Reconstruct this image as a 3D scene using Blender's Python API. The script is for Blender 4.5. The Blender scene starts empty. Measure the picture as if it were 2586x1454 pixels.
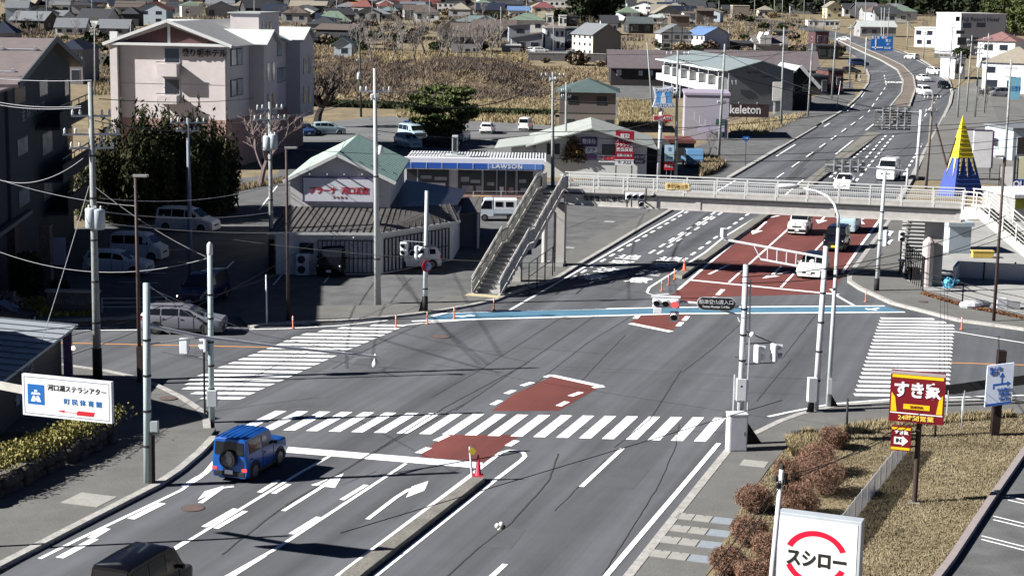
import bpy, bmesh, math, random
import numpy as np
from mathutils import Vector, Matrix, Quaternion
C = bpy.context.scene.collection
R = math.radians
random.seed(7)
# ---------------------------------------------------------------- camera, sky, sun, exposure
FPX, PW, PH, HC = 4320.0, 2586.0, 1454.0, 18.5
PITCH, ROLL = R(9.85), R(0.9)
CF = Vector((0, math.cos(PITCH), -math.sin(PITCH)))
_r0, _u0 = Vector((1, 0, 0)), Vector((0, math.sin(PITCH), math.cos(PITCH)))
CR = _r0 * math.cos(ROLL) + _u0 * math.sin(ROLL)
CU = -_r0 * math.sin(ROLL) + _u0 * math.cos(ROLL)
cam = bpy.data.cameras.new('camera'); cam.sensor_width = 36; cam.lens = 36 * FPX / PW
cam.clip_start = .5; cam.clip_end = 6000
co = bpy.data.objects.new('camera', cam); C.objects.link(co)
co.matrix_world = Matrix(((CR.x, CU.x, -CF.x, 0), (CR.y, CU.y, -CF.y, 0), (CR.z, CU.z, -CF.z, HC), (0, 0, 0, 1)))
sc = bpy.context.scene; sc.camera = co
SUN_EL, SUN_AZ = R(33.5), math.atan2(-math.cos(R(12)), -math.sin(R(12)))
w = bpy.data.worlds.new('World'); sc.world = w; w.use_nodes = True
nt = w.node_tree; sk = nt.nodes.new('ShaderNodeTexSky'); sk.sky_type = 'NISHITA'; sk.sun_disc = False
sk.altitude = 850; sk.dust_density = 0; sk.air_density = .2; sk.ozone_density = 4; sk.sun_elevation = SUN_EL; sk.sun_rotation = SUN_AZ
nt.links.new(sk.outputs[0], nt.nodes['Background'].inputs[0]); nt.nodes['Background'].inputs[1].default_value = .05
sl = bpy.data.lights.new('sun', 'SUN'); sl.energy = 5; sl.angle = R(.5); sl.color = (1, .985, .96)
so = bpy.data.objects.new('sun', sl); C.objects.link(so)
sd = Vector((math.sin(SUN_AZ) * math.cos(SUN_EL), math.cos(SUN_AZ) * math.cos(SUN_EL), math.sin(SUN_EL)))
so.rotation_euler = sd.to_track_quat('Z', 'Y').to_euler()
sc.view_settings.view_transform = 'Standard'; sc.view_settings.look = 'None'
sc.view_settings.exposure = 1.05; sc.view_settings.gamma = 1
sc.cycles.max_bounces = 5; sc.cycles.diffuse_bounces = 1; sc.cycles.glossy_bounces = 2; sc.cycles.transparent_max_bounces = 6
sc.cycles.use_denoising = True
# ---------------------------------------------------------------- survey: photograph pixel -> place on the ground
KT, Y0T = .0135, 215.0
def zt(y):
    d = max(0., y - Y0T)
    z = KT * d * d / (d + 25)
    if y > 980: z += .10 * (y - 980)
    return z
def ray(px, py): return CF * FPX + CR * (px - PW / 2) - CU * (py - PH / 2)
def G(px, py, z=0.):
    v = ray(px, py); gap = lambda y: HC + v.z * y / v.y - z - zt(y); y0 = 30.; y1 = 1490.
    for i in range(200):
        y = 30 * (1490 / 30) ** (i / 199)
        if gap(y) <= 0: y1 = y; break
        y0 = y
    for _ in range(30):
        y = (y0 + y1) / 2
        if gap(y) <= 0: y1 = y
        else: y0 = y
    return Vector((v.x * y1 / v.y, y1, z + zt(y1)))
def proj(p):
    q = Vector(p) - Vector((0, 0, HC)); d = q.dot(CF); return (PW / 2 + FPX * q.dot(CR) / d, PH / 2 - FPX * q.dot(CU) / d)
def at(px, py, Y):
    v = ray(px, py); t = Y / v.y
    return Vector((v.x * t, Y, HC + v.z * t))
def onplane(px, py, p, n):
    v = ray(px, py); o = Vector((0, 0, HC)); t = (p - o).dot(n) / v.dot(n)
    return o + v * t
ROADV = ray(2769, 0); ROADV = Vector((ROADV.x, ROADV.y, 0)).normalized()
PHI = math.atan2(ROADV.x, ROADV.y); ROADN = Vector((ROADV.y, -ROADV.x, 0)); RZ = math.pi / 2 - PHI
# ---------------------------------------------------------------- materials
MATS = {}
def M(name, col, rough=.8, var=.12, scale=3., metal=0., spec=.3, emit=0, streak=None, bump=0, detail=6, col2=None, gen=False):
    if name in MATS: return MATS[name]
    m = bpy.data.materials.new(name); m.use_nodes = True; t = m.node_tree; b = t.nodes['Principled BSDF']
    if not hasattr(col, '__len__'): col = (col, col, col)
    b.inputs['Roughness'].default_value = rough; b.inputs['Metallic'].default_value = metal
    b.inputs['Specular IOR Level'].default_value = spec
    b.inputs['Base Color'].default_value = (*col, 1)
    if var or col2:
        tc = t.nodes.new('ShaderNodeTexCoord'); nz = t.nodes.new('ShaderNodeTexNoise'); nz.inputs['Scale'].default_value = scale
        nz.inputs['Detail'].default_value = detail; nz.inputs['Roughness'].default_value = .65
        src = tc.outputs['Object']
        if streak:
            mp = t.nodes.new('ShaderNodeMapping'); mp.inputs['Rotation'].default_value = (0, 0, streak[0]); mp.inputs['Scale'].default_value = (streak[1], streak[2], 1)
            mp.vector_type = 'POINT'; t.links.new(src, mp.inputs[0]); src = mp.outputs[0]
        t.links.new(src, nz.inputs['Vector'])
        rp = t.nodes.new('ShaderNodeValToRGB')
        c2 = col2 or tuple(min(1, c * (1 + var)) for c in col); c1 = col if col2 else tuple(c * (1 - var) for c in col)
        rp.color_ramp.elements[0].color = (*c1, 1); rp.color_ramp.elements[1].color = (*c2, 1)
        rp.color_ramp.elements[0].position = .32; rp.color_ramp.elements[1].position = .68
        t.links.new(nz.outputs[0], rp.inputs[0]); t.links.new(rp.outputs[0], b.inputs['Base Color'])
        if bump:
            bp = t.nodes.new('ShaderNodeBump'); bp.inputs['Strength'].default_value = bump; bp.inputs['Distance'].default_value = .05
            t.links.new(nz.outputs[0], bp.inputs['Height']); t.links.new(bp.outputs[0], b.inputs['Normal'])
    if emit:
        b.inputs['Emission Color'].default_value = (*col, 1); b.inputs['Emission Strength'].default_value = emit
    MATS[name] = m; return m
def mixnoise(m, scale, amt, streak=None, lo=.35, hi=.65):
    """one more layer of wear: multiplies the base colour by noise"""
    t = m.node_tree; b = t.nodes['Principled BSDF']; l = b.inputs['Base Color'].links[0]; src = l.from_socket
    tc = t.nodes.new('ShaderNodeTexCoord'); nz = t.nodes.new('ShaderNodeTexNoise'); nz.inputs['Scale'].default_value = scale; nz.inputs['Detail'].default_value = 4
    v = tc.outputs['Object']
    if streak:
        r_ = t.nodes.new('ShaderNodeMapping'); r_.inputs['Rotation'].default_value = (0, 0, streak[0]); t.links.new(v, r_.inputs[0])
        mp = t.nodes.new('ShaderNodeMapping'); mp.inputs['Scale'].default_value = (streak[1], streak[2], 1); t.links.new(r_.outputs[0], mp.inputs[0]); v = mp.outputs[0]
    t.links.new(v, nz.inputs['Vector'])
    mr = t.nodes.new('ShaderNodeMapRange'); mr.inputs[1].default_value = lo; mr.inputs[2].default_value = hi; mr.inputs[3].default_value = 1 - amt; mr.inputs[4].default_value = 1 + amt * .5
    t.links.new(nz.outputs[0], mr.inputs[0])
    mx = t.nodes.new('ShaderNodeMix'); mx.data_type = 'RGBA'; mx.blend_type = 'MULTIPLY'; mx.inputs[0].default_value = 1
    t.links.new(src, mx.inputs[6]); t.links.new(mr.outputs[0], mx.inputs[7]); t.links.new(mx.outputs[2], b.inputs['Base Color'])
    return m
def hexc(r, g, b):
    f = lambda c: (c / 255 / 12.92) if c / 255 <= .04045 else ((c / 255 + .055) / 1.055) ** 2.4
    return (f(r), f(g), f(b))
# ---------------------------------------------------------------- mesh builder
class MB:
    def __init__(s): s.v = []; s.f = []
    def add(s, vs, fs):
        o = len(s.v); s.v += [tuple(p) for p in vs]; s.f += [tuple(i + o for i in f) for f in fs]; return s
    def box(s, c, d, rz=0, m=None):
        x, y, z = d[0] / 2, d[1] / 2, d[2] / 2
        ca, sa = math.cos(rz), math.sin(rz); P = []
        for (i, j, k) in ((-1, -1, -1), (1, -1, -1), (1, 1, -1), (-1, 1, -1), (-1, -1, 1), (1, -1, 1), (1, 1, 1), (-1, 1, 1)):
            a, b_ = i * x, j * y; P.append((c[0] + a * ca - b_ * sa, c[1] + a * sa + b_ * ca, c[2] + k * z))
        if m: P = [m @ Vector(p) for p in P]
        return s.add(P, [(0, 3, 2, 1), (4, 5, 6, 7), (0, 1, 5, 4), (1, 2, 6, 5), (2, 3, 7, 6), (3, 0, 4, 7)])
    def bx(s, x0, x1, y0, y1, z0, z1): return s.box(((x0 + x1) / 2, (y0 + y1) / 2, (z0 + z1) / 2), (x1 - x0, y1 - y0, z1 - z0))
    def beam(s, a, b, w, h=None, up=Vector((0, 0, 1))):
        a, b = Vector(a), Vector(b); h = h or w; d = (b - a).normalized()
        n = d.cross(up); n = n.normalized() if n.length > 1e-4 else Vector((1, 0, 0)); q = n.cross(d).normalized()
        P = []
        for p in (a, b):
            for (i, j) in ((-1, -1), (1, -1), (1, 1), (-1, 1)): P.append(p + n * (w / 2 * i) + q * (h / 2 * j))
        return s.add(P, [(0, 1, 2, 3), (7, 6, 5, 4), (0, 4, 5, 1), (1, 5, 6, 2), (2, 6, 7, 3), (3, 7, 4, 0)])
    def tube(s, pts, r, n=8, cap=True):
        pts = [Vector(p) for p in pts]; rr = r if hasattr(r, '__len__') else [r] * len(pts); P = []; F = []
        pn = None
        for i, p in enumerate(pts):
            d = (pts[min(i + 1, len(pts) - 1)] - pts[max(i - 1, 0)]); d = d.normalized() if d.length > 1e-9 else Vector((0, 0, 1))
            if pn is None: pn = d.orthogonal().normalized()
            else:
                pn = pn - d * pn.dot(d); pn = pn.normalized() if pn.length > 1e-6 else d.orthogonal().normalized()
            q = d.cross(pn)
            for k in range(n):
                a = 2 * math.pi * k / n; P.append(p + (pn * math.cos(a) + q * math.sin(a)) * rr[i])
        for i in range(len(pts) - 1):
            for k in range(n): F.append((i * n + k, i * n + (k + 1) % n, (i + 1) * n + (k + 1) % n, (i + 1) * n + k))
        if cap: F.append(tuple(range(n - 1, -1, -1))); F.append(tuple((len(pts) - 1) * n + k for k in range(n)))
        return s.add(P, F)
    def lathe(s, prof, n=12, c=(0, 0, 0)):
        return s.tube([(c[0], c[1], c[2] + z) for r, z in prof], [max(r, 1e-4) for r, z in prof], n)
    def prism(s, poly, z0, z1):
        n = len(poly)
        a = sum(poly[i][0] * poly[(i + 1) % n][1] - poly[(i + 1) % n][0] * poly[i][1] for i in range(n))
        if a < 0: poly = poly[::-1]
        g = (lambda z, p: z) if not callable(z0) else None
        P = [(p[0], p[1], z0) for p in poly] + [(p[0], p[1], z1) for p in poly]
        return s.add(P, [tuple(range(n - 1, -1, -1)), tuple(range(n, 2 * n))] + [(i, (i + 1) % n, n + (i + 1) % n, n + i) for i in range(n)])
    def slab(s, pts, n, th):
        """polygon in space (list of Vectors) with thickness th along -n"""
        k = len(pts); pts = [Vector(p) for p in pts]; nn = Vector((0, 0, 0))
        for i in range(k): nn += pts[i].cross(pts[(i + 1) % k])
        if nn.dot(n) < 0: pts = pts[::-1]
        P = pts + [p - n * th for p in pts]
        return s.add(P, [tuple(range(k)), tuple(range(2 * k - 1, k - 1, -1))] + [(i, k + i, k + (i + 1) % k, (i + 1) % k) for i in range(k)])
    def quad(s, *p): return s.add(p, [tuple(range(len(p)))])
    def ball(s, c, r, n=10, sq=(1, 1, 1)):
        prof = [(math.sin(math.pi * i / 6), -math.cos(math.pi * i / 6)) for i in range(7)]
        o = len(s.v); s.lathe([(a, b) for a, b in prof], n)
        for i in range(o, len(s.v)):
            v = s.v[i]; s.v[i] = (c[0] + v[0] * r * sq[0], c[1] + v[1] * r * sq[1], c[2] + v[2] * r * sq[2])
        return s
    def build(s, name, mat, parent=None, smooth=False, bevel=0):
        me = bpy.data.meshes.new(name); me.from_pydata(s.v, [], s.f); me.materials.append(mat)
        if smooth: me.polygons.foreach_set('use_smooth', [True] * len(me.polygons))
        me.update(); o = bpy.data.objects.new(name, me); C.objects.link(o)
        if parent: o.parent = parent
        if bevel:
            b = o.modifiers.new('bevel', 'BEVEL'); b.width = bevel; b.segments = 2; b.limit_method = 'ANGLE'; b.angle_limit = R(40)
        return o
def tag(o, label=None, cat=None, group=None, kind=None):
    if label: o['label'] = label
    if cat: o['category'] = cat
    if group: o['group'] = group
    if kind: o['kind'] = kind
    return o
def empty(name, loc, rz=0, label=None, cat=None, group=None):
    o = bpy.data.objects.new(name, None); C.objects.link(o); o.location = loc; o.rotation_euler = (0, 0, rz); o.empty_display_size = .2
    return tag(o, label, cat, group)
KIDS = {}
def kids(o): return [c for c in bpy.data.objects if c.parent is o]
def copy_tree(o, loc, rz, label=None, group=None):
    def cp(a, par):
        c = a.copy(); C.objects.link(c); c.parent = par
        for ch in kids(a): cp(ch, c)
        return c
    c = cp(o, None); c.location = loc; c.rotation_euler = (0, 0, rz)
    if label: c['label'] = label
    if group: c['group'] = group
    return c
def struct(mb, name, mat, smooth=False): return tag(mb.build(name, mat, None, smooth), kind='structure')
def text(s, size, mat, parent, loc, rot, name='lettering', ext=.004, bold=0, sx=1, align='CENTER', space=1, label=None):
    cu = bpy.data.curves.new(name, 'FONT'); cu.body = s; cu.size = size; cu.align_x = align; cu.align_y = 'CENTER'; cu.extrude = ext; cu.offset = bold
    cu.resolution_u = 3; cu.space_character = space
    o = bpy.data.objects.new(name, cu); C.objects.link(o); dg = bpy.context.evaluated_depsgraph_get(); dg.update()
    me = bpy.data.meshes.new_from_object(o.evaluated_get(dg)); bpy.data.objects.remove(o); bpy.data.curves.remove(cu)
    me.materials.clear(); me.materials.append(mat)
    t = bpy.data.objects.new(name, me); C.objects.link(t)
    if parent: t.parent = parent
    t.location = loc; t.rotation_euler = rot; t.scale = (sx, 1, 1)
    return t
def leaves(name, mat, parent, pts, size, seed=0, flat=0., aspect=1., ups=None, wid=1.):
    """cloud of small four-cornered leaf sprays at the given points"""
    rng = np.random.default_rng(seed); pts = np.asarray(pts, float); n = len(pts)
    a = rng.normal(size=(n, 3)); a /= np.linalg.norm(a, axis=1)[:, None]
    if ups is not None: a = a * .45 + ups; a /= np.linalg.norm(a, axis=1)[:, None]
    b = rng.normal(size=(n, 3)); b = np.cross(a, b); b /= np.linalg.norm(b, axis=1)[:, None]
    sz = (size * rng.uniform(.55, 1.3, n))[:, None]
    a *= sz * aspect; b *= sz * wid
    V = np.empty((n, 4, 3)); V[:, 0] = pts - a; V[:, 1] = pts + b * .8; V[:, 2] = pts + a; V[:, 3] = pts - b * .8
    me = bpy.data.meshes.new(name); me.vertices.add(4 * n); me.loops.add(4 * n); me.polygons.add(n)
    me.vertices.foreach_set('co', V.ravel()); me.loops.foreach_set('vertex_index', np.arange(4 * n, dtype=np.int32))
    me.polygons.foreach_set('loop_start', np.arange(0, 4 * n, 4, dtype=np.int32)); me.polygons.foreach_set('loop_total', np.full(n, 4, dtype=np.int32))
    me.materials.append(mat); me.update(); me.validate()
    o = bpy.data.objects.new(name, me); C.objects.link(o)
    if parent: o.parent = parent
    return o
def blob_pts(blobs, n, seed, shell=.35):
    """points spread through the volume of ellipsoids, denser at the rim; blobs = (cx,cy,cz,rx,ry,rz)"""
    rng = np.random.default_rng(seed); bl = np.asarray(blobs, float); vol = bl[:, 3] * bl[:, 4] * bl[:, 5]
    k = rng.choice(len(bl), n, p=vol / vol.sum()); d = rng.normal(size=(n, 3)); d /= np.linalg.norm(d, axis=1)[:, None]
    r = rng.uniform(0, 1, n) ** shell * rng.uniform(.85, 1.1, n)
    return bl[k, :3] + d * r[:, None] * bl[k, 3:]
# ---------------------------------------------------------------- the setting
ASPH = M('asphalt', (.119, .123, .132), .9, .1, .25, spec=.25)
mixnoise(ASPH, 1, .34, (PHI, .42, .014), .32, .68); mixnoise(ASPH, 1, .12, (PHI, 2.2, .05), .35, .65); mixnoise(ASPH, 22, .14)
ASPH2 = M('asphalt_lot', .135, .92, .14, .18, spec=.2); mixnoise(ASPH2, 18, .16); mixnoise(ASPH2, .7, .2)
PAVE = M('pavement_asphalt', (.155, .15, .14), .92, .14, .5, spec=.2); mixnoise(PAVE, 14, .15)
KERB = M('kerb_concrete', (.4, .385, .355), .85, .16, 2.); mixnoise(KERB, 9, .2)
CONC = M('concrete', (.34, .33, .31), .85, .12, 1.5); mixnoise(CONC, 7, .12)
WHITE = M('road_paint', (.80, .79, .77), .7, .05, 2.); mixnoise(WHITE, 26, .2, None, .25, .42); mixnoise(WHITE, 4, .3, (PHI, 1.5, .4), .22, .4)
REDP = M('red_surfacing', (.168, .05, .042), .9, .1, .4); mixnoise(REDP, 1, .2, (PHI, .6, .02), .3, .7); mixnoise(REDP, 20, .18)
BLUEP = M('blue_surfacing', (.085, .2, .29), .85, .14, .8); mixnoise(BLUEP, 15, .2)
ORANGE = M('orange_paint', (.6, .28, .1), .7, .1)
SEAM_SHADOW = M('tar_seam_shadow', .06, .8, .3, 5)
SOIL = M('dry_ground', (.16, .13, .085), .95, .2, .3, col2=(.3, .235, .135)); mixnoise(SOIL, 5, .3)
GRASSG = M('winter_lawn', (.2, .155, .088), .95, .2, .8, col2=(.3, .24, .14)); mixnoise(GRASSG, 7, .3)
def pl(pts): return [tuple(G(*p)[:2]) for p in pts]
def sheet(pts, name, mat, z):
    """flat sheet over the ground through photograph points"""
    P = [G(*p) for p in pts]
    return struct(MB().add([(p.x, p.y, p.z + z) for p in P], [tuple(range(len(P)))]), name, mat)
# one ground sheet to the horizon
g = MB(); ys = [-80, -20, 20] + list(range(40, 980, 20)) + list(range(980, 1490, 40)) + [1490]; xs = [-1500, -900, -600, -400, -250, -120, -40, 0, 40, 120, 250, 400, 600, 900, 1500]
gv = [(x, y, zt(y) - (.03 if y < 300 else .03 + (y - 300) * .0003)) for y in ys for x in xs]; nx = len(xs)
g.add(gv, [(j * nx + i, j * nx + i + 1, (j + 1) * nx + i + 1, (j + 1) * nx + i) for j in range(len(ys) - 1) for i in range(nx - 1)])
struct(g, 'ground', SOIL, True)
LAY = [0]
def strip(mb, pts, w, z, close=False, world=False):
    """painted line of real width w along photograph points"""
    LAY[0] = (LAY[0] + 1) % 40; z += LAY[0] * .00025
    P = pts if world else [G(*p) for p in pts]; n = len(P); L = []; Rr = []
    for i in range(n):
        d = P[min(i + 1, n - 1)] - P[max(i - 1, 0)]; q = Vector((d.y, -d.x, 0)).normalized() * (w / 2)
        L.append((P[i].x - q.x, P[i].y - q.y, P[i].z + z)); Rr.append((P[i].x + q.x, P[i].y + q.y, P[i].z + z))
    mb.add(L + Rr, [(i, n + i, n + i + 1, i + 1) for i in range(n - 1)])
# asphalt of both roads, one sheet at the crossing, then the far carriageways
near = pl([(-300, 1620), (405, 1222), (551, 1107), (528, 1053), (421, 982), (268, 936), (161, 921), (-250, 905), (-250, 800), (60, 812), (641, 827), (860, 814), (1127, 785), (1257, 759), (1407, 707), (1541, 624), (1700, 530), (1841, 450)]) + \
       pl([(2305, 445), (2244, 552), (2137, 695), (2137, 712), (2167, 732), (2248, 769), (2419, 813), (2586, 836), (2800, 860), (2900, 1005), (2586, 1012), (2254, 1014), (2100, 1028), (1960, 1068), (1880, 1105), (1836, 1130), (1580, 1454), (1450, 1620)])
struct(MB().add([(x, y, 0.) for x, y in near], [tuple(range(len(near)))]), 'road', ASPH)
def ribbon(left, right, name, mat, z):
    L = [G(*p) for p in left]; Rr = [G(*p) for p in right]; n = len(L)
    return struct(MB().add([(p.x, p.y, p.z + z) for p in L + Rr], [(i, n + i, n + i + 1, i + 1) for i in range(n - 1)]), name, mat)
ribbon([(1830, 456), (1950, 386), (2060, 320), (2130, 279), (2167, 245), (2192, 210), (2190, 178), (2165, 148), (2130, 122), (2085, 98), (2030, 78), (1950, 57), (1870, 43), (1780, 34)],
       [(2300, 452), (2340, 375), (2376, 310), (2398, 262), (2404, 235), (2398, 205), (2360, 175), (2320, 150), (2280, 132), (2230, 113), (2160, 92), (2060, 70), (1950, 51), (1780, 29.5)], 'far_road', ASPH, .012)
# forecourts and parking lots
sheet([(-120, 800), (60, 806), (330, 800), (470, 812), (640, 822), (1127, 783), (1257, 757), (1407, 705), (1541, 622), (1840, 448), (1760, 440), (1500, 452), (1200, 470), (700, 480), (300, 560), (-120, 620)], 'parking_lot', ASPH2, -.012)
sheet([(420, 470), (700, 440), (760, 330), (980, 325), (1240, 305), (1340, 330), (1280, 400), (1390, 440), (1200, 475), (700, 482), (420, 560)], 'parking_area', M('asphalt_rear', .115, .92, .15, .2), -.006)
sheet([(760, 372), (760, 318), (900, 300), (1040, 290), (1200, 292), (1400, 308), (1400, 345), (1280, 400)], 'rear_lot', M('asphalt_worn', .15, .92, .15, .2), -.002)
sheet([(1500, 452), (1760, 446), (1838, 448), (2128, 277), (2160, 243), (2150, 205), (2070, 240), (1850, 330), (1640, 420)], 'roadside_lot', ASPH2, -.008)
sheet([(1340, 230), (1560, 300), (1700, 250), (1800, 210), (1640, 200)], 'side_street', ASPH2, -.01)
sheet([(1330, 140), (1500, 142), (1540, 130), (1330, 128)], 'upper_lot', ASPH2, .02)
sheet([(2300, 452), (2586, 470), (2620, 260), (2480, 200), (2410, 225), (2400, 262)], 'forecourt', M('asphalt_forecourt', (.16, .155, .145), .92, .15, .2), -.008)
sheet([(2140, 697), (2330, 735), (2420, 765), (2620, 815), (2640, 560), (2250, 552)], 'shop_lot', M('pale_concrete', (.33, .325, .31), .9, .15, .4), -.006)
# raised pavements with kerb stones
def pavement(edge, rest, name, z=.13, kw=.32, mat=None, kerb=True):
    E = [G(*p) for p in edge]; n = len(E); inn = []
    poly = E + [G(*p) for p in rest]; cx = sum((p for p in poly), Vector((0, 0, 0))) / len(poly)
    for i in range(n):
        d = E[min(i + 1, n - 1)] - E[max(i - 1, 0)]; q = Vector((d.y, -d.x, 0)).normalized()
        if q.dot(cx - E[n // 2]) < 0: q = -q
        inn.append(E[i] + q * kw)
    m = MB()
    for i in range(n - 1):
        a, b, c_, d_ = E[i], E[i + 1], inn[i + 1], inn[i]
        L = (b - a).length; k = max(1, int(L / 1.2))
        for j in range(k):
            t0, t1 = j / k + .012 / max(L, .1), (j + 1) / k - .012 / max(L, .1)
            m.prism([tuple(a.lerp(b, t0)[:2]), tuple(a.lerp(b, t1)[:2]), tuple(d_.lerp(c_, t1)[:2]), tuple(d_.lerp(c_, t0)[:2])], -.02, z + .015)
    if kerb: struct(m, 'kerb', KERB)
    pp = MB().prism([tuple(p[:2]) for p in inn] + [tuple(G(*p)[:2]) for p in rest], -.05, z)
    return struct(pp, name, mat or PAVE)
pavement([(-330, 1610), (0, 1440), (205, 1333), (402, 1232), (459, 1194), (513, 1148), (551, 1108)], [(545, 1088), (300, 1088), (-300, 1240), (-500, 1500)], 'pavement')
pavement([(533, 1090), (530, 1060), (514, 1038), (493, 1024), (460, 1003), (421, 984), (382, 967), (330, 951), (268, 938), (161, 923), (-240, 905)], [(-260, 1110), (200, 1088)], 'pavement', .1)
pavement([(1450, 1620), (1580, 1454), (1710, 1290), (1800, 1178), (1838, 1132), (1882, 1107), (1960, 1069), (2012, 1050), (2100, 1030), (2254, 1016), (2586, 1013), (2850, 1008)], [(2850, 1045), (2586, 1050), (2300, 1062), (2120, 1085), (1990, 1130), (1940, 1190), (1870, 1290), (1700, 1620)], 'pavement')
pavement([(641, 829), (660, 823), (785, 816), (860, 814), (977, 805), (1050, 797), (1127, 786), (1200, 773), (1257, 760), (1284, 748), (1340, 728), (1407, 708), (1470, 668), (1541, 626), (1620, 578), (1700, 531)], [(1660, 529), (1500, 600), (1390, 665), (1260, 735), (1120, 755), (960, 775), (640, 778), (600, 800)], 'pavement', .11)
pavement([(60, 813), (180, 812), (300, 808), (345, 803)], [(345, 793), (60, 797)], 'pavement', .12)
pavement([(-250, 812), (40, 813)], [(40, 797), (-250, 796)], 'pavement', .12)
pavement([(2246, 552), (2190, 628), (2139, 697), (2139, 712), (2167, 731), (2205, 748), (2248, 768), (2330, 789), (2419, 812), (2510, 824), (2586, 835), (2800, 858)], [(2800, 800), (2586, 800), (2440, 765), (2330, 735), (2270, 700), (2300, 552)], 'pavement', .12)
# far kerbs, banks and pavement of the main road beyond the footbridge
def farkerb(pts, w, h, mat, name):
    m = MB()
    P = [G(*p) for p in pts]
    for a, b in zip(P, P[1:]): m.beam(a + Vector((0, 0, h / 2)), b + Vector((0, 0, h / 2)), w, h)
    struct(m, name, mat)
farkerb([(1841, 450), (1950, 386), (2060, 321)], .5, .16, KERB, 'kerb'); farkerb([(2075, 312), (2130, 279), (2167, 246), (2192, 212), (2194, 192), (2188, 176)], .4, .16, KERB, 'kerb')
farkerb([(2244, 552), (2302, 452), (2340, 376), (2376, 311), (2399, 263), (2405, 234), (2396, 203), (2360, 173), (2325, 151), (2285, 132)], .45, .16, KERB, 'kerb')
# median islands
MEDC = M('median_concrete', (.2, .19, .165), .9, .2, 1.2); mixnoise(MEDC, 10, .25)
m = MB(); m.prism(pl([(760, 1560), (872, 1454), (1196, 1212), (1224, 1218), (925, 1454), (800, 1560)]), -.05, .2); struct(m, 'median', MEDC)
m = MB(); m.prism(pl([(1705, 700), (1775, 650), (1850, 594), (1937, 534), (2025, 467), (2215, 313), (2243, 322), (2062, 463), (1958, 536), (1870, 598), (1790, 655), (1722, 704)]), -.05, .2); struct(m, 'median', MEDC)
LE = [(2212, 318), (2250, 270), (2277, 236), (2281, 206), (2266, 178), (2225, 154), (2180, 134), (2150, 120), (2110, 100)]
RE = [(2240, 325), (2296, 272), (2312, 226), (2306, 194), (2280, 168), (2240, 148), (2195, 129), (2160, 114), (2118, 96)]
L = [G(*p) for p in LE]; Rr = [G(*p) for p in RE]; n = len(L); m = MB()
for i in range(n - 1):
    a = [L[i], L[i + 1], Rr[i + 1], Rr[i]]; k = .22
    m.add([(p.x, p.y, p.z) for p in a] + [(p.x, p.y, p.z + k) for p in a], [(4, 7, 6, 5), (0, 4, 5, 1), (2, 6, 7, 3), (0, 3, 7, 4), (1, 5, 6, 2)])
struct(m, 'median', M('median_earth', (.13, .11, .09), .95, .25, .5, col2=(.22, .18, .15)))
farkerb(LE, .3, .27, KERB, 'kerb'); farkerb(RE, .3, .27, KERB, 'kerb')
# ---- paint
ZR, ZL = .004, .009
sheet([(1690, 752), (1720, 729), (1949, 535), (2010, 486), (2262, 520), (2224, 552), (2100, 742)], 'red_surface', REDP, ZR)
struct(MB().add([(p.x, p.y, ZR) for p in [G(*q) for q in [(1690, 752), (1705, 738), (1747, 707), (1826, 714), (1775, 768)]]], [(0, 1, 2, 3, 4)]), 'red_surface', REDP).location.z = .002
sheet([(1614, 793), (1591, 817), (1694, 838), (1742, 794)], 'red_surface', REDP, ZR)
sheet([(1396, 950), (1517, 976), (1410, 1037), (1242, 1037), (1300, 993)], 'red_surface', REDP, ZR)
sheet([(1105, 1110), (1130, 1097), (1316, 1097), (1222, 1166), (1060, 1153)], 'red_surface', REDP, ZR)
sheet([(1075, 804), (1127, 791), (1287, 785.5), (1614, 778.5), (1720, 776.5), (2234, 773), (2285, 787), (1720, 791), (1197, 805.5), (1060, 810)], 'cycle_lane', BLUEP, ZR)
p = MB(); W2 = .16
def ln(pts, w=W2): strip(p, pts, w, ZL)
ln([(1040, 811), (1197, 806.5), (1720, 792), (2285, 788)], .3); ln([(1090, 798), (1127, 790), (1287, 785), (1614, 778), (1720, 776), (2234, 772.5)], .3)
# near carriageway
ln([(100, 1410), (200, 1360), (458, 1237), (520, 1190), (545, 1160)]); ln([(560, 1155), (520, 1195), (470, 1228)])
for a, b in (((270, 1334), (230, 1358)), ((410, 1270), (330, 1310)), ((240, 1360), (150, 1408)), ((505, 1203), (465, 1228))): ln([a, b], .3)
ln([(300, 1470), (440, 1387), (760, 1192), (832, 1152)], .16); ln([(560, 1462), (700, 1383), (1025, 1170)], .16)
for a, b in (((515, 1330), (595, 1284)), ((545, 1334), (620, 1290)), ((655, 1243), (705, 1212)), ((690, 1246), (730, 1222)), ((445, 1382), (472, 1365)), ((735, 1348), (805, 1305)), ((863, 1262), (925, 1224)), ((585, 1454), (668, 1402))): ln([a, b], .21)
ln([(850, 1456), (1168, 1216), (1264, 1143), (1285, 1137), (1305, 1138), (1322, 1143), (1326, 1152), (1315, 1163), (1240, 1220), (945, 1456)], .19)
ln([(1815, 1119), (1530, 1454), (1440, 1560)], .2); ln([(1572, 1132), (1468, 1229)], .2); ln([(1276, 1424), (1215, 1480)], .2)
p.add([(q.x, q.y, ZL) for q in [G(*q) for q in [(728, 1128), (1220, 1168), (1205, 1182), (722, 1142)]]], [(0, 1, 2, 3)])
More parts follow.
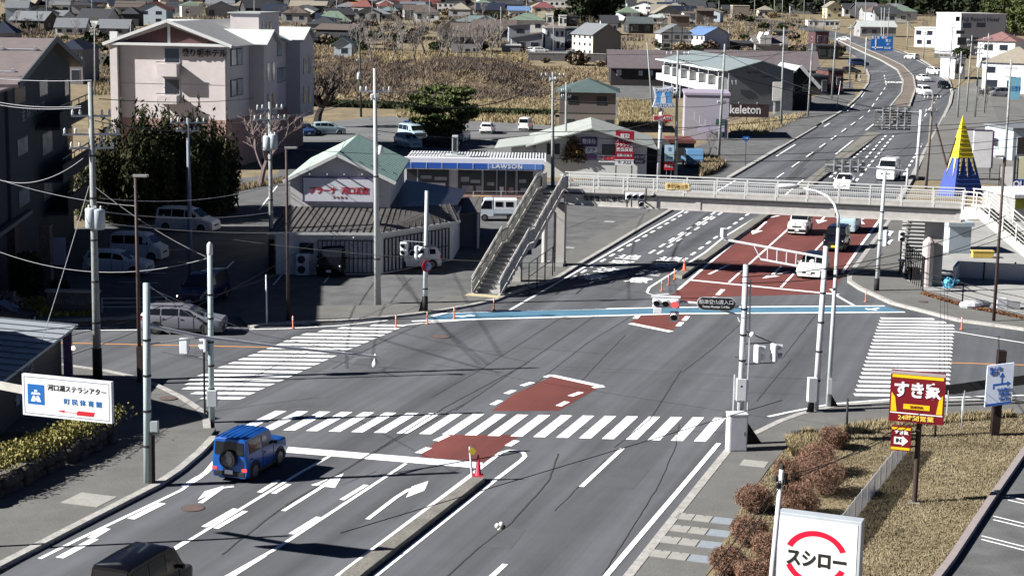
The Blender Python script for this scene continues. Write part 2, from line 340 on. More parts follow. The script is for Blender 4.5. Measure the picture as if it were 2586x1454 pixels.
# far stop line and lanes over the red
ln([(1740, 707), (2118, 744)], .42); ln([(1712, 732), (1830, 632), (1949, 535)], .2); ln([(1841, 713), (1992, 577), (2040, 535)]); ln([(1972, 726), (2086, 604), (2130, 557)]); ln([(2224, 552), (2180, 612), (2126, 690)], .2)
for a, b in (((1790, 693), (1841, 668)), ((1945, 700), (1972, 673))): ln([a, b], .2)
ln([(1812, 745), (1826, 731)], .3); ln([(1795, 760), (1806, 750)], .3); ln([(2098, 730), (2115, 748), (2157, 772)], .2); ln([(1592, 817), (1695, 838)], .45); ln([(1737, 799), (1727, 810)], .3); ln([(1722, 814), (1712, 824)], .3); ln([(1612, 797), (1604, 805)], .3)
ln([(1392, 948), (1520, 976)], .4); ln([(1525, 976), (1497, 979)], .3); ln([(1376, 953), (1392, 947)], .25)
for a, b in (((1318, 974), (1345, 965)), ((1278, 994), (1298, 985)), ((1243, 1022), (1264, 1011)), ((1440, 1000), (1468, 990)), ((1410, 1025), (1432, 1014)), ((1100, 1113), (1130, 1099)), ((1055, 1144), (1083, 1130)), ((1282, 1126), (1305, 1112))): ln([a, b], .3)
ln([(1634, 738), (1640, 726), (1700, 688), (1780, 638), (1828, 599), (1935, 534), (2016, 464), (2110, 390), (2207, 313)], .17); ln([(1634, 740), (1650, 745), (1690, 742)], .17)
ln([(1287, 783), (1418, 708), (1541, 637), (1640, 580), (1736, 527), (1850, 460), (1960, 395), (2070, 327), (2130, 290), (2172, 250), (2197, 212), (2196, 185), (2180, 158), (2150, 137)], .17)
ln([(2060, 462), (2150, 392), (2238, 330)], .15); ln([(2300, 449), (2342, 370), (2375, 312), (2396, 265), (2401, 235), (2393, 206), (2350, 172), (2300, 143), (2250, 125)], .15)
ln([(1000, 823), (1080, 815), (1150, 810), (1200, 805.5)], .15); ln([(0, 838), (220, 834), (360, 833)], .15); ln([(60, 829), (300, 828)], .12); ln([(575, 833), (720, 830), (860, 822), (980, 809)], .15); ln([(2402, 836), (2586, 866), (2700, 880)], .15)
ln([(640, 829), (675, 820), (760, 818), (800, 825)], .13)
ln([(1940, 1052), (1990, 1041), (2100, 1020), (2250, 1008), (2420, 1003), (2586, 998)], .18)
# dashes and slow-down teeth on the carriageway leading away
def dashes(a, b, n, w, duty=.5, off=0):
    A, B = G(*a), G(*b)
    for i in range(n):
        q0, q1 = A.lerp(B, (i) / n), A.lerp(B, (i + duty) / n); d = (B - A).normalized(); s = Vector((d.y, -d.x, 0)) * off
        strip(p, [q0 + s, q1 + s], w, ZL, world=True)
dashes((1650, 641), (1823, 531), 8, .2, .55, -.3); dashes((1650, 641), (1823, 531), 8, .2, .55, .3); dashes((1690, 615), (1823, 531), 2, .15, .6)
dashes((1430, 704), (1736, 529), 15, .22, .5, .3); dashes((1736, 660), (1907, 535), 10, .22, .5, -.32)
dashes((1958, 452), (2190, 287), 8, .15, .5); dashes((2190, 287), (2240, 215), 5, .15, .5); dashes((2238, 215), (2232, 187), 4, .15, .5); dashes((2310, 330), (2372, 240), 6, .15, .5)
dashes((2138, 470), (2262, 325), 15, .25, .5, -.5); dashes((2138, 470), (2262, 325), 15, .25, .5, .5); dashes((2086, 448), (2216, 342), 15, .25, .5, .4)
dashes((2285, 455), (2345, 350), 11, .25, .5, -.4)
ln([(2190, 180), (2240, 181)], .5)
# zebra crossings
def lx(pts, y):
    pts = sorted(pts, key=lambda q: q[1])
    for a, b in zip(pts, pts[1:]):
        if y <= b[1]: break
    return a[0] + (b[0] - a[0]) * (y - a[1]) / (b[1] - a[1])
Lz = [(925, 818), (838, 827), (748, 845), (684, 874), (477, 957), (455, 982), (478, 994), (515, 1012)]; Rz_ = [(1017, 818), (997, 827), (960, 844), (883, 877), (704, 961), (656, 982), (604, 1007), (595, 1012)]
Y = G(700, 1007).y
while Y < G(960, 819).y:
    py = next(y for y in np.arange(1015, 800, -.5) if G(700, y).y > Y); Ym = Y
    a, b = G(lx(Lz, py), py), G(lx(Rz_, py), py); p.add([(a.x, Ym - .24, ZL), (b.x, Ym - .24, ZL), (b.x + .25, Ym + .24, ZL), (a.x + .25, Ym + .24, ZL)], [(0, 1, 2, 3)]); Y += .93
Lz = [(2226, 795), (2190, 900), (2156, 1000)]; Rz_ = [(2318, 795), (2360, 804), (2404, 816), (2404, 830), (2394, 950), (2390, 1005)]
Y = G(2200, 997).y
while Y < G(2200, 796).y:
    py = next(y for y in np.arange(1015, 780, -.5) if G(2200, y).y > Y)
    a, b = G(lx(Lz, py), py), G(lx(Rz_, py), py); p.add([(a.x, Y - .24, ZL), (b.x, Y - .24, ZL), (b.x, Y + .24, ZL), (a.x, Y + .24, ZL)], [(0, 1, 2, 3)]); Y += .93
a0, a1 = G(601, 1083), G(1752, 1114); b0, b1 = G(695, 1037), G(1805, 1054); sdir = (a1 - a0).normalized() * .24
for i in range(21):
    if i < 2 and 0: continue
    a, b = a0.lerp(a1, i / 20), b0.lerp(b1, i / 20); c_ = sdir * 1.05
    p.add([(q.x, q.y, ZL) for q in (a - c_ * .0, a + c_ * 2, b + c_ * 2, b)], [(0, 1, 2, 3)])
# arrows on the lanes
def arrow(tail, head, w=.18, hw=.5, hl=1.9, turn=0):
    A, B = G(*tail), G(*head); d = (B - A).normalized(); s = Vector((d.y, -d.x, 0)); E = B - d * hl
    strip(p, [A, E], w, ZL, world=True)
    t = s * turn
    p.add([(q.x, q.y, ZL) for q in (E - s * hw + t * .2, E + s * hw + t * .2, B + t)], [(0, 1, 2)])
arrow((715, 1290), (868, 1195)); arrow((1935, 560), (1900, 592), .2, .5, 2.4); arrow((2085, 545), (2066, 565), .2, .5, 2.4); arrow((1995, 685), (1925, 703), .2, .45, 1.6)
strip(p, [G(928, 1311), G(1000, 1256), G(1032, 1236), G(1050, 1232)], .18, ZL, world=True)
p.add([(q.x, q.y, ZL) for q in [G(1025, 1256), G(1040, 1228), G(1082, 1214), G(1072, 1238)]], [(0, 1, 2, 3)])
strip(p, [G(506, 1270), G(560, 1232), G(590, 1228)], .2, ZL, world=True); p.add([(q.x, q.y, ZL) for q in [G(499, 1262), G(517, 1240), G(566, 1226), G(548, 1240)]], [(0, 1, 2, 3)])
strip(p, [G(1968, 545), G(1930, 552), G(1912, 556)], .25, ZL, world=True); strip(p, [G(2200, 545), G(2170, 556), G(2180, 566)], .3, ZL, world=True)
# the far parking bays
for a, b in (((560, 690), (590, 660)), ((690, 720), (720, 684)), ((818, 715), (838, 690)), ((655, 530), (700, 470)), ((540, 660), (450, 662)), ((420, 690), (340, 690)), ((400, 715), (300, 712)), ((470, 630), (400, 632)), ((860, 370), (760, 375)), ((930, 350), (800, 352))): ln([a, b], .12)
for k, (x0, y0, x1, y1) in enumerate(((2545, 1262, 2700, 1298), (2508, 1312, 2680, 1354), (2478, 1362, 2650, 1406))):
    for o_ in (0, 9): A_, B_ = G(x0, y0 + o_), G(x1, y1 + o_); strip(p, [A_, B_], .09, .147, world=True)
for (a, b) in (((1150, 799), (1200, 797)), ((1160, 802), (1190, 795)), ((2190, 782), (2220, 778)), ((2185, 779), (2215, 784))): ln([a, b], .2)
struct(p, 'road_markings', WHITE)
RT = text('追突注意'[0], 1, WHITE, None, (0, 0, 0), (0, 0, 0)); bpy.data.objects.remove(RT)
for (pts) in ([(1588, 650), (1567, 664), (1532, 683), (1498, 700)], [(1692, 655), (1676, 671), (1640, 690), (1612, 708)]):
    for ch, q in zip('追突注意', pts):
        g0 = G(*q); t = text(ch, 1.5, WHITE, None, (g0.x, g0.y, .008), (0, 0, RZ - math.pi / 2), 'road_lettering', 0, .02); t.scale = (1.2, 1.5, 1); tag(t, kind='structure')
for ch, q in (('減', (2252, 208)), ('速', (2268, 208))):
    g0 = G(*q); t = text(ch, 3.0, WHITE, None, (g0.x, g0.y, g0.z + .03), (0, 0, -R(8)), 'road_lettering', 0, .05); t.scale = (1.2, 2.8, 1); tag(t, kind='structure')
p = MB()
for a, b in (((150, 866), (680, 877)), ((2400, 916), (2700, 925))): strip(p, [G(*a), G(*b)], .2, ZL, world=True)
struct(p, 'centre_line', ORANGE)
# sealed joints and tyre-worn cracks; the level line at left is a painted cable shadow
p = MB()
def crack_or_shadow(pts, w, jit=.06, seed=1):
    rr = random.Random(seed); P = [G(*q) for q in pts]; out = []
    for a, b in zip(P, P[1:]):
        k = max(2, int((b - a).length / .5))
        for i in range(k): out.append(a.lerp(b, i / k) + Vector((rr.uniform(-jit, jit), rr.uniform(-jit, jit), 0)))
    strip(p, out + [P[-1]], w, .0065, world=True)
for i, (pts, w) in enumerate(([[(1415, 803), (1210, 935), (1090, 1003)], .05], [[(1500, 799), (1360, 895), (1150, 1036)], .07], [[(1592, 800), (1480, 868), (1330, 985)], .05], [[(1580, 845), (1530, 895), (1470, 960)], .05], [[(1720, 935), (1640, 1060), (1550, 1130)], .09], [[(1530, 1160), (1400, 1290)], .05], [[(1890, 800), (1800, 880), (1722, 940)], .05], [[(2060, 795), (1975, 905)], .06], [[(1998, 908), (1910, 1013)], .06],
    [[(1330, 918), (1120, 1030), (960, 1130), (700, 1290), (560, 1400)], .1], [[(1190, 1010), (1000, 1110), (720, 1275)], .06], [[(860, 880), (1280, 887)], .04], [[(1310, 877), (1530, 894)], .05], [[(1410, 1145), (1385, 1215), (1290, 1320), (1200, 1390), (1130, 1454)], .09], [[(1715, 1070), (1705, 1130), (1660, 1230), (1520, 1454)], .05], [[(1400, 1078), (1840, 1092)], .05], [[(1400, 925), (2150, 962)], .035], [[(1400, 934), (2050, 958)], .035], [[(1760, 985), (2100, 1000)], .03], [[(860, 1225), (950, 1190)], .04])):
    crack_or_shadow(pts, w * .6, .018, i)
struct(p, 'road_joints_shadow', SEAM_SHADOW)
p = MB()
def tyres(pts, n=3):
    for k in range(n): strip(p, [G(a + k * 7, b) for a, b in pts], .16, .0145 if pts[0][1] < 455 else .0065, world=True)
tyres([(2200, 310), (2120, 345), (2050, 390), (1985, 455)], 2); tyres([(2255, 240), (2245, 228), (2243, 212), (2255, 200)], 3); tyres([(2030, 425), (1975, 470)], 2)
struct(p, 'tyre_marks', M('tyre_marks', .07, .85, .2, 4))
p = MB()
for q in (((905, 905), (1010, 901), (985, 925), (880, 930)), ((1560, 1180), (1640, 1185), (1600, 1235), (1515, 1228)), ((1240, 1330), (1330, 1336), (1290, 1385), (1195, 1378)), ((760, 1010), (850, 1008), (830, 1026), (735, 1028)), ((2180, 1010), (2260, 1006), (2250, 1000), (2180, 1003)), ((960, 1300), (1010, 1268), (1050, 1276), (1000, 1310))): p.add([(v.x, v.y, .0045) for v in [G(*c) for c in q]], [(0, 1, 2, 3)])
PT = M('asphalt_patch', (.098, .1, .106), .9, .12, .6); mixnoise(PT, 20, .2); struct(p, 'asphalt_patches', PT)
# sloping lawn beside the sign, its raised kerb and the lot at the edge
sheet([(1700, 1620), (1870, 1290), (1945, 1188), (1992, 1128), (2120, 1084), (2300, 1061), (2720, 1045), (2720, 1060), (2560, 1180), (2360, 1500)], 'lawn', GRASSG, .135)
sheet([(2580, 1160), (2720, 1000), (2900, 1200), (2800, 1650), (2340, 1650), (2400, 1440)], 'car_park', ASPH2, .14)
m = MB(); q = [G(*a) for a in ((2300, 1560), (2400, 1430), (2500, 1278), (2588, 1150), (2680, 1030))]
for a, b in zip(q, q[1:]): m.beam(a + Vector((0, 0, .16)), b + Vector((0, 0, .16)), .25, .32)
struct(m, 'kerb', M('kerb_mauve', (.3, .26, .25), .85, .1))
# the hillside wood behind the town, dense enough to read as one mass
# ---------------------------------------------------------------- vehicles
def paint(n, c, r=.28): return M('car_paint_' + n, c, r, .03, 2, spec=.5)
P_WHITE = paint('white', (.78, .78, .77)); P_BLUE = paint('blue', (.008, .075, .31)); P_BLACK = paint('black', (.004, .0045, .007), .16); P_SILVER = paint('silver', (.2, .2, .225)); P_NAVY = paint('navy', (.012, .016, .06), .15)
P_PALE = paint('pale_blue', (.36, .48, .53)); P_GREY = paint('grey', (.2, .2, .21)); P_DARK = paint('dark', (.03, .032, .036), .2); P_DBLUE = paint('dark_blue', (.03, .06, .16)); P_TRUCK = paint('truck_blue', (.12, .25, .42))
GLASS = M('car_glass', (.01, .012, .015), .08, 0, spec=.6); TYRE = M('tyre', .018, .85, .1); RIM = M('wheel_rim', (.16, .16, .17), .4, .1, metal=.6); TRIM = M('black_trim', .02, .6, .1)
LAMP = M('headlamp', (.75, .78, .8), .1, 0, spec=.8); LAMPON = M('lit_headlamp', (1, .96, .88), .3, 0, emit=6); TAIL = M('tail_lamp', (.5, .015, .012), .2, 0); TAILON = M('lit_tail_lamp', (.9, .03, .02), .3, 0, emit=1.6); PLATE = M('number_plate', .7, .5, 0); PLATEY = M('number_plate_yellow', (.7, .55, .06), .5, 0)
ST = {  # fraction along the length, belt height, top height, roof half-width
 'hatch': [(.5, .34, .38, .70), (.485, .46, .5, .80), (.28, .58, .62, .86), (.06, .62, .95, .74), (-.08, .63, 1, .74), (-.34, .65, .98, .72), (-.43, .66, .93, .70), (-.495, .60, .66, .80), (-.5, .4, .44, .86)],
 'suv': [(.5, .36, .40, .74), (.485, .52, .55, .82), (.27, .62, .65, .88), (.08, .65, .94, .76), (-.05, .66, 1, .76), (-.36, .68, .98, .74), (-.44, .69, .94, .72), (-.49, .63, .70, .82), (-.5, .4, .44, .88)],
 'sedan': [(.5, .36, .42, .72), (.485, .5, .53, .80), (.24, .62, .66, .86), (.06, .65, .95, .72), (-.06, .66, 1, .72), (-.2, .67, .97, .70), (-.36, .68, .74, .80), (-.48, .66, .70, .80), (-.5, .42, .46, .86)],
 'van': [(.5, .30, .34, .80), (.49, .46, .50, .86), (.36, .56, .60, .90), (.24, .57, .93, .82), (.16, .58, .99, .82), (-.1, .58, 1, .82), (-.44, .58, .98, .81), (-.475, .58, .95, .80), (-.495, .54, .60, .88), (-.5, .36, .4, .92)],
 'minivan': [(.5, .32, .36, .76), (.488, .44, .48, .84), (.33, .55, .59, .88), (.14, .57, .93, .78), (.04, .58, .99, .78), (-.2, .59, 1, .78), (-.43, .60, .97, .77), (-.475, .60, .93, .75), (-.495, .54, .60, .86), (-.5, .36, .4, .92)],
 'boxy': [(.5, .40, .44, .84), (.49, .56, .60, .88), (.20, .59, .62, .90), (.125, .60, .94, .86), (.10, .60, .99, .86), (-.2, .60, 1, .86), (-.475, .60, .985, .86), (-.487, .60, .96, .86), (-.497, .56, .60, .91), (-.5, .36, .4, .93)],
}
GL = {'hatch': [(.19, -.03), (-.05, -.24), (-.26, -.38)], 'suv': [(.2, -.02), (-.04, -.24), (-.26, -.40)], 'sedan': [(.18, -.02), (-.04, -.20), (-.22, -.30)], 'van': [(.30, .06), (.04, -.2), (-.22, -.45)], 'minivan': [(.26, .03), (.01, -.2), (-.22, -.44)], 'boxy': [(.155, -.1), (-.14, -.42)]}
WS = {'hatch': (.26, .075, -.44, -.485), 'suv': (.25, .095, -.445, -.485), 'sedan': (.22, .075, -.22, -.345), 'van': (.345, .25, -.477, -.492), 'minivan': (.31, .155, -.477, -.492), 'boxy': (.19, .13, -.4885, -.4965)}
def car(kind, Lg, Wd, Ht, body, loc, rz, label, cat='car', roof=None, lit=False, brake=False, group=None, detail=True, wheel=.33, spare=False, trim=False, plate=None, rack=False, twotone=None, name=None):
    st = sorted(ST[kind]); root = empty(name or ('parked_car' if group and 'parked' in group else 'car'), loc, rz, label, cat, group)
    X = [s[0] for s in st]
    zc = .2
    def itp(x, k): return float(np.interp(x, X, [s[k] for s in st]))
    def P(x, k):  # k 0..9 around the section
        zb, z1, wt = itp(x, 1) * Ht, itp(x, 2) * Ht, itp(x, 3) * Wd / 2
        e = abs(x); nose = 1 - max(0, (e - .40)) * .9
        if kind in ('boxy', 'van'): nose = 1 - max(0, (e - .46)) * 1.2
        W_ = Wd / 2 * nose; wt = min(wt, W_)
        pts = [(W_ * .93, zc), (W_, min(zc + .16, zb * .7)), (W_, zb * .82), (W_ * .975, zb), (wt, z1 - .05 * min(1, (z1 - zb) * 4)), (wt * .82, z1), (0, z1 + .015 * (1 if z1 - zb > .2 else 2))]
        if k < 7: y, z = pts[k]; return Vector((x * Lg, y, z))
        y, z = pts[12 - k]; return Vector((x * Lg, -y, z))
    xs = sorted(set([round(a, 4) for a in X] + [round(v, 4) for v in np.linspace(-.44, .44, 9)])); m = MB(); K = 13
    for x in xs: m.v += [tuple(P(x, k)) for k in range(K)]
    for i in range(len(xs) - 1):
        for k in range(K - 1): m.f.append((i * K + k, i * K + k + 1, (i + 1) * K + k + 1, (i + 1) * K + k))
        m.f.append((i * K + K - 1, i * K, (i + 1) * K, (i + 1) * K + K - 1))
    m.f.append(tuple(range(K - 1, -1, -1))); m.f.append(tuple((len(xs) - 1) * K + k for k in range(K)))
    bo = m.build('body', body, root, True); bo.data.polygons.foreach_set('use_smooth', [True] * len(bo.data.polygons))
    es = bo.modifiers.new('edges', 'EDGE_SPLIT'); es.split_angle = R(38)
    if roof:
        r = MB(); rx = [x for x in xs if itp(x, 2) - itp(x, 1) > .27]
        for i, x in enumerate(rx): r.v += [tuple(P(x, k) + Vector((0, 0, .012))) for k in range(4, 9)]
        for i in range(len(rx) - 1):
            for k in range(4): r.f.append((i * 5 + k, i * 5 + k + 1, (i + 1) * 5 + k + 1, (i + 1) * 5 + k))
        r.build('roof', roof, root, True)
    def panel(name, pts, mat, off=.012):
        pts = [Vector(p) for p in pts]; n = (pts[1] - pts[0]).cross(pts[-1] - pts[0]).normalized(); c = sum(pts, Vector((0, 0, 0))) / len(pts)
        if n.dot(c - Vector((0, 0, Ht * .45))) < 0: n = -n
        k = MB(); k.slab([p + n * off for p in pts], n, off * .9); return k.build(name, mat, root)
    def lerp(a, b, t): return a + (b - a) * t
    for sgn in (0, 1):
        a, b = (3, 4) if not sgn else (9, 8)
        for (x0, x1) in GL[kind]:
            if itp(x0, 2) - itp(x0, 1) < .2:   # raked front corner
                xt = next(v for v in np.arange(x0, -.5, -.005) if itp(v, 2) - itp(v, 1) > .26)
                panel('side_window', [lerp(P(x0 - .02, a), P(x0 - .02, b), .12), lerp(P(x1, a), P(x1, b), .1), lerp(P(x1, a), P(x1, b), .86), lerp(P(xt, a), P(xt, b), .86)], GLASS)
            else: panel('side_window', [lerp(P(x0, a), P(x0, b), .1), lerp(P(x1, a), P(x1, b), .1), lerp(P(x1, a), P(x1, b), .86), lerp(P(x0, a), P(x0, b), .86)], GLASS)
    for sgn in (0, 1) if detail else ():
        a1, a2, a3 = (1, 2, 3) if not sgn else (11, 10, 9)
        for x in sorted(set([GL[kind][0][0] - (.05 if kind != 'boxy' else 0), GL[kind][0][1] - .012] + ([GL[kind][1][1] - .01] if kind != 'boxy' else []))):
            o3 = Vector((0, .004 if not sgn else -.004, 0)); gap = MB(); gap.tube([P(x, a1) + o3, P(x, a2) + o3, P(x, a3) + o3], .011, 4); gap.build('door_seam', TRIM, root)
    f0, f1, r1, r0 = WS[kind]
    def cross(x, s, back=False): q = P(x, 5); return Vector((q.x, q.y * s, q.z))
    g0, g1 = P(f0, 4), P(f1, 4)
    panel('windscreen', [(g0.x, -g0.y * .93, P(f0, 5).z), (g0.x, g0.y * .93, P(f0, 5).z), (g1.x, g1.y * .93, P(f1, 5).z), (g1.x, -g1.y * .93, P(f1, 5).z)], GLASS, .02)
    g0, g1 = P(r0, 4), P(r1, 4)
    panel('rear_window', [(g0.x, -g0.y * .9, P(r0, 5).z), (g0.x, g0.y * .9, P(r0, 5).z), (g1.x, g1.y * .9, P(r1, 5).z), (g1.x, -g1.y * .9, P(r1, 5).z)], GLASS, .02)
    for sx in (.31, -.31):
        for sy in (1, -1):
            wl = MB(); y = sy * (Wd / 2 - .07); wl.tube([(sx * Lg, y - .1 * sy, wheel), (sx * Lg, y + .085 * sy, wheel)], wheel, 18); wo = wl.build('wheel', TYRE, root)
            rm = MB(); rm.tube([(sx * Lg, y + .08 * sy, wheel), (sx * Lg, y + .095 * sy, wheel)], wheel * .62, 14)
            rm.build('rim', RIM, wo)
            ar = MB(); ar.tube([(sx * Lg + (wheel + .05) * math.cos(t), y + .064 * sy, max(.2, wheel + (wheel + .05) * math.sin(t))) for t in np.linspace(0, math.pi, 9)], .035, 6); ar.build('wheel_arch', TRIM if trim else body, root)
    zf, zr = itp(.49, 1) * Ht, itp(-.49, 1) * Ht
    for sy in (1, -1):
        h = MB(); h.box((Lg * .478, sy * Wd * .36, zf * .86), (Lg * .03, Wd * .19, .13), sy * -.18); h.build('headlight', LAMPON if (lit is True or lit == sy) else LAMP, root, False, .03)
        t = MB()
        if spare: t.box((-Lg * .5, sy * Wd * .42, .52), (.05, .2, .1))
        else: t.box((-Lg * .488, sy * Wd * .43, zr * .92), (.1, .13, .3 * Ht / 1.7), sy * .2)
        t.build('tail_light', TAILON if brake else TAIL, root, False, .015)
        mi = MB(); px_ = GL[kind][0][0] * Lg + (.02 if kind == 'boxy' else -.12); mi.box((px_, sy * (Wd / 2 + .07), itp(GL[kind][0][0] - .04, 1) * Ht + .08), (.1, .17, .13)); mi.build('mirror', TRIM if trim else body, root, False, .03)
        for (x0, x1) in GL[kind][:2] if detail else ():
            hd = MB(); hd.box((x1 * Lg + .12, sy * (Wd / 2 + .008), itp(x1, 1) * Ht * .86), (.17, .03, .03)); hd.build('door_handle', body if not trim else TRIM, root)
    gr = MB(); gr.box((Lg * .497, 0, zf * .72), (.03, Wd * .5, .12)); gr.build('grille', TRIM, root)
    gr = MB(); gr.box((Lg * .492, 0, .33), (.05, Wd * .72, .16)); gr.build('air_intake', TRIM, root)
    bu = MB(); bu.box((-Lg * .495, 0, .34), (.08, Wd * .86, .2)); bu.build('bumper', TRIM, root, False, .02)
    if trim:
        bu = MB(); bu.box((Lg * .49, 0, .4), (.12, Wd * .95, .22)); bu.build('bumper', TRIM, root, False, .02)
        for sy in (1, -1): bu = MB(); bu.box((0, sy * (Wd / 2 - .02), .3), (Lg * .42, .07, .12)); bu.build('side_sill', TRIM, root)
    for e in (1, -1):
        pm = MB(); pm.box((e * (Lg * .5 + .03) if not (spare and e < 0) else -Lg * .5 - .06, 0, .44 if e > 0 else (.5 if not spare else .42)), (.02, .33, .165)); pm.build('number_plate', plate or PLATE, root)
    if spare:
        s = MB(); s.tube([(-Lg * .5 - .19, .0, .92), (-Lg * .5 - .01, .0, .92)], .34, 20); so_ = s.build('spare_wheel', TYRE, root, False, .03)
        s2 = MB(); s2.tube([(-Lg * .5 - .205, .0, .92), (-Lg * .5 - .17, .0, .92)], .25, 16); s2.build('spare_cover', P_DARK, so_, False, .02)
        for y in (-.42, -.21, 0, .21, .42): rr = MB(); rr.beam((-.46 * Lg, y, Ht + .008), (.09 * Lg, y, Ht + .008), .03, .02); rr.build('roof_rib', body, root)
        for sy in (1, -1): gq = MB(); gq.beam((-.46 * Lg, sy * .655, Ht * .97), (.1 * Lg, sy * .655, Ht * .97), .03, .03); gq.build('roof_gutter', body, root)
    if rack:
        for sy in (1, -1): rk = MB(); rk.beam((-.38 * Lg, sy * Wd * .35, Ht + .03), (.02 * Lg, sy * Wd * .35, Ht + .03), .04, .05); rk.build('roof_rail', TRIM, root)
    wp = MB(); wp.beam((P(f0, 4).x + .02, -.1, P(f0, 5).z + .05), (P(f0, 4).x - .12, -.6 * Wd / 1.7, P(f0, 5).z + .15), .025); wp.build('wiper', TRIM, root)
    return root
AWAY, TOW = RZ, RZ + math.pi
def gc(px, py, z=0.): return G(px, py, z)
car('boxy', 3.4, 1.5, 1.72, P_BLUE, gc(632, 1188), AWAY, 'bright blue boxy off-roader with a spare wheel waiting at the near stop line', 'car', brake=True, spare=True, trim=True, wheel=.36)
car('van', 3.5, 1.55, 1.88, P_BLACK, gc(360, 1535), AWAY - R(1), 'glossy black tall van in the near lane, cut off by the bottom of the picture', 'van')
car('suv', 4.45, 1.78, 1.52, P_SILVER, gc(466, 838), -R(1), 'silver grey estate crossing the side road in front of the car park entrance', 'car', rack=True, trim=True)
car('hatch', 4.2, 1.7, 1.48, P_DARK, gc(-10, 822), 0, 'dark grey hatchback driving in at the left edge of the side road', 'car')
car('minivan', 4.5, 1.72, 1.85, P_NAVY, gc(516, 762), -R(103), 'dark navy minivan with one headlamp shining leaving the car park', 'van', lit=-1)
car('suv', 4.3, 1.75, 1.55, P_WHITE, gc(300, 690), -R(9), 'white crossover parked in the shade beside the brick apartment entrance', 'car', group='cars parked in the shaded lot')
car('van', 3.7, 1.6, 1.9, P_WHITE, gc(352, 655), -R(9), 'white boxy van parked in the shade behind the white crossover', 'van', group='cars parked in the shaded lot')
car('minivan', 4.7, 1.75, 1.85, P_WHITE, gc(475, 582), -R(14), 'white people carrier parked under the dark conifers, its roof in sun', 'van', group='cars parked in the shaded lot')
car('van', 4.4, 1.7, 1.95, P_BLACK, gc(848, 688), -R(96), 'black van parked nose out against the white barred shop front', 'van')
car('hatch', 3.4, 1.5, 1.5, P_WHITE, gc(1048, 676), math.pi + R(12), 'small white hatchback with a headlamp lit beside the barred shop front', 'car', lit=1)
car('boxy', 3.4, 1.5, 1.7, P_WHITE, gc(2020, 588), TOW, 'white boxy small car with a dark roof on the red lane', 'car', roof=P_BLACK, trim=True, group='cars waiting on the red lanes')
car('van', 3.6, 1.55, 1.9, P_PALE, gc(2143, 583), TOW, 'pale blue tall van queuing behind the black off-roader', 'van', group='cars waiting on the red lanes')
car('boxy', 3.5, 1.55, 1.75, P_BLACK, gc(2112, 629), TOW, 'black boxy off-roader with a yellow number plate on the red lane', 'car', trim=True, plate=PLATEY, group='cars waiting on the red lanes')
car('hatch', 4.1, 1.7, 1.5, P_WHITE, gc(2053, 694), TOW, 'white hatchback first at the far stop line behind the signal gantry', 'car', group='cars waiting on the red lanes')
car('hatch', 4.0, 1.7, 1.52, P_WHITE, gc(2132, 476), TOW, 'white car driving up to the far side of the footbridge', 'car')
car('van', 4.8, 1.88, 2.2, P_WHITE, gc(2244, 452), TOW - R(2), 'large white high-roofed van beside the tall white post', 'van')
for (px, py, k, L_, W_, H_, c, rz, lab) in ((2332, 206, 'sedan', 4.4, 1.75, 1.45, P_WHITE, -R(82), 'white saloon coming down the curve of the far road'), (2334, 241, 'minivan', 4.6, 1.75, 1.85, P_WHITE, -R(85), 'white minivan nearest the footbridge on the far curve'), (2361, 189, 'suv', 4.5, 1.8, 1.7, P_WHITE, -R(70), 'white off-road wagon at the outer edge of the far curve'), (2384, 224, 'hatch', 4, 1.7, 1.5, P_BLACK, -R(88), 'black hatchback close to the outer kerb of the far curve'), (2302, 150, 'hatch', 4, 1.7, 1.5, P_WHITE, R(120), 'white hatchback with a dark rear window driving away round the far curve'), (2130, 104, 'sedan', 4.4, 1.75, 1.45, P_WHITE, R(160), 'white saloon small at the top of the far road')):
    car(k, L_, W_, H_, c, gc(px, py), rz, lab, 'car', group='cars on the far curve')
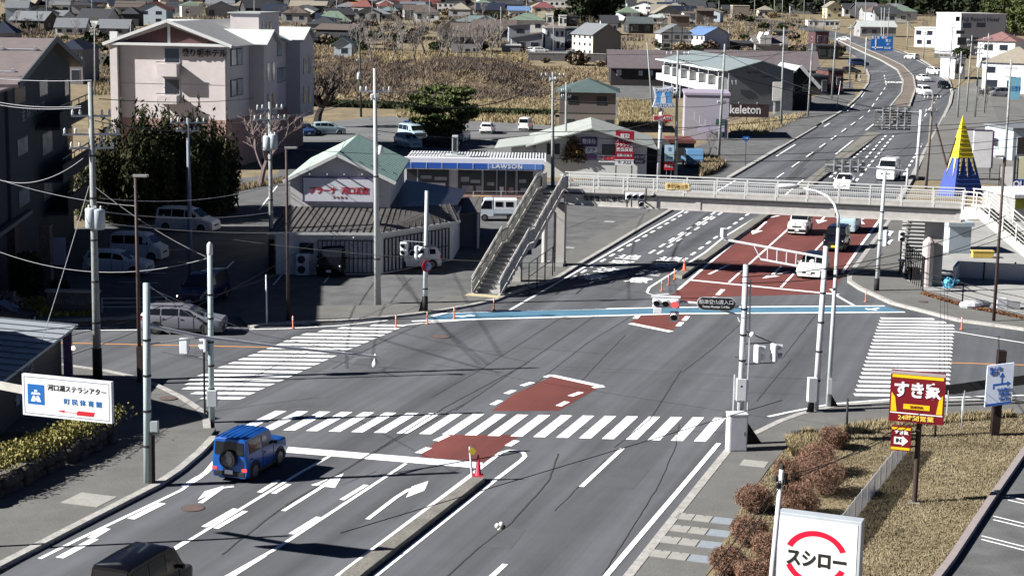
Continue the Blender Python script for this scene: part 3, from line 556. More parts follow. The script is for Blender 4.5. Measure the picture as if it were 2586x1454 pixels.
for (px, py, k, L_, W_, H_, c, rz, lab) in ((1231, 338, 'hatch', 4.1, 1.7, 1.55, P_WHITE, R(85), 'white hatchback parked rear towards us behind the convenience store'), (1327, 330, 'van', 3.5, 1.5, 1.8, P_WHITE, R(80), 'white small van parked by the hedge, half hidden by the pale roof'), (1030, 373, 'suv', 4.4, 1.75, 1.75, P_PALE, -R(60), 'pale wagon parked in shade just behind the blue-fronted store'), (1040, 352, 'van', 4.6, 1.8, 1.95, P_PALE, -R(60), 'pale high van parked second in the shaded row under the round pine'), (1048, 338, 'suv', 4.4, 1.75, 1.7, P_DBLUE, -R(60), 'dark blue car parked at the back of the shaded row'), (1113, 372, 'sedan', 4.4, 1.75, 1.45, P_DARK, -R(30), 'dark saloon parked by the roof air unit of the store'),
    (1120, 330, 'hatch', 4.1, 1.7, 1.5, P_PALE, -R(60), 'pale hatchback half hidden under the round pine'), (1163, 358, 'minivan', 4.5, 1.75, 1.85, P_WHITE, R(80), 'white minivan behind the chimney shaped roof unit'), (772, 342, 'hatch', 4.1, 1.7, 1.5, P_DBLUE, -R(70), 'bluish hatchback in deep shade below the pollarded tree'), (830, 340, 'suv', 4.3, 1.75, 1.65, P_PALE, R(10), 'pale wagon in deep shade beside the lamp with a round head'),
    (1337, 134, 'hatch', 4.2, 1.7, 1.5, P_WHITE, math.pi, 'white hatchback parked first above the dark retaining wall'), (1366, 135, 'suv', 4.2, 1.7, 1.6, P_WHITE, R(5), 'white car parked second above the dark retaining wall'), (1452, 136, 'sedan', 4.5, 1.75, 1.5, P_SILVER, math.pi, 'silver saloon parked beside the tall grey balcony house'), (1638, 214, 'hatch', 4.2, 1.75, 1.7, P_WHITE, math.pi + R(10), 'white car parked before the long dark timber house'), (1700, 246, 'suv', 4.2, 1.75, 1.6, P_WHITE, -R(120), 'white car half hidden behind the store pole sign'),
    (2168, 168, 'minivan', 4.6, 1.75, 1.85, P_DBLUE, R(10), 'dark blue minivan parked at the kerb of the far road'), (2503, 240, 'sedan', 4.5, 1.75, 1.45, P_DARK, R(180), 'dark saloon parked under the white house on the right'), (2524, 246, 'van', 3.6, 1.5, 1.85, P_GREY, R(180), 'grey small van parked beside the dark saloon on the right'), (2150, 186, 'hatch', 4, 1.7, 1.5, P_DARK, R(0), 'dark car parked beside the far shops')):
    car(k, L_, W_, H_, c, gc(px, py), rz, lab, 'car', group='cars parked in the back lots', detail=False)
def truck(loc, rz, label, body, cab2=None, L_=3.4, W_=1.48, box=False, H_=1.8, group=None):
    r = empty('light_truck', loc, rz, label, 'truck', group)
    c = MB(); pr = [(1.62, .35), (1.68, .85), (1.5, 1.0), (1.12, H_ - .05), (.95, H_), (.35, H_), (.3, 1.0), (.3, .35)] if not box else [(1.62, .35), (1.68, .95), (1.3, H_ - .05), (1.1, H_), (.35, H_), (.3, .35)]
    s = L_ / 3.4
    pr = [(a * s, b) for a, b in pr]; c.slab([Vector((a, W_ / 2, b)) for a, b in pr], Vector((0, 1, 0)), W_); c.build('cab', body, r, False, .05)
    k = MB(); k.slab([Vector((a, W_ / 2 * .86, b)) for a, b in ((1.53 * s, 1.03), (1.15 * s, H_ - .1))] + [Vector((a, -W_ / 2 * .86, b)) for a, b in ((1.15 * s, H_ - .1), (1.53 * s, 1.03))], Vector((1, 0, .6)).normalized(), -.02); k.build('windscreen', GLASS, r)
    for sy in (1, -1):
        k = MB(); k.slab([Vector((a, sy * (W_ / 2 + .012), b)) for a, b in ((1.4 * s, 1.02), (.5 * s, 1.02), (.5 * s, H_ - .12), (1.08 * s, H_ - .12))], Vector((0, sy, 0)), .012); k.build('side_window', GLASS, r)
        k = MB(); k.box((1.66 * s, sy * W_ * .37, .75), (.06, .2, .14)); k.build('headlight', LAMP, r)
        k = MB(); k.box((-1.7 * s, sy * W_ * .4, .6), (.04, .18, .12)); k.build('tail_light', TAIL, r)
    if cab2: k = MB(); k.bx(-1.6 * s, .3 * s, -W_ / 2, W_ / 2, .95, H_ - .02); k.build('canopy', cab2, r, False, .06)
    for x, sy in ((-.1, 1), (-.1, -1), (-.95, 1), (-.95, -1)) if cab2 else (): k = MB(); k.box((x * s, sy * (W_ / 2 + .005), 1.4), (.6 * s, .02, .4)); k.build('canopy_window', GLASS, r)
    k = MB(); k.bx(-1.7 * s, .28 * s, -W_ / 2, W_ / 2, .6, .66)
    for sy in (1, -1): k.bx(-1.7 * s, .28 * s, sy * W_ / 2 - .03, sy * W_ / 2 + .03, .66, .95)
    k.bx(-1.72 * s, -1.67 * s, -W_ / 2, W_ / 2, .6, .95); k.bx(-1.6 * s, 1.5 * s, -.35, .35, .38, .58); k.build('bed', body, r)
    for x in (1.05, -1.05):
        for sy in (1, -1):
            k = MB(); k.tube([(x * s, sy * (W_ / 2 - .16), .29), (x * s, sy * (W_ / 2 + .005), .29)], .29, 16); wo = k.build('wheel', TYRE, r); k = MB(); k.tube([(x * s, sy * (W_ / 2), .29), (x * s, sy * (W_ / 2 + .015), .29)], .17, 12); k.build('rim', RIM, wo)
    k = MB(); k.box((1.69 * s, 0, .5), (.02, .33, .16)); k.build('number_plate', PLATE, r)
    return r
truck(gc(1256, 556), math.pi + R(2), 'small white and blue crew truck before the store behind the stairs', paint('white_blue', (.6, .66, .72)), P_WHITE)
truck(gc(1748, 420), -R(88), 'light blue cab truck parked nose out under the red shop roof', P_TRUCK, None, 4.6, 1.8, True, 2.0)
truck(gc(1706, 214), R(175), 'grey pickup truck behind the store pole sign', P_GREY, None, 4.6, 1.75)
# ---------------------------------------------------------------- two walkers far up the pavement
def person(loc, h, top, leg, rz, label, mid=None):
    bm = bmesh.new(); s = h / 1.72; ly = bm.verts.layers.skin.verify()
    J = {'pel': (0, 0, .95), 'sp': (0, 0, 1.2), 'ch': (0, 0, 1.38), 'nk': (0, 0, 1.5), 'hd': (.02, 0, 1.62), 'ht': (.01, 0, 1.7), 'sl': (0, .18, 1.4), 'el': (-.04, .22, 1.12), 'wl': (.06, .24, .88), 'sr': (0, -.18, 1.4), 'er': (.04, -.22, 1.12), 'wr': (.12, -.22, .88), 'hl': (0, .1, .9), 'kl': (.12, .1, .5), 'al': (.06, .1, .08), 'fl': (.2, .1, .03), 'hr': (0, -.1, .9), 'kr': (.0, -.1, .5), 'ar': (-.16, -.1, .1), 'fr': (-.03, -.1, .03)}
    E = 'pel sp,sp ch,ch nk,nk hd,hd ht,ch sl,sl el,el wl,ch sr,sr er,er wr,pel hl,hl kl,kl al,al fl,pel hr,hr kr,kr ar,ar fr'
    rad = {'pel': .14, 'sp': .13, 'ch': .15, 'nk': .06, 'hd': .1, 'ht': .07, 'sl': .07, 'el': .05, 'wl': .04, 'sr': .07, 'er': .05, 'wr': .04, 'hl': .1, 'kl': .07, 'al': .05, 'fl': .04, 'hr': .1, 'kr': .07, 'ar': .05, 'fr': .04}
    V = {k: bm.verts.new(Vector(v) * s) for k, v in J.items()}
    for e in E.split(','): a, b = e.split(); bm.edges.new((V[a], V[b]))
    for k, v in V.items(): v[ly].radius = (rad[k] * s,) * 2; v[ly].use_root = k == 'pel'
    me = bpy.data.meshes.new('person'); bm.to_mesh(me); bm.free(); o = bpy.data.objects.new('person', me); C.objects.link(o); o.modifiers.new('skin', 'SKIN').use_smooth_shade = True; o.modifiers.new('sub', 'SUBSURF').levels = 1
    me.materials.append(leg); o.location = loc; o.rotation_euler = (0, 0, rz); tag(o, label, 'person')
    m = MB(); m.lathe([(.145 * s, .86 * s), (.175 * s, 1.0 * s), (.17 * s, 1.2 * s), (.2 * s, 1.38 * s), (.12 * s, 1.47 * s), (.05 * s, 1.5 * s)], 12); m.build('jacket', top, o, True)
    m = MB(); m.ball((-.01, 0, 1.65 * s), .115 * s, 10); m.build('hair', M('hair', .012, .6, 0), o, True)
    return o
person(gc(2162, 207), 1.7, M('cloth_black', .01, .9, 0), M('cloth_black', .01), R(100), 'person in black clothes walking on the far pavement')
person(gc(2171, 208), 1.68, M('cloth_grey', .22, .9, 0), M('cloth_pale', .5, .9, 0), R(80), 'person in a grey top and pale trousers walking on the far pavement')
# ---------------------------------------------------------------- the footbridge
BR = M('bridge_paint', (.50, .475, .44), .6, .06, 1.2); mixnoise(BR, 3, .1); BRW = M('railing_paint', (.62, .62, .6), .5, .05, 2); DARKM = M('dark_steel', .03, .6, .1); GALV = M('galvanised_steel', (.5, .52, .54), .45, .08, 3, metal=.3); DECKM = M('bridge_deck', (.17, .165, .155), .9, .15, 2)
PIERM = M('bridge_pier', (.36, .34, .31), .8, .1, 1)
BA, BB = G(1405, 672), G(2352, 718); bd = (BB - BA); BLEN = bd.length; bd.normalize(); bn = Vector((bd.y, -bd.x, 0))   # bn points to the camera
fb = empty('footbridge', BA, 0, 'grey steel pedestrian footbridge with white railings spanning the wide road', 'footbridge')
def L3(p): return Vector(p) - BA
f0 = BA + bn * .95
gl0, gl1 = onplane(1424, 500, f0, bn), onplane(2437, 545, f0, bn)
s0, s1 = (gl0 - BA).dot(bd), (gl1 - BA).dot(bd)
zb = (onplane(1450, 518, f0, bn).z + onplane(2436, 563, f0, bn).z) / 2; zt_ = (onplane(1428, 483, f0, bn).z + onplane(2436, 527, f0, bn).z) / 2
zd0, zd1 = onplane(1428, 483, f0, bn).z, onplane(2436, 527, f0, bn).z; zg0, zg1 = onplane(1450, 518, f0, bn).z, onplane(2436, 563, f0, bn).z
print('BRIDGE', BLEN, s0, s1, zb, zt_, zd0, zd1, zg0, zg1)
def bp(s, q, z): return L3(BA + bd * s + bn * q) + Vector((0, 0, z))
for q in (.95, -.95):
    m = MB(); m.slab([bp(s0, q, zg0), bp(s1, q, zg1), bp(s1, q, zd1 - .12), bp(s0, q, zd0 - .12)], bn * (1 if q > 0 else -1), .14)
    gd = m.build('girder', BR, fb)
    m = MB(); m.beam(bp(s0, q, zg0 + .02), bp(s1, q, zg1 + .02), .3, .05); m.build('flange', BR, gd)
    if q > 0:
        for t in (.345, .68, .985):
            m = MB(); m.beam(bp(s0 + (s1 - s0) * t, q + .03, zg0 + (zg1 - zg0) * t + .03), bp(s0 + (s1 - s0) * t, q + .03, zd0 + (zd1 - zd0) * t - .14), .34, .04, bn); m.build('splice_plate', BR, gd)
m = MB(); m.slab([bp(s0 - 1.6, 1.08, zd0), bp(s1 + .3, 1.08, zd1), bp(s1 + .3, -1.08, zd1), bp(s0 - 1.6, -1.08, zd0)], Vector((0, 0, 1)), .14); m.build('deck', DECKM, fb)
m = MB(); m.beam(bp(s0, 1.1, zd0 - .1), bp(s1 + .3, 1.1, zd1 - .1), .04, .1); m.build('deck_edge', DARKM, fb)
for q in (1.0, -1.0):
    rl = MB(); rl.beam(bp(s0 - .3, q, zd0 + 1.1), bp(s1, q, zd1 + 1.1), .1, .07); rail = rl.build('railing', BRW, fb)
    for h, wd in ((.74, .05), (.4, .05)): r2 = MB(); r2.beam(bp(s0, q, zd0 + h), bp(s1, q, zd1 + h), wd, wd); r2.build('rail_bar', BRW, rail)
    r2 = MB(); r2.beam(bp(s0, q, zd0 + .1), bp(s1, q, zd1 + .1), .05, .2); r2.build('kick_plate', BR, rail)
    n_ = 13
    for i in range(n_ + 1):
        t = i / n_; s = s0 + (s1 - s0) * t; zd = zd0 + (zd1 - zd0) * t; r2 = MB(); r2.beam(bp(s, q, zd), bp(s, q, zd + 1.07), .09, .09, bd); r2.build('rail_post', BRW, rail)
m = MB(); sp = np.arange(s0 + .3, s1, .14)
for s in sp:
    t = (s - s0) / (s1 - s0); zd = zd0 + (zd1 - zd0) * t; m.beam(bp(s, -.97, zd + .18), bp(s, -.97, zd + .72), .02, .02, bd)
o = m.build('baluster', BRW, fb); o['kind'] = 'stuff'
# name of the bridge on its girder
rzb = math.atan2(bd.y, bd.x)
ps = (onplane(1534, 499, f0, bn) - BA).dot(bd); tt = (ps - s0) / (s1 - s0)
text('船津登山道歩道橋', .36, M('sign_black', .015, .6, 0), fb, bp(ps - .1, .975, zg0 + (zg1 - zg0) * tt + .5), (R(90), 0, rzb), 'bridge_name', .006, .012, space=1.15)
# piers
pm = MB(); pm.box(L3(BA + bd * .2) + Vector((0, 0, zg0 / 2)), (.75, .75, zg0), rzb); pm.build('pier', PIERM, fb)
pm = MB(); pm.tube([bp(-.75, .5, .0), bp(-.75, .5, zg0 - .2)], .2, 10); pm.build('drain_pipe', BR, fb)
pm = MB(); pm.box(bp(-.2, .2, .15), (1.6, 1.3, .3), rzb); pm.build('pier_base', CONC, fb)
pm = MB(); pm.box(bp(BLEN, -.1, zg1 / 2), (1.2, .9, zg1), rzb); pm.build('pier', PIERM, fb)
pm = MB(); pm.tube([bp(BLEN - .35, .75, 0), bp(BLEN - .35, .75, 2.9), bp(BLEN - .3, .7, 3.2)], [.38, .36, .1], 14); pm.build('pier_sleeve', M('old_pole', (.5, .44, .42), .8, .1), fb)
# left stair, coming down towards the crossing
F0, F1 = G(1190, 748), G(1262, 750); sw = (F1 - F0).length; foot = (F0 + F1) / 2; top = BA + bd * (s0 - .75) + bn * .3; top.z = 0
sdv = (foot - top); SL = sdv.length; sdv.normalize(); sn = Vector((-sdv.y, sdv.x, 0)); 
if sn.x < 0: sn = -sn
HW = .92
def sp_(d, q, z): return L3(top + sdv * d + sn * q) + Vector((0, 0, z))
d0 = 1.0; mid0, mid1 = SL * .52, SL * .52 + 1.0; rise = zd0 - .0
def sz(d):
    run = (mid0 - d0) + (SL - mid1)
    if d <= d0: return zd0
    if d <= mid0: return zd0 - rise * (d - d0) / run
    if d <= mid1: return zd0 - rise * (mid0 - d0) / run
    return max(0, zd0 - rise * ((mid0 - d0) + (d - mid1)) / run)
st_ = empty('footbridge_stair', (0, 0, 0)); bpy.data.objects.remove(st_)
m = MB(); m.slab([sp_(0, -HW, zd0 + .002), sp_(0, HW, zd0 + .002), sp_(d0, HW, zd0 + .002), sp_(d0, -HW, zd0 + .002)], Vector((0, 0, 1)), .14); m.build('stair_landing', CONC, fb)
m = MB(); nst = 24; tr = (SL - d0 - 1.0) / nst
d = d0; stc = M('stair_concrete', (.36, .355, .335), .9, .2, 3)
edges = []
while d < SL - .01:
    if mid0 - .01 < d < mid1 - .01: step = mid1 - d
    else: step = min(tr, (mid0 - d) if d < mid0 else SL - d)
    z = sz(d + step) if not (mid0 - .01 < d < mid1 - .01) else sz(d)
    hgt = .2
    m.slab([sp_(d, -HW + .06, z), sp_(d, HW - .06, z), sp_(d + step, HW - .06, z), sp_(d + step, -HW + .06, z)], Vector((0, 0, 1)), .2 if z > .2 else max(z, .05)); edges.append((d + step, z)); d += step
m.build('steps', stc, fb)
for q in (-HW, HW):
    pts = [(0, zd0), (d0, zd0), (mid0, sz(mid0)), (mid1, sz(mid1)), (SL, 0.)]
    m = MB()
    for a, b in zip(pts, pts[1:]): m.slab([sp_(a[0], q, a[1] - .28), sp_(b[0], q, max(b[1] - .28, 0)), sp_(b[0], q, b[1] + .12), sp_(a[0], q, a[1] + .12)], sn * (1 if q > 0 else -1), .1)
    so_ = m.build('stringer', BR, fb)
    rr = MB(); rr.tube([sp_(a, q, b + 1.12) for a, b in pts], .045, 8); hr = rr.build('handrail', BR, fb); rr = MB(); rr.tube([sp_(a, q * .9, b + .85) for a, b in pts], .03, 6); rr.build('rail_bar', BR, hr)
    PN = M('rail_panel', (.54, .53, .49), .8, .25, 6); mixnoise(PN, 30, .35)
    for a, b in zip(pts, pts[1:]):
        k = max(1, round((b[0] - a[0]) / 1.25))
        for i in range(k):
            t0, t1 = i / k, (i + 1) / k; A = (a[0] + (b[0] - a[0]) * t0, a[1] + (b[1] - a[1]) * t0); B = (a[0] + (b[0] - a[0]) * t1, a[1] + (b[1] - a[1]) * t1)
            mm = MB(); mm.slab([sp_(A[0] + .05, q, A[1] + .18), sp_(B[0] - .05, q, B[1] + .18), sp_(B[0] - .05, q, B[1] + 1.0), sp_(A[0] + .05, q, A[1] + 1.0)], sn, .03); mm.build('rail_panel', PN, so_)
            mm = MB(); mm.beam(sp_(A[0], q, A[1] - .1), sp_(A[0], q, A[1] + 1.1), .07, .07, sdv); mm.build('rail_post', BR, so_)
for dd, qs in ((mid0 + .5, (.1,)),):
    mm = MB(); mm.box(sp_(dd, 0, sz(dd) / 2 - .15), (.55, .55, sz(dd) - .3), rzb); mm.build('stair_pier', PIERM, fb)
mm = MB(); mm.slab([sp_(SL, -HW - .15, .14), sp_(SL, HW + .15, .14), sp_(SL + .7, HW + .15, .14), sp_(SL + .7, -HW - .15, .14)], Vector((0, 0, 1)), .1); mm.build('foot_slab', M('yellow_edge', (.48, .42, .25), .85, .15), fb)
# the landing's outer railing on the left end
mm = MB(); mm.slab([bp(s0 - 1.6, -1.0, zd0), bp(s0 - 1.6, .55, zd0), bp(s0 - 1.6, .55, zd0 + 1.05), bp(s0 - 1.6, -1.0, zd0 + 1.05)], -bd, .05); mm.build('landing_panel', BR, fb)
# right stair, a broad flight running on down to the right
R0 = BA + bd * (s1 + .1) + bn * .2; fe = G(2760, 760); rv = (fe - R0); rv.z = 0; RL = rv.length; rv.normalize(); rn = Vector((rv.y, -rv.x, 0)); dz = zd1 / (RL - 1.2)
def rp(d, q, z): return L3(R0 + rv * d + rn * q) + Vector((0, 0, z))
def rz_(d): return zd1 if d < 1.2 else zd1 - (d - 1.2) * dz
RS = M('stair_cream', (.62, .6, .55), .7, .05)
m = MB(); d = 0.
while d < RL: m.slab([rp(d, -.95, rz_(d)), rp(d, .95, rz_(d)), rp(d + .3, .95, rz_(d)), rp(d + .3, -.95, rz_(d))], Vector((0, 0, 1)), .16); d += .3
m.build('steps', stc, fb)
for q in (1.0, -1.0):
    m = MB(); m.slab([rp(0, q, zd1 - .7), rp(1.2, q, zd1 - .55), rp(RL, q, -.5), rp(RL, q, .15), rp(1.2, q, zd1 + .15), rp(0, q, zd1 + .15)], rn * (1 if q > 0 else -1), .14); so_ = m.build('stringer', RS, fb)
    for h in (1.12, .85, .6, .35): mm = MB(); mm.tube([rp(0, q, zd1 + h), rp(1.2, q, zd1 + h), rp(RL, q, h)], .045 if h > 1 else .03, 8); mm.build('handrail' if h > 1 else 'rail_bar', RS, so_)
    for i in range(10): d = .1 + i * RL / 9.5; mm = MB(); mm.beam(rp(d, q, rz_(d)), rp(d, q, rz_(d) + 1.1), .08, .08, rv); mm.build('rail_post', RS, so_)
mm = MB(); mm.box(rp(5.2, 0, rz_(5.2) / 2 - .2), (.5, .5, rz_(5.2) - .4), rzb); mm.build('stair_pier', RS, fb)
# far stair behind the right pier
FS = BA + bd * (BLEN - 1.2) - bn * 1.2; m = MB()
for i in range(15): m.box(L3(FS - bn * (.35 * i)) + Vector((0, 0, zd1 - .2 - .3 * i)), (1.6, .4, .12), rzb)
m.build('steps', RS, fb)
# yellow banner hung on the railing
yb = onplane(1710, 470, BA + bn * 1.06, bn); o = empty('railing_banner', yb, rzb, 'yellow cloth banner with brown lettering tied to the footbridge railing', 'banner')
m = MB()
for i in range(8):
    a = -.8 + i * .2; m.slab([Vector((a, -.02 * math.sin(i), -.24 + .02 * math.cos(i * 2))), Vector((a + .2, -.02 * math.sin(i + 1), -.24 + .02 * math.cos(i * 2 + 2))), Vector((a + .2, -.02 * math.sin(i + 1), .2)), Vector((a, -.02 * math.sin(i), .2))], Vector((0, -1, 0)), .01)
m.build('cloth', M('banner_yellow', (.62, .5, .22), .8, .1), o); text('歩行者注意', .3, M('sign_brown', (.25, .06, .02), .7, 0), o, (0, -.035, -.02), (R(90), 0, 0), sx=.95)
# ---------------------------------------------------------------- poles, lamps and signals
POLEC = M('pole_concrete', (.31, .325, .31), .85, .12, 1.5); mixnoise(POLEC, 5, .15); POLEG = M('pole_paint_pale', (.50, .53, .53), .5, .07, 2); POLEB = M('pole_brown', (.06, .04, .034), .6, .15); POLEW = M('pole_white', (.6, .6, .62), .5, .05); TRANS = M('transformer_grey', (.48, .53, .54), .5, .08); INS = M('insulator', (.66, .66, .64), .3, 0); GUARD = M('cable_guard', .015, .7, .1); WIREM = M('cable_black', .012, .6, 0); WIREG = M('cable_grey', (.3, .3, .31), .5, 0)
def topz(px, py, base): return at(px, py, base.y)
def pole(base, top, r0=.17, r1=.1, mat=None, name='utility_pole', label='', cat='utility pole', group=None, arms=(), trans=(), guard=0, deep=True, wraps=0, pxbase=True):
    """base and top are photograph points; arms = (height fraction, half length, yaw); trans = (fraction, side)"""
    B = G(*base) if not isinstance(base, Vector) else base; T = topz(*top, B); h = max(T.z - B.z, 1.5)
    o = empty(name, B, 0, label, cat, group); dx = (T.x - B.x); lean = Vector((max(-.02, min(.02, dx / h)), 0, 1)) if abs(dx / h) < .05 else Vector((dx / h, 0, 1))
    m = MB(); m.tube([Vector((0, 0, -.1)), lean * h], [r0, r1], 14); m.build('shaft', mat or POLEC, o, True)
    def pt(f): return lean * (h * f)
    for f, hl, yaw in arms:
        c = pt(f); d = Vector((math.cos(yaw), math.sin(yaw), 0)); m = MB(); m.beam(c - d * hl, c + d * hl, .09, .09); am = m.build('crossarm', GALV, o)
        if deep:
            for t in (-.92, -.55, .55, .92):
                m = MB(); q = c + d * hl * t; m.lathe([(.03, .04), (.07, .08), (.05, .13), (.07, .17), (.05, .24), (.02, .3)], 8, q); m.build('insulator', INS, am, True)
    for f, side in trans:
        c = pt(f) + Vector((side * .45, -.1, 0)); m = MB(); m.lathe([(.02, .47), (.26, .45), (.3, .4), (.3, -.45), (.25, -.5), (.02, -.5)], 14, c); to = m.build('transformer', TRANS, o, True)
        m = MB(); m.beam(pt(f) + Vector((0, 0, .2)), c + Vector((0, 0, .2)), .08, .08); m.build('bracket', GALV, to)
        for a in (-.12, .12): m = MB(); m.lathe([(.05, 0), (.05, .1), (.03, .16)], 8, c + Vector((a, 0, .45))); m.build('bushing', INS, to)
    if guard: m = MB(); m.tube([Vector((0, 0, 0)), Vector((0, 0, guard))], [r0 + .03, r0 + .02], 14); m.build('base_guard', GUARD, o, True)
    for i in range(wraps):
        z = h * (.2 + .7 * i / max(1, wraps)); m = MB(); m.tube([pt(z / h) - Vector((0, 0, .04)), pt(z / h) + Vector((0, 0, .04))], r0 + (r1 - r0) * z / h + .02, 12); m.build('pole_band', DARKM, o)
    o['h'] = h; return o, B, h, pt
def steps(o, pt, h, r):
    m = MB()
    for i in range(int((h - 2.5) / .9)):
        z = (2 + i * .9) / h; s = 1 if i % 2 else -1; m.beam(pt(z) + Vector((s * r, 0, 0)), pt(z) + Vector((s * (r + .17), 0, 0)), .022)
    m.build('foot_bolts', DARKM, o)['kind'] = 'stuff'
u1, U1, h1, p1 = pole((247, 962), (228, 208), .2, .11, label='tall weathered concrete pole carrying a transformer above the shaded car park', arms=((.89, .9, .25), (.83, 1.3, .25), (.785, 1.0, .35)), trans=((.555, -.15), (.552, .55)), guard=1.6, wraps=5); steps(u1, p1, h1, .15)
m = MB(); m.beam(p1(.81), p1(.75) + Vector((-.0, 0, 0)), .05); m.beam(p1(.86) + Vector((.8, .2, 0)), p1(.76), .06); m.build('arm_brace', GALV, u1)
u5, U5, h5, p5 = pole((686, 690), (681, 258), .17, .1, label='concrete pole with two pale transformers behind the shop with the green roof', arms=((.96, .9, .5), (.9, 1.1, .5)), trans=((.765, -.35), (.775, .45)), guard=2.2, wraps=3)
u7, U7, h7, p7 = pole((954, 771), (946, 173), .21, .09, label='tall pale concrete pole standing in front of the barred shop front', arms=((.905, .9, .1), (.875, .5, 1.2)), wraps=2, mat=M('pole_concrete_pale', (.44, .45, .43), .8, .08, 1.5)); steps(u7, p7, h7, .14)
m = MB(); m.lathe([(.02, .3), (.14, .25), (.16, -.2), (.05, -.3)], 12, p7(.66) + Vector((.3, -.1, 0))); m.build('junction_box', INS, u7, True)
u8, U8, h8, p8 = pole((1073, 790), (1078, 482), .15, .11, POLEG, 'signal_pole', 'pale pole with a no-parking roundel and pedestrian signals before the stair', 'signal pole', guard=1.0, wraps=2)
uA, UA, hA, pA = pole((1396, 470), (1392, 182), .19, .1, label='tall pale concrete pole rising behind the head of the stair', arms=((.965, 1.2, .2), (.93, .6, 1.0)), guard=0)
uB, UB, hB, pB = pole((1428, 440), (1430, 208), .14, .09, label='thinner grey concrete pole beside the orange-brown tree', arms=((.9, .5, .2), (.84, .5, .2)))
uD, UD, hD, pD = pole((482, 700), (474, 298), .17, .1, M('pole_shade', (.22, .24, .3), .8, .1), label='concrete pole, its shade painted bluish, in front of the dark conifers', arms=((.97, 1.1, .3), (.92, .7, .3)), trans=())  # shade is put into this pole's bluish concrete colour
pole((912, 295), (905, 108), .17, .1, M('pole_dark', .05, .8, .1), label='dark slim pole on the edge of the dry grass mound', arms=((.75, .5, .2),), trans=((.55, -.4),))
pole((240, 240), (240, 60), .16, .1, label='grey pole with a small transformer between the dark gable house and the hotel', arms=((.88, .8, .1), (.84, .7, .8)), trans=())
pole((12, 640), (8, 190), .09, .08, POLEG, 'drain_pole', 'thin pale mast beside the dark apartment block', 'mast')
pole((1706, 452), (1712, 128), .18, .1, label='concrete pole carrying many crossarms beside the store pole sign', arms=((.97, 1.2, .1), (.9, 1.4, .1)), trans=())
pole((1814, 408), (1833, 112), .18, .1, label='concrete pole at the left side of the lettered brown fence sign', arms=((.5, .5, .2),))
pole((1972, 322), (1980, 70), .17, .1, label='concrete pole standing between the brown fence sign and the black shed', arms=((.82, .5, .2),))
pole((2040, 296), (2053, 110), .17, .1, label='concrete pole in front of the black shed with a pale gable edge', arms=((.9, .6, .2),))
pole((2100, 250), (2116, 66), .16, .09, label='concrete pole beside the dark shop front, lower trunk brown', arms=((.95, .6, .2),))
pole((2145, 222), (2149, 62), .16, .09, label='concrete pole at the bend, beyond the two walkers', arms=((.93, .6, .2),))
pole((2184, 186), (2188, 94), .13, .1, POLEG, 'sign_mast', 'pale mast of the blue direction board at the bend', 'mast')
pole((2112, 277), (2123, 205), .06, .05, POLEW, 'marker_pole', 'short white marker pole at the left kerb of the far road', 'marker pole')
for i, (bx_, by_, tx_, ty_, lb) in enumerate(((1650, 300, 1634, 108, 'slim pole with a blue flag top before the long dark timber house'), (2418, 300, 2428, 130, 'grey pole nearest the road in the right hand pole row'), (2440, 285, 2455, 90, 'purplish pole second in the right hand pole row'), (2462, 300, 2475, 110, 'tall grey pole third in the right hand pole row'), (2485, 290, 2497, 85, 'tall grey pole in front of the red roofed white house'), (2534, 470, 2554, 150, 'slim grey pole at the far right behind the street lamp'), (2516, 190, 2526, 125, 'short pole by the white house with the mauve roof'), (2240, 112, 2246, 20, 'pale pole behind the pale grey hall'), (2396, 200, 2410, 60, 'grey pole before the white resort building'), (2290, 125, 2293, 55, 'slim pole left of the white resort building'), (2332, 148, 2336, 78, 'slim pole with round mirrors beside the far lot'))):
    pole((bx_, by_), (tx_, ty_), .15, .09, POLEC, label=lb, arms=((.93, .8, .15), (.86, .6, .15)) if i not in (0, 6) else (), trans=((.72, .4),) if i in (1, 3) else (), deep=i in (1, 2, 3, 4))
for i, (x, y0, y1) in enumerate(((118, 70, -5), (232, 50, -8), (398, 48, 5), (480, 52, -5), (530, 42, -6), (850, 62, -6), (1265, 115, 18), (1200, 60, -6), (1398, 130, 50), (1480, 52, 15), (1512, 58, 20), (1580, 45, -4), (1636, 45, -5), (1705, 38, -5), (1815, 52, 2), (1905, 50, -4), (1955, 45, -5), (1975, 60, -3), (2030, 50, -6), (2080, 90, 0), (2160, 60, -6), (2186, 58, -6), (2263, 46, -6), (1840, 130, 62), (1560, 130, 75), (330, 130, 58), (642, 78, 2), (1085, 60, -5), (940, 55, -4), (1330, 60, -4))):
    pole((x, y0), (x, y1), .17, .11, POLEC, label='slim concrete utility pole far off among the houses of the town', group='utility poles far off in the town', arms=((.92, .8, .2),), deep=False)
# street lamps
def lamp(base, top, arm, label, mat=POLEB, lamp_end=None):
    o, B, h, pt = pole(base, top, .1, .07, mat, 'street_lamp', label, 'street lamp', guard=0)
    d = Vector((math.cos(arm), math.sin(arm), 0)); m = MB(); m.slab([pt(1) + d * a + Vector((-d.y, d.x, 0)) * b for a, b in ((-.1, -.12), (.55, -.16), (.62, 0), (.55, .16), (-.1, .12))], Vector((0, 0, 1)), .1); m.build('lamp_head', M('lamp_head', (.3, .3, .29), .5, .1), o)
    return o, B, h, pt
lo, lB, lh, lpt = lamp((354, 969), (342, 441), 0, 'brown street lamp beside the left crossing corner')
m = MB(); m.box((0, 0, .9), (.24, .24, 1.8)); m.build('base_guard', POLEB, lo)
lamp((728, 812), (723, 371), .1, 'brown street lamp on the pavement before the shop with red lettering')
lamp((2509, 815), (2537, 393), math.pi, 'brown street lamp at the right crossing corner near the dark fence')
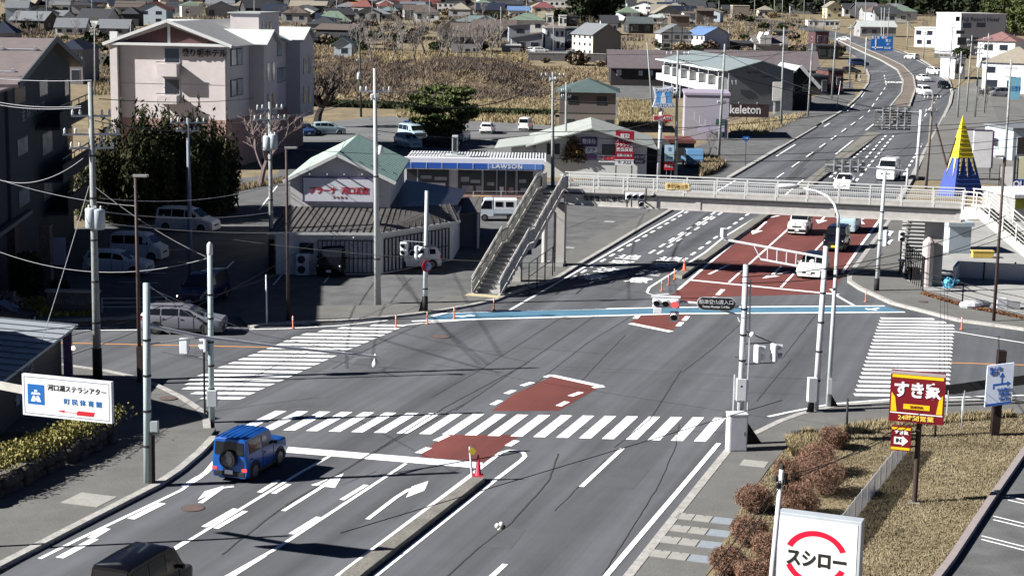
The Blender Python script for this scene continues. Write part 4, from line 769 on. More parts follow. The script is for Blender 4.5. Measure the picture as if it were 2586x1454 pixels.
def signal(parent, c, yaw, lit=None, n=3, vertical=False, s=1.0, back=False, arrow=False, hoodm=None):
    """lamp housing centred at c in the parent's frame, lenses facing yaw"""
    hs = M('signal_housing', (.62, .64, .66), .5, .05); f = Vector((math.cos(yaw), math.sin(yaw), 0)); r = Vector((-f.y, f.x, 0)) if not vertical else Vector((0, 0, 1)); u = Vector((0, 0, 1)) if not vertical else Vector((-f.y, f.x, 0))
    L_ = .37 * n * s; W_ = .42 * s; m = MB(); mat = Matrix((((*r, 0)[0], u.x, f.x, c.x), (r.y, u.y, f.y, c.y), (r.z, u.z, f.z, c.z), (0, 0, 0, 1)))
    m.box((0, 0, 0), (L_, W_, .18 * s), 0, mat); hb = m.build('signal_housing', hs, parent, False, .05)
    for i in range(n):
        q = c + r * ((i - (n - 1) / 2) * .37 * s) + f * (.1 * s); m = MB(); m.tube([q, q + f * .02], .145 * s, 14)
        col = LENS[lit[i]] if lit else LENS['off']; m.build('lens', col, hb)
        m = MB(); P = [];
        uu = Vector((0, 0, 1)); rr_ = Vector((-f.y, f.x, 0))
        for t in np.linspace(-.25, math.pi + .25, 11):
            e = uu * math.sin(t) + rr_ * math.cos(t); P += [q + e * (.165 * s), q + e * (.17 * s) + f * (.26 * s * (.55 + .45 * max(0, math.sin(t)))) - uu * .03]
        m.add(P, [(2 * k, 2 * k + 2, 2 * k + 3, 2 * k + 1) for k in range(10)]); m.build('hood', hoodm or hs, hb)
    return hb
LENS = {'off': M('lens_dark', (.012, .012, .014), .25, 0), 'red': M('lens_red', (.95, .03, .03), .3, 0, emit=2.2), 'green': M('lens_green', (.02, .08, .06), .25, 0)}
# corner signal at the near right: pole, cabinet, arm with the red lamp and the name board
s9, S9, h9, p9 = pole((1866, 1128), (1884, 668), .15, .11, POLEG, 'signal_pole', 'signal pole behind the white cabinet, its long arm holding the red lamp', 'signal pole', wraps=5); steps(s9, p9, h9, .14)
m = MB(); m.tube([Vector((.3, 0, .3)), p9(.92) + Vector((.22, 0, 0))], .035, 8); m.build('cable_pipe', GALV, s9); m = MB(); m.tube([Vector((-.28, 0, .5)), p9(.4) + Vector((-.28, 0, 0))], .045, 8); m.build('cable_pipe', GALV, s9)
m = MB(); m.box(p9(.32), (.42, .3, .95)); m.build('control_box', POLEW, s9, False, .03)
m = MB(); m.slab([Vector((.15, 0, 0)), Vector((.95, .2, 0)), Vector((.95, .2, .15)), Vector((.15, 0, 1.3))], Vector((0, -1, 0)), .1); m.build('stay_cover', GUARD, s9)
Y9 = S9.y
def rel(px, py, Y, B): return at(px, py, Y) - B
a0_, a1_ = rel(1866, 775, Y9, S9), rel(1712, 762, Y9 + .3, S9); m = MB(); m.tube([a0_, a1_], .065, 10); m.build('signal_arm', POLEW, s9)
m = MB(); m.tube([rel(1869, 812, Y9, S9), rel(1862, 795, Y9, S9), rel(1830, 785, Y9 + .1, S9), rel(1795, 778, Y9 + .2, S9)], .045, 8); m.build('arm_brace', POLEW, s9)
sf = math.atan2(-ROADV.y, -ROADV.x) + R(8)
c9 = rel(1682, 765, Y9 + .3, S9); signal(s9, c9, sf, ('off', 'off', 'red'), s=1.0); c9b = rel(1703, 799, Y9 + .3, S9); signal(s9, c9b, sf, ('off',), 1, s=1.0)
m = MB(); m.box(c9 + Vector((0, .05, .26)), (1.2, .25, .06), sf + math.pi / 2); m.build('signal_cap', POLEW, s9)
m = MB(); m.box(rel(1661, 784, Y9 + .2, S9), (.36, .12, .24), sf + math.pi / 2); m.build('camera_box', POLEW, s9, False, .02)
nb = rel(1809, 767, Y9 - .12, S9); m = MB()
pts = []
for sx, a0 in ((1, -90), (-1, 90)):
    for t in range(0, 181, 20): pts.append((sx * .52 + .24 * math.cos(R(a0 + t)), .24 * math.sin(R(a0 + t))))
SIGNB = M('sign_black', .015, .6, 0); tl = R(1.0)
mm = Matrix.Translation(nb) @ Matrix.Rotation(tl, 4, 'Y')
m.slab([mm @ Vector((a, 0, b)) for a, b in pts], Vector((0, -1, 0)), .05); sgb = m.build('name_board', SIGNB, s9)
m = MB(); m.slab([mm @ Vector((a * 1.05, .01, b * 1.13)) for a, b in pts], Vector((0, -1, 0)), .03); m.build('board_rim', POLEW, sgb)
text('船津登山道入口', .2, M('sign_white', .8, .5, 0), s9, nb + Vector((0, -.008, .06)), (R(90), tl, 0), bold=.001, sx=1.02); text('Funatsu Mountain Trail Ent.', .125, MATS['sign_white'], s9, nb + Vector((0, -.008, -.13)), (R(90), tl, 0), bold=.004, sx=.8)
for px, py in ((1912, 893), (1955, 890)):
    c = rel(px, py, Y9 - .2, S9); signal(s9, c, sf + math.pi / 2 + R(30), ('off', 'off'), 2, True, 1.0)
for (a, b) in (((1875, 868), (1958, 865)), ((1872, 920), (1957, 915)), ((1880, 835), (1950, 865))): m = MB(); m.tube([rel(*a, Y9, S9), rel(*b, Y9, S9)], .025, 6); m.build('signal_bracket', DARKM, s9)
m = MB(); m.ball(rel(1900, 845, Y9 - .1, S9), .13, 10); m.build('dome_camera', POLEW, s9, True); m = MB(); m.tube([rel(1893, 852, Y9 - .1, S9), rel(1889, 960, Y9 - .1, S9), rel(1888, 1040, Y9 - .1, S9)], .035, 8); m.build('camera_pole', GALV, s9)
cb = empty('control_cabinet', G(1858, 1143), R(8), 'white metal control cabinet standing at the near right kerb corner', 'cabinet')
m = MB(); m.bx(-.38, .38, -.3, .3, .12, 1.62); m.build('cabinet_body', POLEW, cb, False, .02); m = MB(); m.bx(-.36, .36, -.28, .28, -.02, .12); m.build('cabinet_plinth', CONC, cb); m = MB(); m.bx(-.4, .4, -.32, .32, 1.62, 1.7); m.build('cabinet_lid', POLEW, cb, False, .02)
m = MB(); m.bx(-.33, .33, -.315, -.3, .2, 1.54); dr = m.build('cabinet_door', POLEW, cb); m = MB(); m.bx(.24, .27, -.335, -.315, .8, .95); m.build('handle', DARKM, dr)
# far right signal with lattice arm
s10, S10, h10, p10 = pole((2058, 1043), (2086, 622), .15, .11, POLEW, 'signal_pole', 'white signal pole with a ladder-like arm reaching over the red lanes', 'signal pole', wraps=4)
Y10 = S10.y; A_, B_ = rel(2080, 650, Y10, S10), rel(1830, 605, Y10 + 2, S10); m = MB(); m.tube([A_, B_], .055, 8); m.build('signal_arm', POLEW, s10); C_, D_ = rel(2076, 683, Y10, S10), rel(1922, 655, Y10 + 1.2, S10); m = MB(); m.tube([C_, D_], .05, 8); m.build('signal_arm', POLEW, s10)
m = MB(); m.tube([rel(1905, 622, Y10 + 1.3, S10), D_], .03, 6); m.build('arm_brace', POLEW, s10)
for i in range(6): t = .12 + i * .155; m = MB(); q = C_.lerp(D_, t); m.tube([q, A_.lerp(B_, t * .625)], .025, 6); m.build('arm_rung', POLEW, s10)
m = MB(); m.box(rel(1828, 588, Y10 + 2, S10), (.24, .3, .42), .3); m.build('vehicle_sensor', POLEW, s10, False, .03)
m = MB(); m.box(rel(2051, 983, Y10 - .35, S10), (.42, .3, 1.1), .1); m.build('control_box', POLEW, s10, False, .03); m = MB(); m.slab([Vector((-.1, -.3, 0)), Vector((-.5, -.5, 0)), Vector((-.35, -.35, .55)), Vector((-.1, -.3, .55))], Vector((0, -1, 0)), .1); m.build('cable_boot', GUARD, s10)
s11, S11, h11, p11 = pole((2091, 1033), (2117, 575), .12, .075, POLEG, 'street_lamp', 'tall pale street lamp with a long curved arm over the red lanes', 'street lamp', wraps=0)
Y11 = S11.y; arm = [p11(1.0)] + [rel(px, py, Y11 + i * .35, S11) for i, (px, py) in enumerate(((2117, 545), (2107, 515), (2090, 495), (2060, 482), (2030, 476)))]; m = MB(); m.tube(arm, [.075, .07, .065, .06, .05, .045], 10); m.build('lamp_arm', POLEG, s11, True)
m = MB(); q = rel(1992, 470, Y11 + 2.1, S11); m.ball(q, .5, 12, (1.05, .36, .26)); m.build('lamp_head', POLEW, s11, True); m = MB(); m.box((.0, -.14, 1.1), (.18, .1, .7)); m.build('access_door', POLEG, s11); m = MB(); m.slab([Vector((.1, 0, 0)), Vector((.55, .1, 0)), Vector((.12, 0, .7))], Vector((0, -1, 0)), .08); m.build('cable_boot', GUARD, s11)
s12, S12, h12, p12 = pole((2213, 738), (2236, 432), .14, .1, POLEG, 'signal_pole', 'bluish signal pole in front of the footbridge, its signals seen edge-on', 'signal pole', wraps=3, guard=.9)
signal(s12, rel(2237, 601, S12.y, S12), 0 + R(-25), ('off', 'off'), 2, True, 1.4)
s8f = R(-70)
for px, py, yw in ((1020, 628, R(-110)), (1053, 637, R(-20))): signal(u8, rel(px, py, U8.y - .1, U8), yw, ('off', 'off'), 2, True, 1.05)
m = MB(); m.tube([rel(1018, 608, U8.y, U8), rel(1074, 612, U8.y, U8)], .025, 6); m.build('signal_bracket', GALV, u8)
q = rel(1078, 672, U8.y - .2, U8); m = MB(); m.tube([q, q + Vector((.02, -.03, 0))], .34, 20); rs = m.build('sign_disc', M('sign_red', (.45, .02, .03), .5, 0), u8); m = MB(); m.tube([q + Vector((.005, -.03, 0)), q + Vector((.01, -.045, 0))], .26, 20); m.build('disc_face', M('sign_bluegrey', (.3, .38, .55), .5, 0), rs)
m = MB(); m.tube([q + Vector((-.06, -.06, -.15)), q + Vector((-.06, -.06, .05)), q + Vector((0, -.06, .12)), q + Vector((.07, -.06, .06)), q + Vector((.07, -.06, -.03))], .03, 6); m.build('turn_symbol', M('sign_blue', (.02, .1, .42), .5, 0), rs)
m = MB(); m.slab([Vector((-.1, -.1, 0)), Vector((-.4, -.2, 0)), Vector((-.12, -.1, 1.0))], Vector((0, -1, 0)), .1); m.build('cable_boot', GUARD, u8)
# near left signal pole with the detector arm, and the corner pole
s2, S2, h2, p2 = pole((373, 1226), (370, 715), .15, .13, M('pole_mint', (.42, .5, .49), .6, .08), 'signal_pole', 'stout pale green pole on the near left pavement with a long detector arm', 'signal pole', wraps=4)
m = MB(); m.tube([Vector((.2, -.1, 0)), Vector((.22, -.1, 2.0))], .11, 8); m.build('cable_boot', GUARD, s2); m = MB(); m.box(rel(390, 1075, S2.y, S2), (.3, .25, .42)); m.build('control_box', POLEG, s2, False, .02)
Y2 = S2.y; m = MB(); m.tube([rel(373, 822, Y2, S2), rel(520, 852, Y2 + 1.2, S2), rel(694, 874, Y2 + 2.5, S2), rel(953, 901, Y2 + 4.5, S2)], [.075, .07, .06, .055], 8); m.build('detector_arm', POLEW, s2)
m = MB(); m.tube([rel(373, 812, Y2, S2), rel(430, 842, Y2 + .5, S2)], .03, 6); m.build('arm_brace', GALV, s2); m = MB(); m.tube([rel(373, 870, Y2, S2), rel(460, 858, Y2 + .7, S2), rel(517, 852, Y2 + 1.2, S2)], .035, 6); m.build('arm_brace', GALV, s2)
m = MB(); m.tube([rel(372, 724, Y2, S2), rel(640, 842, Y2 + 2, S2), rel(950, 900, Y2 + 4.5, S2)], .012, 5); m.build('arm_stay', WIREG, s2)
m = MB(); m.lathe([(.04, .3), (.05, .1), (.13, -.05), (.14, -.22), (.02, -.24)], 10, rel(948, 912, Y2 + 4.5, S2)); m.build('vehicle_sensor', POLEW, s2, True)
s4, S4, h4, p4 = pole((535, 1066), (530, 640), .13, .11, M('pole_mint', (.4, .5, .48), .6, .08), 'signal_pole', 'corner pole at the left kerb with a grey box and hanging pedestrian signals', 'signal pole', wraps=5)
m = MB(); m.box(rel(536, 1005, S4.y - .15, S4), (.42, .3, .72)); m.build('control_box', POLEG, s4, False, .02); m = MB(); m.tube([Vector((-.3, 0, .3)), Vector((-.3, 0, 4.2))], .045, 8); m.build('cable_pipe', GUARD, s4)
signal(s4, rel(465, 874, S4.y, S4), R(75), ('off', 'off'), 2, True, .95); signal(s4, rel(521, 868, S4.y, S4), R(170), ('off', 'off'), 2, True, .95)
m = MB(); m.tube([rel(465, 896, S4.y, S4), rel(530, 906, S4.y, S4)], .025, 6); m.build('signal_bracket', GALV, s4); m = MB(); m.lathe([(.03, .5), (.12, .4), (.13, .0), (.1, -.1)], 10, p4(1.0)); m.build('pole_cap', INS, s4, True)
m = MB(); m.tube([rel(372, 718, Y2, S4), p4(.55)], .012, 5); m.build('stay_wire', WIREG, s4)
# signal hung below the bridge girder
sg = empty('hanging_signal', onplane(1604, 496, f0 + bn * .9, bn), 0, 'white three-lamp signal hung on the footbridge girder beside the bridge name', 'traffic signal')
signal(sg, Vector((0, 0, 0)), math.atan2(bn.y, bn.x) + .25, ('off', 'off', 'off'), s=1.15); signal(sg, Vector((.4, .02, -.48)), math.atan2(bn.y, bn.x) + .25, ('off',), 1, s=1.1)
for x in (-.5, -.2): m = MB(); m.beam(Vector((x, .3, -.75)), Vector((x, .5, .0)), .09); m.build('support_post', DARKM, sg)
m = MB(); m.beam(Vector((.75, .4, -.5)), Vector((.75, .4, .5)), .09); m.beam(Vector((.0, .3, .05)), Vector((.0, .85, .05)), .08); m.build('bracket', DARKM, sg)
# pedestrian signal with white fittings by the right pier
ps_ = empty('pedestrian_signal', G(2272, 692), 0, 'small white pedestrian signal post before the dark railings of the right pier', 'traffic signal')
m = MB(); m.tube([Vector((0, 0, 0)), Vector((0, 0, 3.0))], .06, 8); m.build('shaft', DARKM, ps_); signal(ps_, Vector((0, -.05, 2.6)), R(-100), ('off', 'off'), 2, True, 1.0)
for z, x in ((1.7, .35), (1.3, .55), (.95, .1)): m = MB(); m.box((x, -.05, z), (.5, .12, .16)); m.build('button_box', POLEW, ps_, False, .02)
# ---------------------------------------------------------------- gantry signs seen from behind and direction boards
def board(name, c, wd, ht, face, label, cat, parent=None, th=.1, yaw=0, rim=None, rimw=.06):
    o = empty(name, c, yaw, label, cat); m = MB(); m.bx(-wd / 2, wd / 2, -th, 0, -ht / 2, ht / 2); b = m.build('panel', face, o)
    if rim:
        for (x0, x1, z0, z1) in ((-wd / 2 - .01, -wd / 2 + rimw, -ht / 2, ht / 2), (wd / 2 - rimw, wd / 2 + .01, -ht / 2, ht / 2), (-wd / 2 + rimw, wd / 2 - rimw, ht / 2 - rimw, ht / 2 + .01), (-wd / 2 + rimw, wd / 2 - rimw, -ht / 2 - .01, -ht / 2 + rimw)): m = MB(); m.bx(x0, x1, -th - .012, .012, z0, z1); m.build('frame_bar', rim, o)
    return o
g1, GB, gh, gp = pole((2314, 455), (2326, 278), .19, .16, POLEW, 'sign_gantry', 'thick white post holding a dark board seen from behind over the far lanes', 'sign gantry')
def backboard(o, B, Y, x0, x1, y0, y1, arms_, boxes=True):
    a, b = at(x0, y0, Y) - B, at(x1, y1, Y) - B; nL = 9
    for i in range(nL):
        z = a.z + (b.z - a.z) * i / (nL - 1) if boxes else 0
        m = MB(); m.beam(Vector((a.x, a.y + .1, z)), Vector((b.x, a.y + .1, z)), .04, abs(b.z - a.z) / nL * .82); m.build('board_slat', M('sign_back', (.2, .21, .21), .6, .15), o)
    for i in range(4): x = a.x + (b.x - a.x) * (.22 + .2 * i); m = MB(); m.beam(Vector((x, a.y - .05, a.z)), Vector((x, a.y - .05, b.z)), .1); m.build('board_rib', GALV, o)
    for (p, q) in arms_: m = MB(); m.tube([at(*p, Y) - B, at(*q, Y) - B], .08, 8); m.build('gantry_arm', GALV, o)
backboard(g1, GB, GB.y, 2210, 2300, 270, 327, (((2325, 284), (2212, 279)), ((2322, 319), (2212, 317))))
g2, GB2, gh2, gp2 = pole((2290, 478), (2292, 425), .12, .1, POLEW, 'sign_gantry', 'low bent white post with a slatted board seen from behind by the footbridge', 'sign gantry')
backboard(g2, GB2, GB2.y, 2084, 2185, 400, 435, (((2290, 432), (2085, 416)),))
g3 = empty('direction_board', G(2186, 186), 0, 'blue overhead direction board with white arrows and place names at the bend', 'road sign')
YB = G(2186, 186).y; ctr = at(2238, 110, YB); Bd = G(2186, 186); a, b = at(2200, 92, YB), at(2254, 129, YB); wd, ht = b.x - a.x, a.z - b.z; c = (a + b) / 2 - Bd; SB = M('sign_blue_bright', (.012, .13, .42), .5, .03)
m = MB(); m.bx(c.x - wd / 2, c.x + wd / 2, c.y - .1, c.y, c.z - ht / 2, c.z + ht / 2); m.build('panel', SB, g3)
for (x0, z0, x1, z1) in ((-.28, -.42, -.28, .3), (-.44, -.28, .05, -.28)): m = MB(); m.beam(c + Vector((x0 * wd, -.12, z0 * ht)), c + Vector((x1 * wd, -.12, z1 * ht)), .04 if z0 == z1 else .24, .24 if z0 == z1 else .04, Vector((0, 0, 1)) if z0 == z1 else Vector((0, 1, 0))); m.build('arrow_bar', MATS['sign_white'], g3)
for s_, x, z, sz_ in (('富士宮', -.3, .4, .62), ('鳴沢', .1, .4, .62), ('富士', .28, .2, .62), ('IC', .28, -.05, .62), ('河口湖', .26, -.32, .5)): text(s_, sz_, MATS['sign_white'], g3, c + Vector((x * wd, -.12, z * ht)), (R(90), 0, 0), bold=.012)
for px in (2232, 2224): m = MB(); m.tube([c + Vector(((px - 2227) * .06, .05, ht / 2)), at(px + 2, 20, YB) - Bd], .07, 8); m.build('hanger', POLEG, g3)
m = MB(); m.tube([at(2186, 100, YB) - Bd, at(2254, 101, YB) - Bd + Vector((0, .1, 0))], .06, 8); m.build('gantry_arm', POLEG, g3)
g4, GB4, _, gp4 = pole((2405, 180), (2403, 128), .1, .09, POLEG, 'sign_gantry', 'grey gantry at the outer side of the far curve holding a framed board', 'sign gantry'); backboard(g4, GB4, GB4.y, 2360, 2415, 136, 147, (((2405, 133), (2352, 128)), ((2405, 150), (2362, 150))))
rs_ = empty('route_shield', G(1883, 424), 0, 'blue hexagonal route marker on a thin dark post at the left verge', 'road sign'); yR = G(1883, 424).y; t_ = at(1884, 352, yR) - G(1883, 424)
m = MB(); m.tube([Vector((0, 0, 0)), Vector((t_.x, 0, t_.z))], .035, 8); m.build('post', DARKM, rs_); m = MB(); m.slab([Vector((t_.x + a, -.06, t_.z + b)) for a, b in ((-.38, .22), (-.3, .32), (.3, .32), (.38, .22), (.3, -.05), (0, -.3), (-.3, -.05))], Vector((0, -1, 0)), .04); m.build('shield', SB, rs_); text('139', .26, MATS['sign_white'], rs_, (t_.x, -.07, t_.z + .08), (R(90), 0, 0))
# ---------------------------------------------------------------- advertising signs
SW = M('sign_panel_white', (.80, .80, .80), .45, .03); mixnoise(SW, 1.3, .1); SWB = M('sign_panel_bluish', (.72, .75, .8), .5, .04, 1)
def rect3(o, x0, x1, z0, z1, y, mat, name, th=.015): m = MB(); m.bx(x0, x1, y - th, y, z0, z1); return m.build(name, mat, o)
# theatre sign, left: four corners of the photograph on a plane turned a little to the left
Yt = 53.0; QT = Yt / 56 * 1.075
cT = at(168, 1006, Yt); wT = 3.2; hT = 1.32
ts = empty('direction_sign', cT, R(-18), 'large white direction sign with blue emblem and red arrow above the hedge', 'sign board'); ts.scale = (QT, QT, QT)
tlt = 0.; Mt = Matrix.Identity(4)
def tq(poly, y, mat, name, th=.02): m = MB(); m.slab([Mt @ Vector((a, y, b)) for a, b in poly], Vector((0, -1, 0)), th); return m.build(name, mat, ts)
hw, hh = wT / 2, hT / 2
def rc(x0, x1, z0, z1): return [(x0, z0), (x1, z0), (x1, z1), (x0, z1)]
tq(rc(-hw, hw, -hh, hh), 0, SWB, 'panel', .14)
for (r_) in (rc(-hw + .07, hw - .07, hh - .085, hh - .07), rc(-hw + .07, hw - .07, -hh + .07, -hh + .085), rc(-hw + .07, -hw + .085, -hh + .085, hh - .085), rc(hw - .085, hw - .07, -hh + .085, hh - .085)): tq(r_, -.004, DARKM, 'border_line', .004)
em = tq(rc(-hw + .2, -hw + .8, -.28, .36), -.008, SB, 'emblem', .008)
tq(rc(-hw + .92, hw - .12, .13, .46), -.004, SW, 'name_strip', .004)
for poly in ([(-.18, -.02), (.18, -.02), (.14, .04), (-.14, .04)], [(-.06, .06), (.06, .06), (.05, .13), (-.05, .13)], [(-.19, -.25), (-.02, -.25), (-.11, -.06)], [(.02, -.25), (.19, -.25), (.11, -.06)], [(-.1, -.06), (-.04, -.06), (.02, -.2), (-.01, -.24)], [(.1, -.06), (.04, -.06), (-.015, -.2), (.015, -.24)]): tq([(a - hw + .5, b + .06) for a, b in poly], -.014, MATS['sign_white'], 'emblem_mark', .005)
tq([(-.35, -.42), (-.05, -.375), (-.12, -.43), (.35, -.43), (.4, -.36), (1.0, -.36), (.95, -.5), (.35, -.5), (.34, -.445), (-.12, -.445), (-.05, -.47)], -.006, M('sign_arrow_red', (.55, .02, .03), .5, 0), 'arrow', .005)
for s_, x, z, sz_, mt in (('河口湖ステラシアター', .38, .3, .212, SIGNB), ('町 民 体 育 館', .58, -.1, .205, M('sign_letter_blue', (.02, .17, .45), .5, 0))):
    q = Mt @ Vector((x, -.012, z)); text(s_, sz_, mt, ts, q, (R(90), tlt, 0), bold=.001 if sz_ < .21 else .003, sx=1.0 if sz_ > .21 else 1.1)
for x in (-hw - 1.5,): m = MB(); m.tube([Vector((x, .3, -cT.z / QT)), Vector((x, .3, .9))], .08, 8); m.build('post', GALV, ts)
q = Mt @ Vector((-hw, .08, .12)); m = MB(); m.beam(q, q + Vector((-3, .2, .18)), .12, .24); m.build('support_beam', M('beam_cream', (.5, .48, .42), .7, .1), ts)
# sushi sign, bottom right
Ys = 44.0; c0 = at(1968, 1300, Ys); c1 = at(2178, 1327, Ys); W_ = (c1 - c0).length; ss = empty('restaurant_sign', (at(2066, 1400, Ys).x, Ys, 0), R(-22), 'large white lightbox with a broken red ring and brush lettering, bottom right', 'sign board')
cx_, zc_ = 0., at(2072, 1400, Ys).z; tl_ = R(7.3) - R(0); Ms = Matrix.Translation((0, 0, zc_))
hz_ = 1.05
m = MB(); m.slab([Ms @ Vector(v) for v in ((-W_ / 2, 0, -hz_), (W_ / 2, 0, -hz_), (W_ / 2, 0, hz_), (-W_ / 2, 0, hz_))], Vector((0, -1, 0)), .42); m.build('light_box', M('sign_box_grey', (.42, .45, .48), .5, .08), ss, False, .02)
m = MB(); m.slab([Ms @ Vector(v) for v in ((-W_ / 2 + .04, -.012, -hz_ + .06), (W_ / 2 - .1, -.012, -hz_ + .06), (W_ / 2 - .1, -.012, hz_ - .09), (-W_ / 2 + .04, -.012, hz_ - .09))], Vector((0, -1, 0)), .01); m.build('face', M('sign_face_ivory', (.82, .82, .76), .35, .02), ss)
RED = M('sign_ring_red', (.62, .008, .04), .45, 0)
for a0, a1 in ((22, 158), (202, 338)):
    P = []
    for t in np.linspace(R(a0), R(a1), 25): P.append((.86 * math.cos(t), .76 * math.sin(t)))
    P += [(.70 * math.cos(t), .61 * math.sin(t)) for t in np.linspace(R(a1), R(a0), 25)]
    m = MB(); k = 25
    V_ = [Ms @ Vector((a - .06, -.02, b - .1)) for a, b in P]; m.add(V_, [(i, i + 1, 2 * k - 2 - i, 2 * k - 1 - i) for i in range(k - 1)]); m.build('ring_arc', RED, ss)
q = Ms @ Vector((-.04, -.025, -.17)); text('スシロー', .5, SIGNB, ss, q, (R(90), 0, 0), bold=.018, sx=.83)
m = MB(); m.tube([Vector((.1, .3, 0)), Vector((.1, .3, zc_))], .16, 12); m.build('post', GALV, ss)
# thin white mast in front of it, with cables
ms, MS, mh, mp = pole(at(1925, 1500, 41) - Vector((0, 0, at(1925, 1500, 41).z)), (1975, 1178), .075, .06, POLEW, 'service_mast', 'thin white service mast with a bundle of cables left of the ring sign', 'mast')
m = MB(); m.lathe([(.02, .08), (.06, .04), (.07, -.05), (.03, -.1)], 8, mp(1.0)); m.build('mast_cap', DARKM, ms)
for z, x, y in ((.97, .08, -.05), (.955, -.1, .02), (.945, .12, .0), (.935, -.06, -.1)): m = MB(); m.box(mp(z) + Vector((x, y, 0)), (.12, .08, .13), .5); m.build('cable_clamp', DARKM, ms)
m = MB(); m.tube([mp(.97) + Vector((.12, 0, 0)), mp(.93) + Vector((.2, 0, 0)), mp(.9) + Vector((.16, 0, 0)), mp(.93) + Vector((.1, 0, 0))], .02, 6); m.build('cable_loop', WIREM, ms)
# beef bowl sign with its small IN board
kb = G(2306, 1283); Yk = kb.y; k1 = empty('restaurant_sign', kb, R(-19), 'dark red and yellow square restaurant sign with an IN board on a brown post', 'sign board'); dz_ = Yk
RK = Matrix.Rotation(R(19), 4, 'Z')
def kr(px, py): return RK @ (at(px, py, Yk) - kb)
q0, q1 = kr(2250, 940), kr(2386, 1070); tk = R(2.6); ck = (kr(2253, 938) + kr(2378, 1070)) / 2; wk, hk = (kr(2386, 955) - kr(2252, 938)).length, 1.86 * (kr(2386, 955) - kr(2252, 938)).length / 1.92
Mk = Matrix.Translation(Vector((ck.x, 0, ck.z)))
def kq(poly, y, mat, name, th=.012): m = MB(); m.slab([Mk @ Vector((a * wk, y, b * hk)) for a, b in poly], Vector((0, -1, 0)), th); return m.build(name, mat, k1)
MAR = M('sign_maroon', (.16, .008, .014), .45, .03); YEL = M('sign_yellow', (.8, .5, .01), .45, .02)
m = MB(); m.slab([Mk @ Vector((a * wk / 2, .0, b * hk / 2)) for a, b in ((-1, -1), (1, -1), (1, 1), (-1, 1))], Vector((0, -1, 0)), .2); m.build('light_box', MAR, k1)
kq(rc(-.5, .5, .44, .5), -.01, M('sign_top_grey', (.35, .3, .3), .6, .1), 'top_edge'); kq(rc(-.47, .47, .37, .43), -.012, YEL, 'yellow_band')
kq([(-.47, -.30), (-.36, -.30), (-.4, -.02), (-.47, .08)], -.012, YEL, 'yellow_shape'); kq([(.47, -.30), (.36, -.30), (.4, -.02), (.47, .08)], -.012, YEL, 'yellow_shape'); kq(rc(-.24, .24, -.24, -.14), -.012, YEL, 'yellow_band'); kq(rc(-.48, .48, -.335, -.315), -.012, SW, 'white_line')
text('すき家', .62, MATS['sign_white'], k1, Mk @ Vector((0, -.02, .12 * hk)), (R(90), 0, 0), bold=.022, sx=.92); text('SUKIYA', .13, MAR, k1, Mk @ Vector((0, -.03, -.19 * hk)), (R(90), 0, 0), bold=.004, space=1.1); text('24時間営業', .215, M('sign_letter_yellow', (.85, .6, .1), .5, 0), k1, Mk @ Vector((0, -.02, -.415 * hk)), (R(90), 0, 0), bold=.003, sx=1.2)
m = MB(); m.tube([Vector((0, .33, 0)), Vector((.02, .33, ck.z + .4))], .1, 12); m.build('post', POLEB, k1); m = MB(); m.box((0, .33, .06), (.42, .42, .2)); m.build('post_base', CONC, k1)
ci = (kr(2247, 1078) + kr(2299, 1142)) / 2; wi, hi = .72, .92; Mi = Matrix.Translation(Vector((ci.x, 0, ci.z)))
def iq(poly, y, mat, name, th=.012): m = MB(); m.slab([Mi @ Vector((a * wi, y, b * hi)) for a, b in poly], Vector((0, -1, 0)), th); return m.build(name, mat, k1)
iq(rc(-.5, .5, -.5, .5), 0, MAR, 'small_board', .12); iq(rc(-.47, .47, .36, .45), -.012, YEL, 'yellow_band'); iq(rc(-.47, .47, -.46, -.36), -.012, YEL, 'yellow_band'); iq([(-.33, -.23), (.08, -.23), (.08, -.31), (.38, -.08), (.08, .12), (.08, .06), (-.33, .06)], -.012, SW, 'arrow')
text('IN', .2, SIGNB, k1, Mi @ Vector((-.08, -.022, -.075)), (R(90), 0, 0), bold=.006); text('すき家', .17, MATS['sign_white'], k1, Mi @ Vector((.02, -.02, .22)), (R(90), 0, 0), bold=.006)
for z in (-.3, .25): m = MB(); m.beam(Mi @ Vector((.3, .06, z)), Vector((0, .33, (Mi @ Vector((.3, .06, z))).z)), .05); m.build('bracket', DARKM, k1)
# blue-lettered direction sign on a thick brown post
ob = G(2512, 1108); o5 = empty('direction_sign', ob, 0, 'pale direction sign with blue arrows on a thick dark brown post', 'sign board'); Yo = ob.y
def orr(px, py): return at(px, py, Yo) - ob
m = MB(); t5 = orr(2532, 886); m.tube([Vector((0, .1, 0)), Vector((t5.x, .1, t5.z))], .24, 4); m.build('post', M('post_dark_brown', (.022, .014, .012), .6, .1), o5)
a, b, c_, d_ = orr(2490, 920), orr(2557, 912), orr(2550, 1015), orr(2482, 1024)
def bil(u, v): return (a * (1 - u) + b * u) * (1 - v) + (d_ * (1 - u) + c_ * u) * v
def oq(poly, y, mat, name, th=.012): m = MB(); m.slab([bil(u, v) + Vector((0, y, 0)) for u, v in poly], Vector((0, -1, 0)), th); return m.build(name, mat, o5)
oq(rc(0, 1, 0, 1), -.28, M('sign_pale_blue', (.6, .66, .78), .5, .05), 'panel', .1); oq(rc(0.02, .98, .93, .985), -.29, M('sign_letter_blue2', (.02, .1, .4), .5, 0), 'blue_band')
SBL = MATS['sign_letter_blue2']
for poly in ([(.25, .58), (.29, .58), (.29, .5), (.25, .5)], [(.25, .46), (.78, .46), (.78, .50), (.25, .50)], [(.78, .42), (.78, .54), (.9, .48)], [(.55, .46), (.59, .46), (.59, .3), (.55, .3)], [(.48, .31), (.66, .31), (.57, .2)]): oq(poly, -.29, SBL, 'arrow')
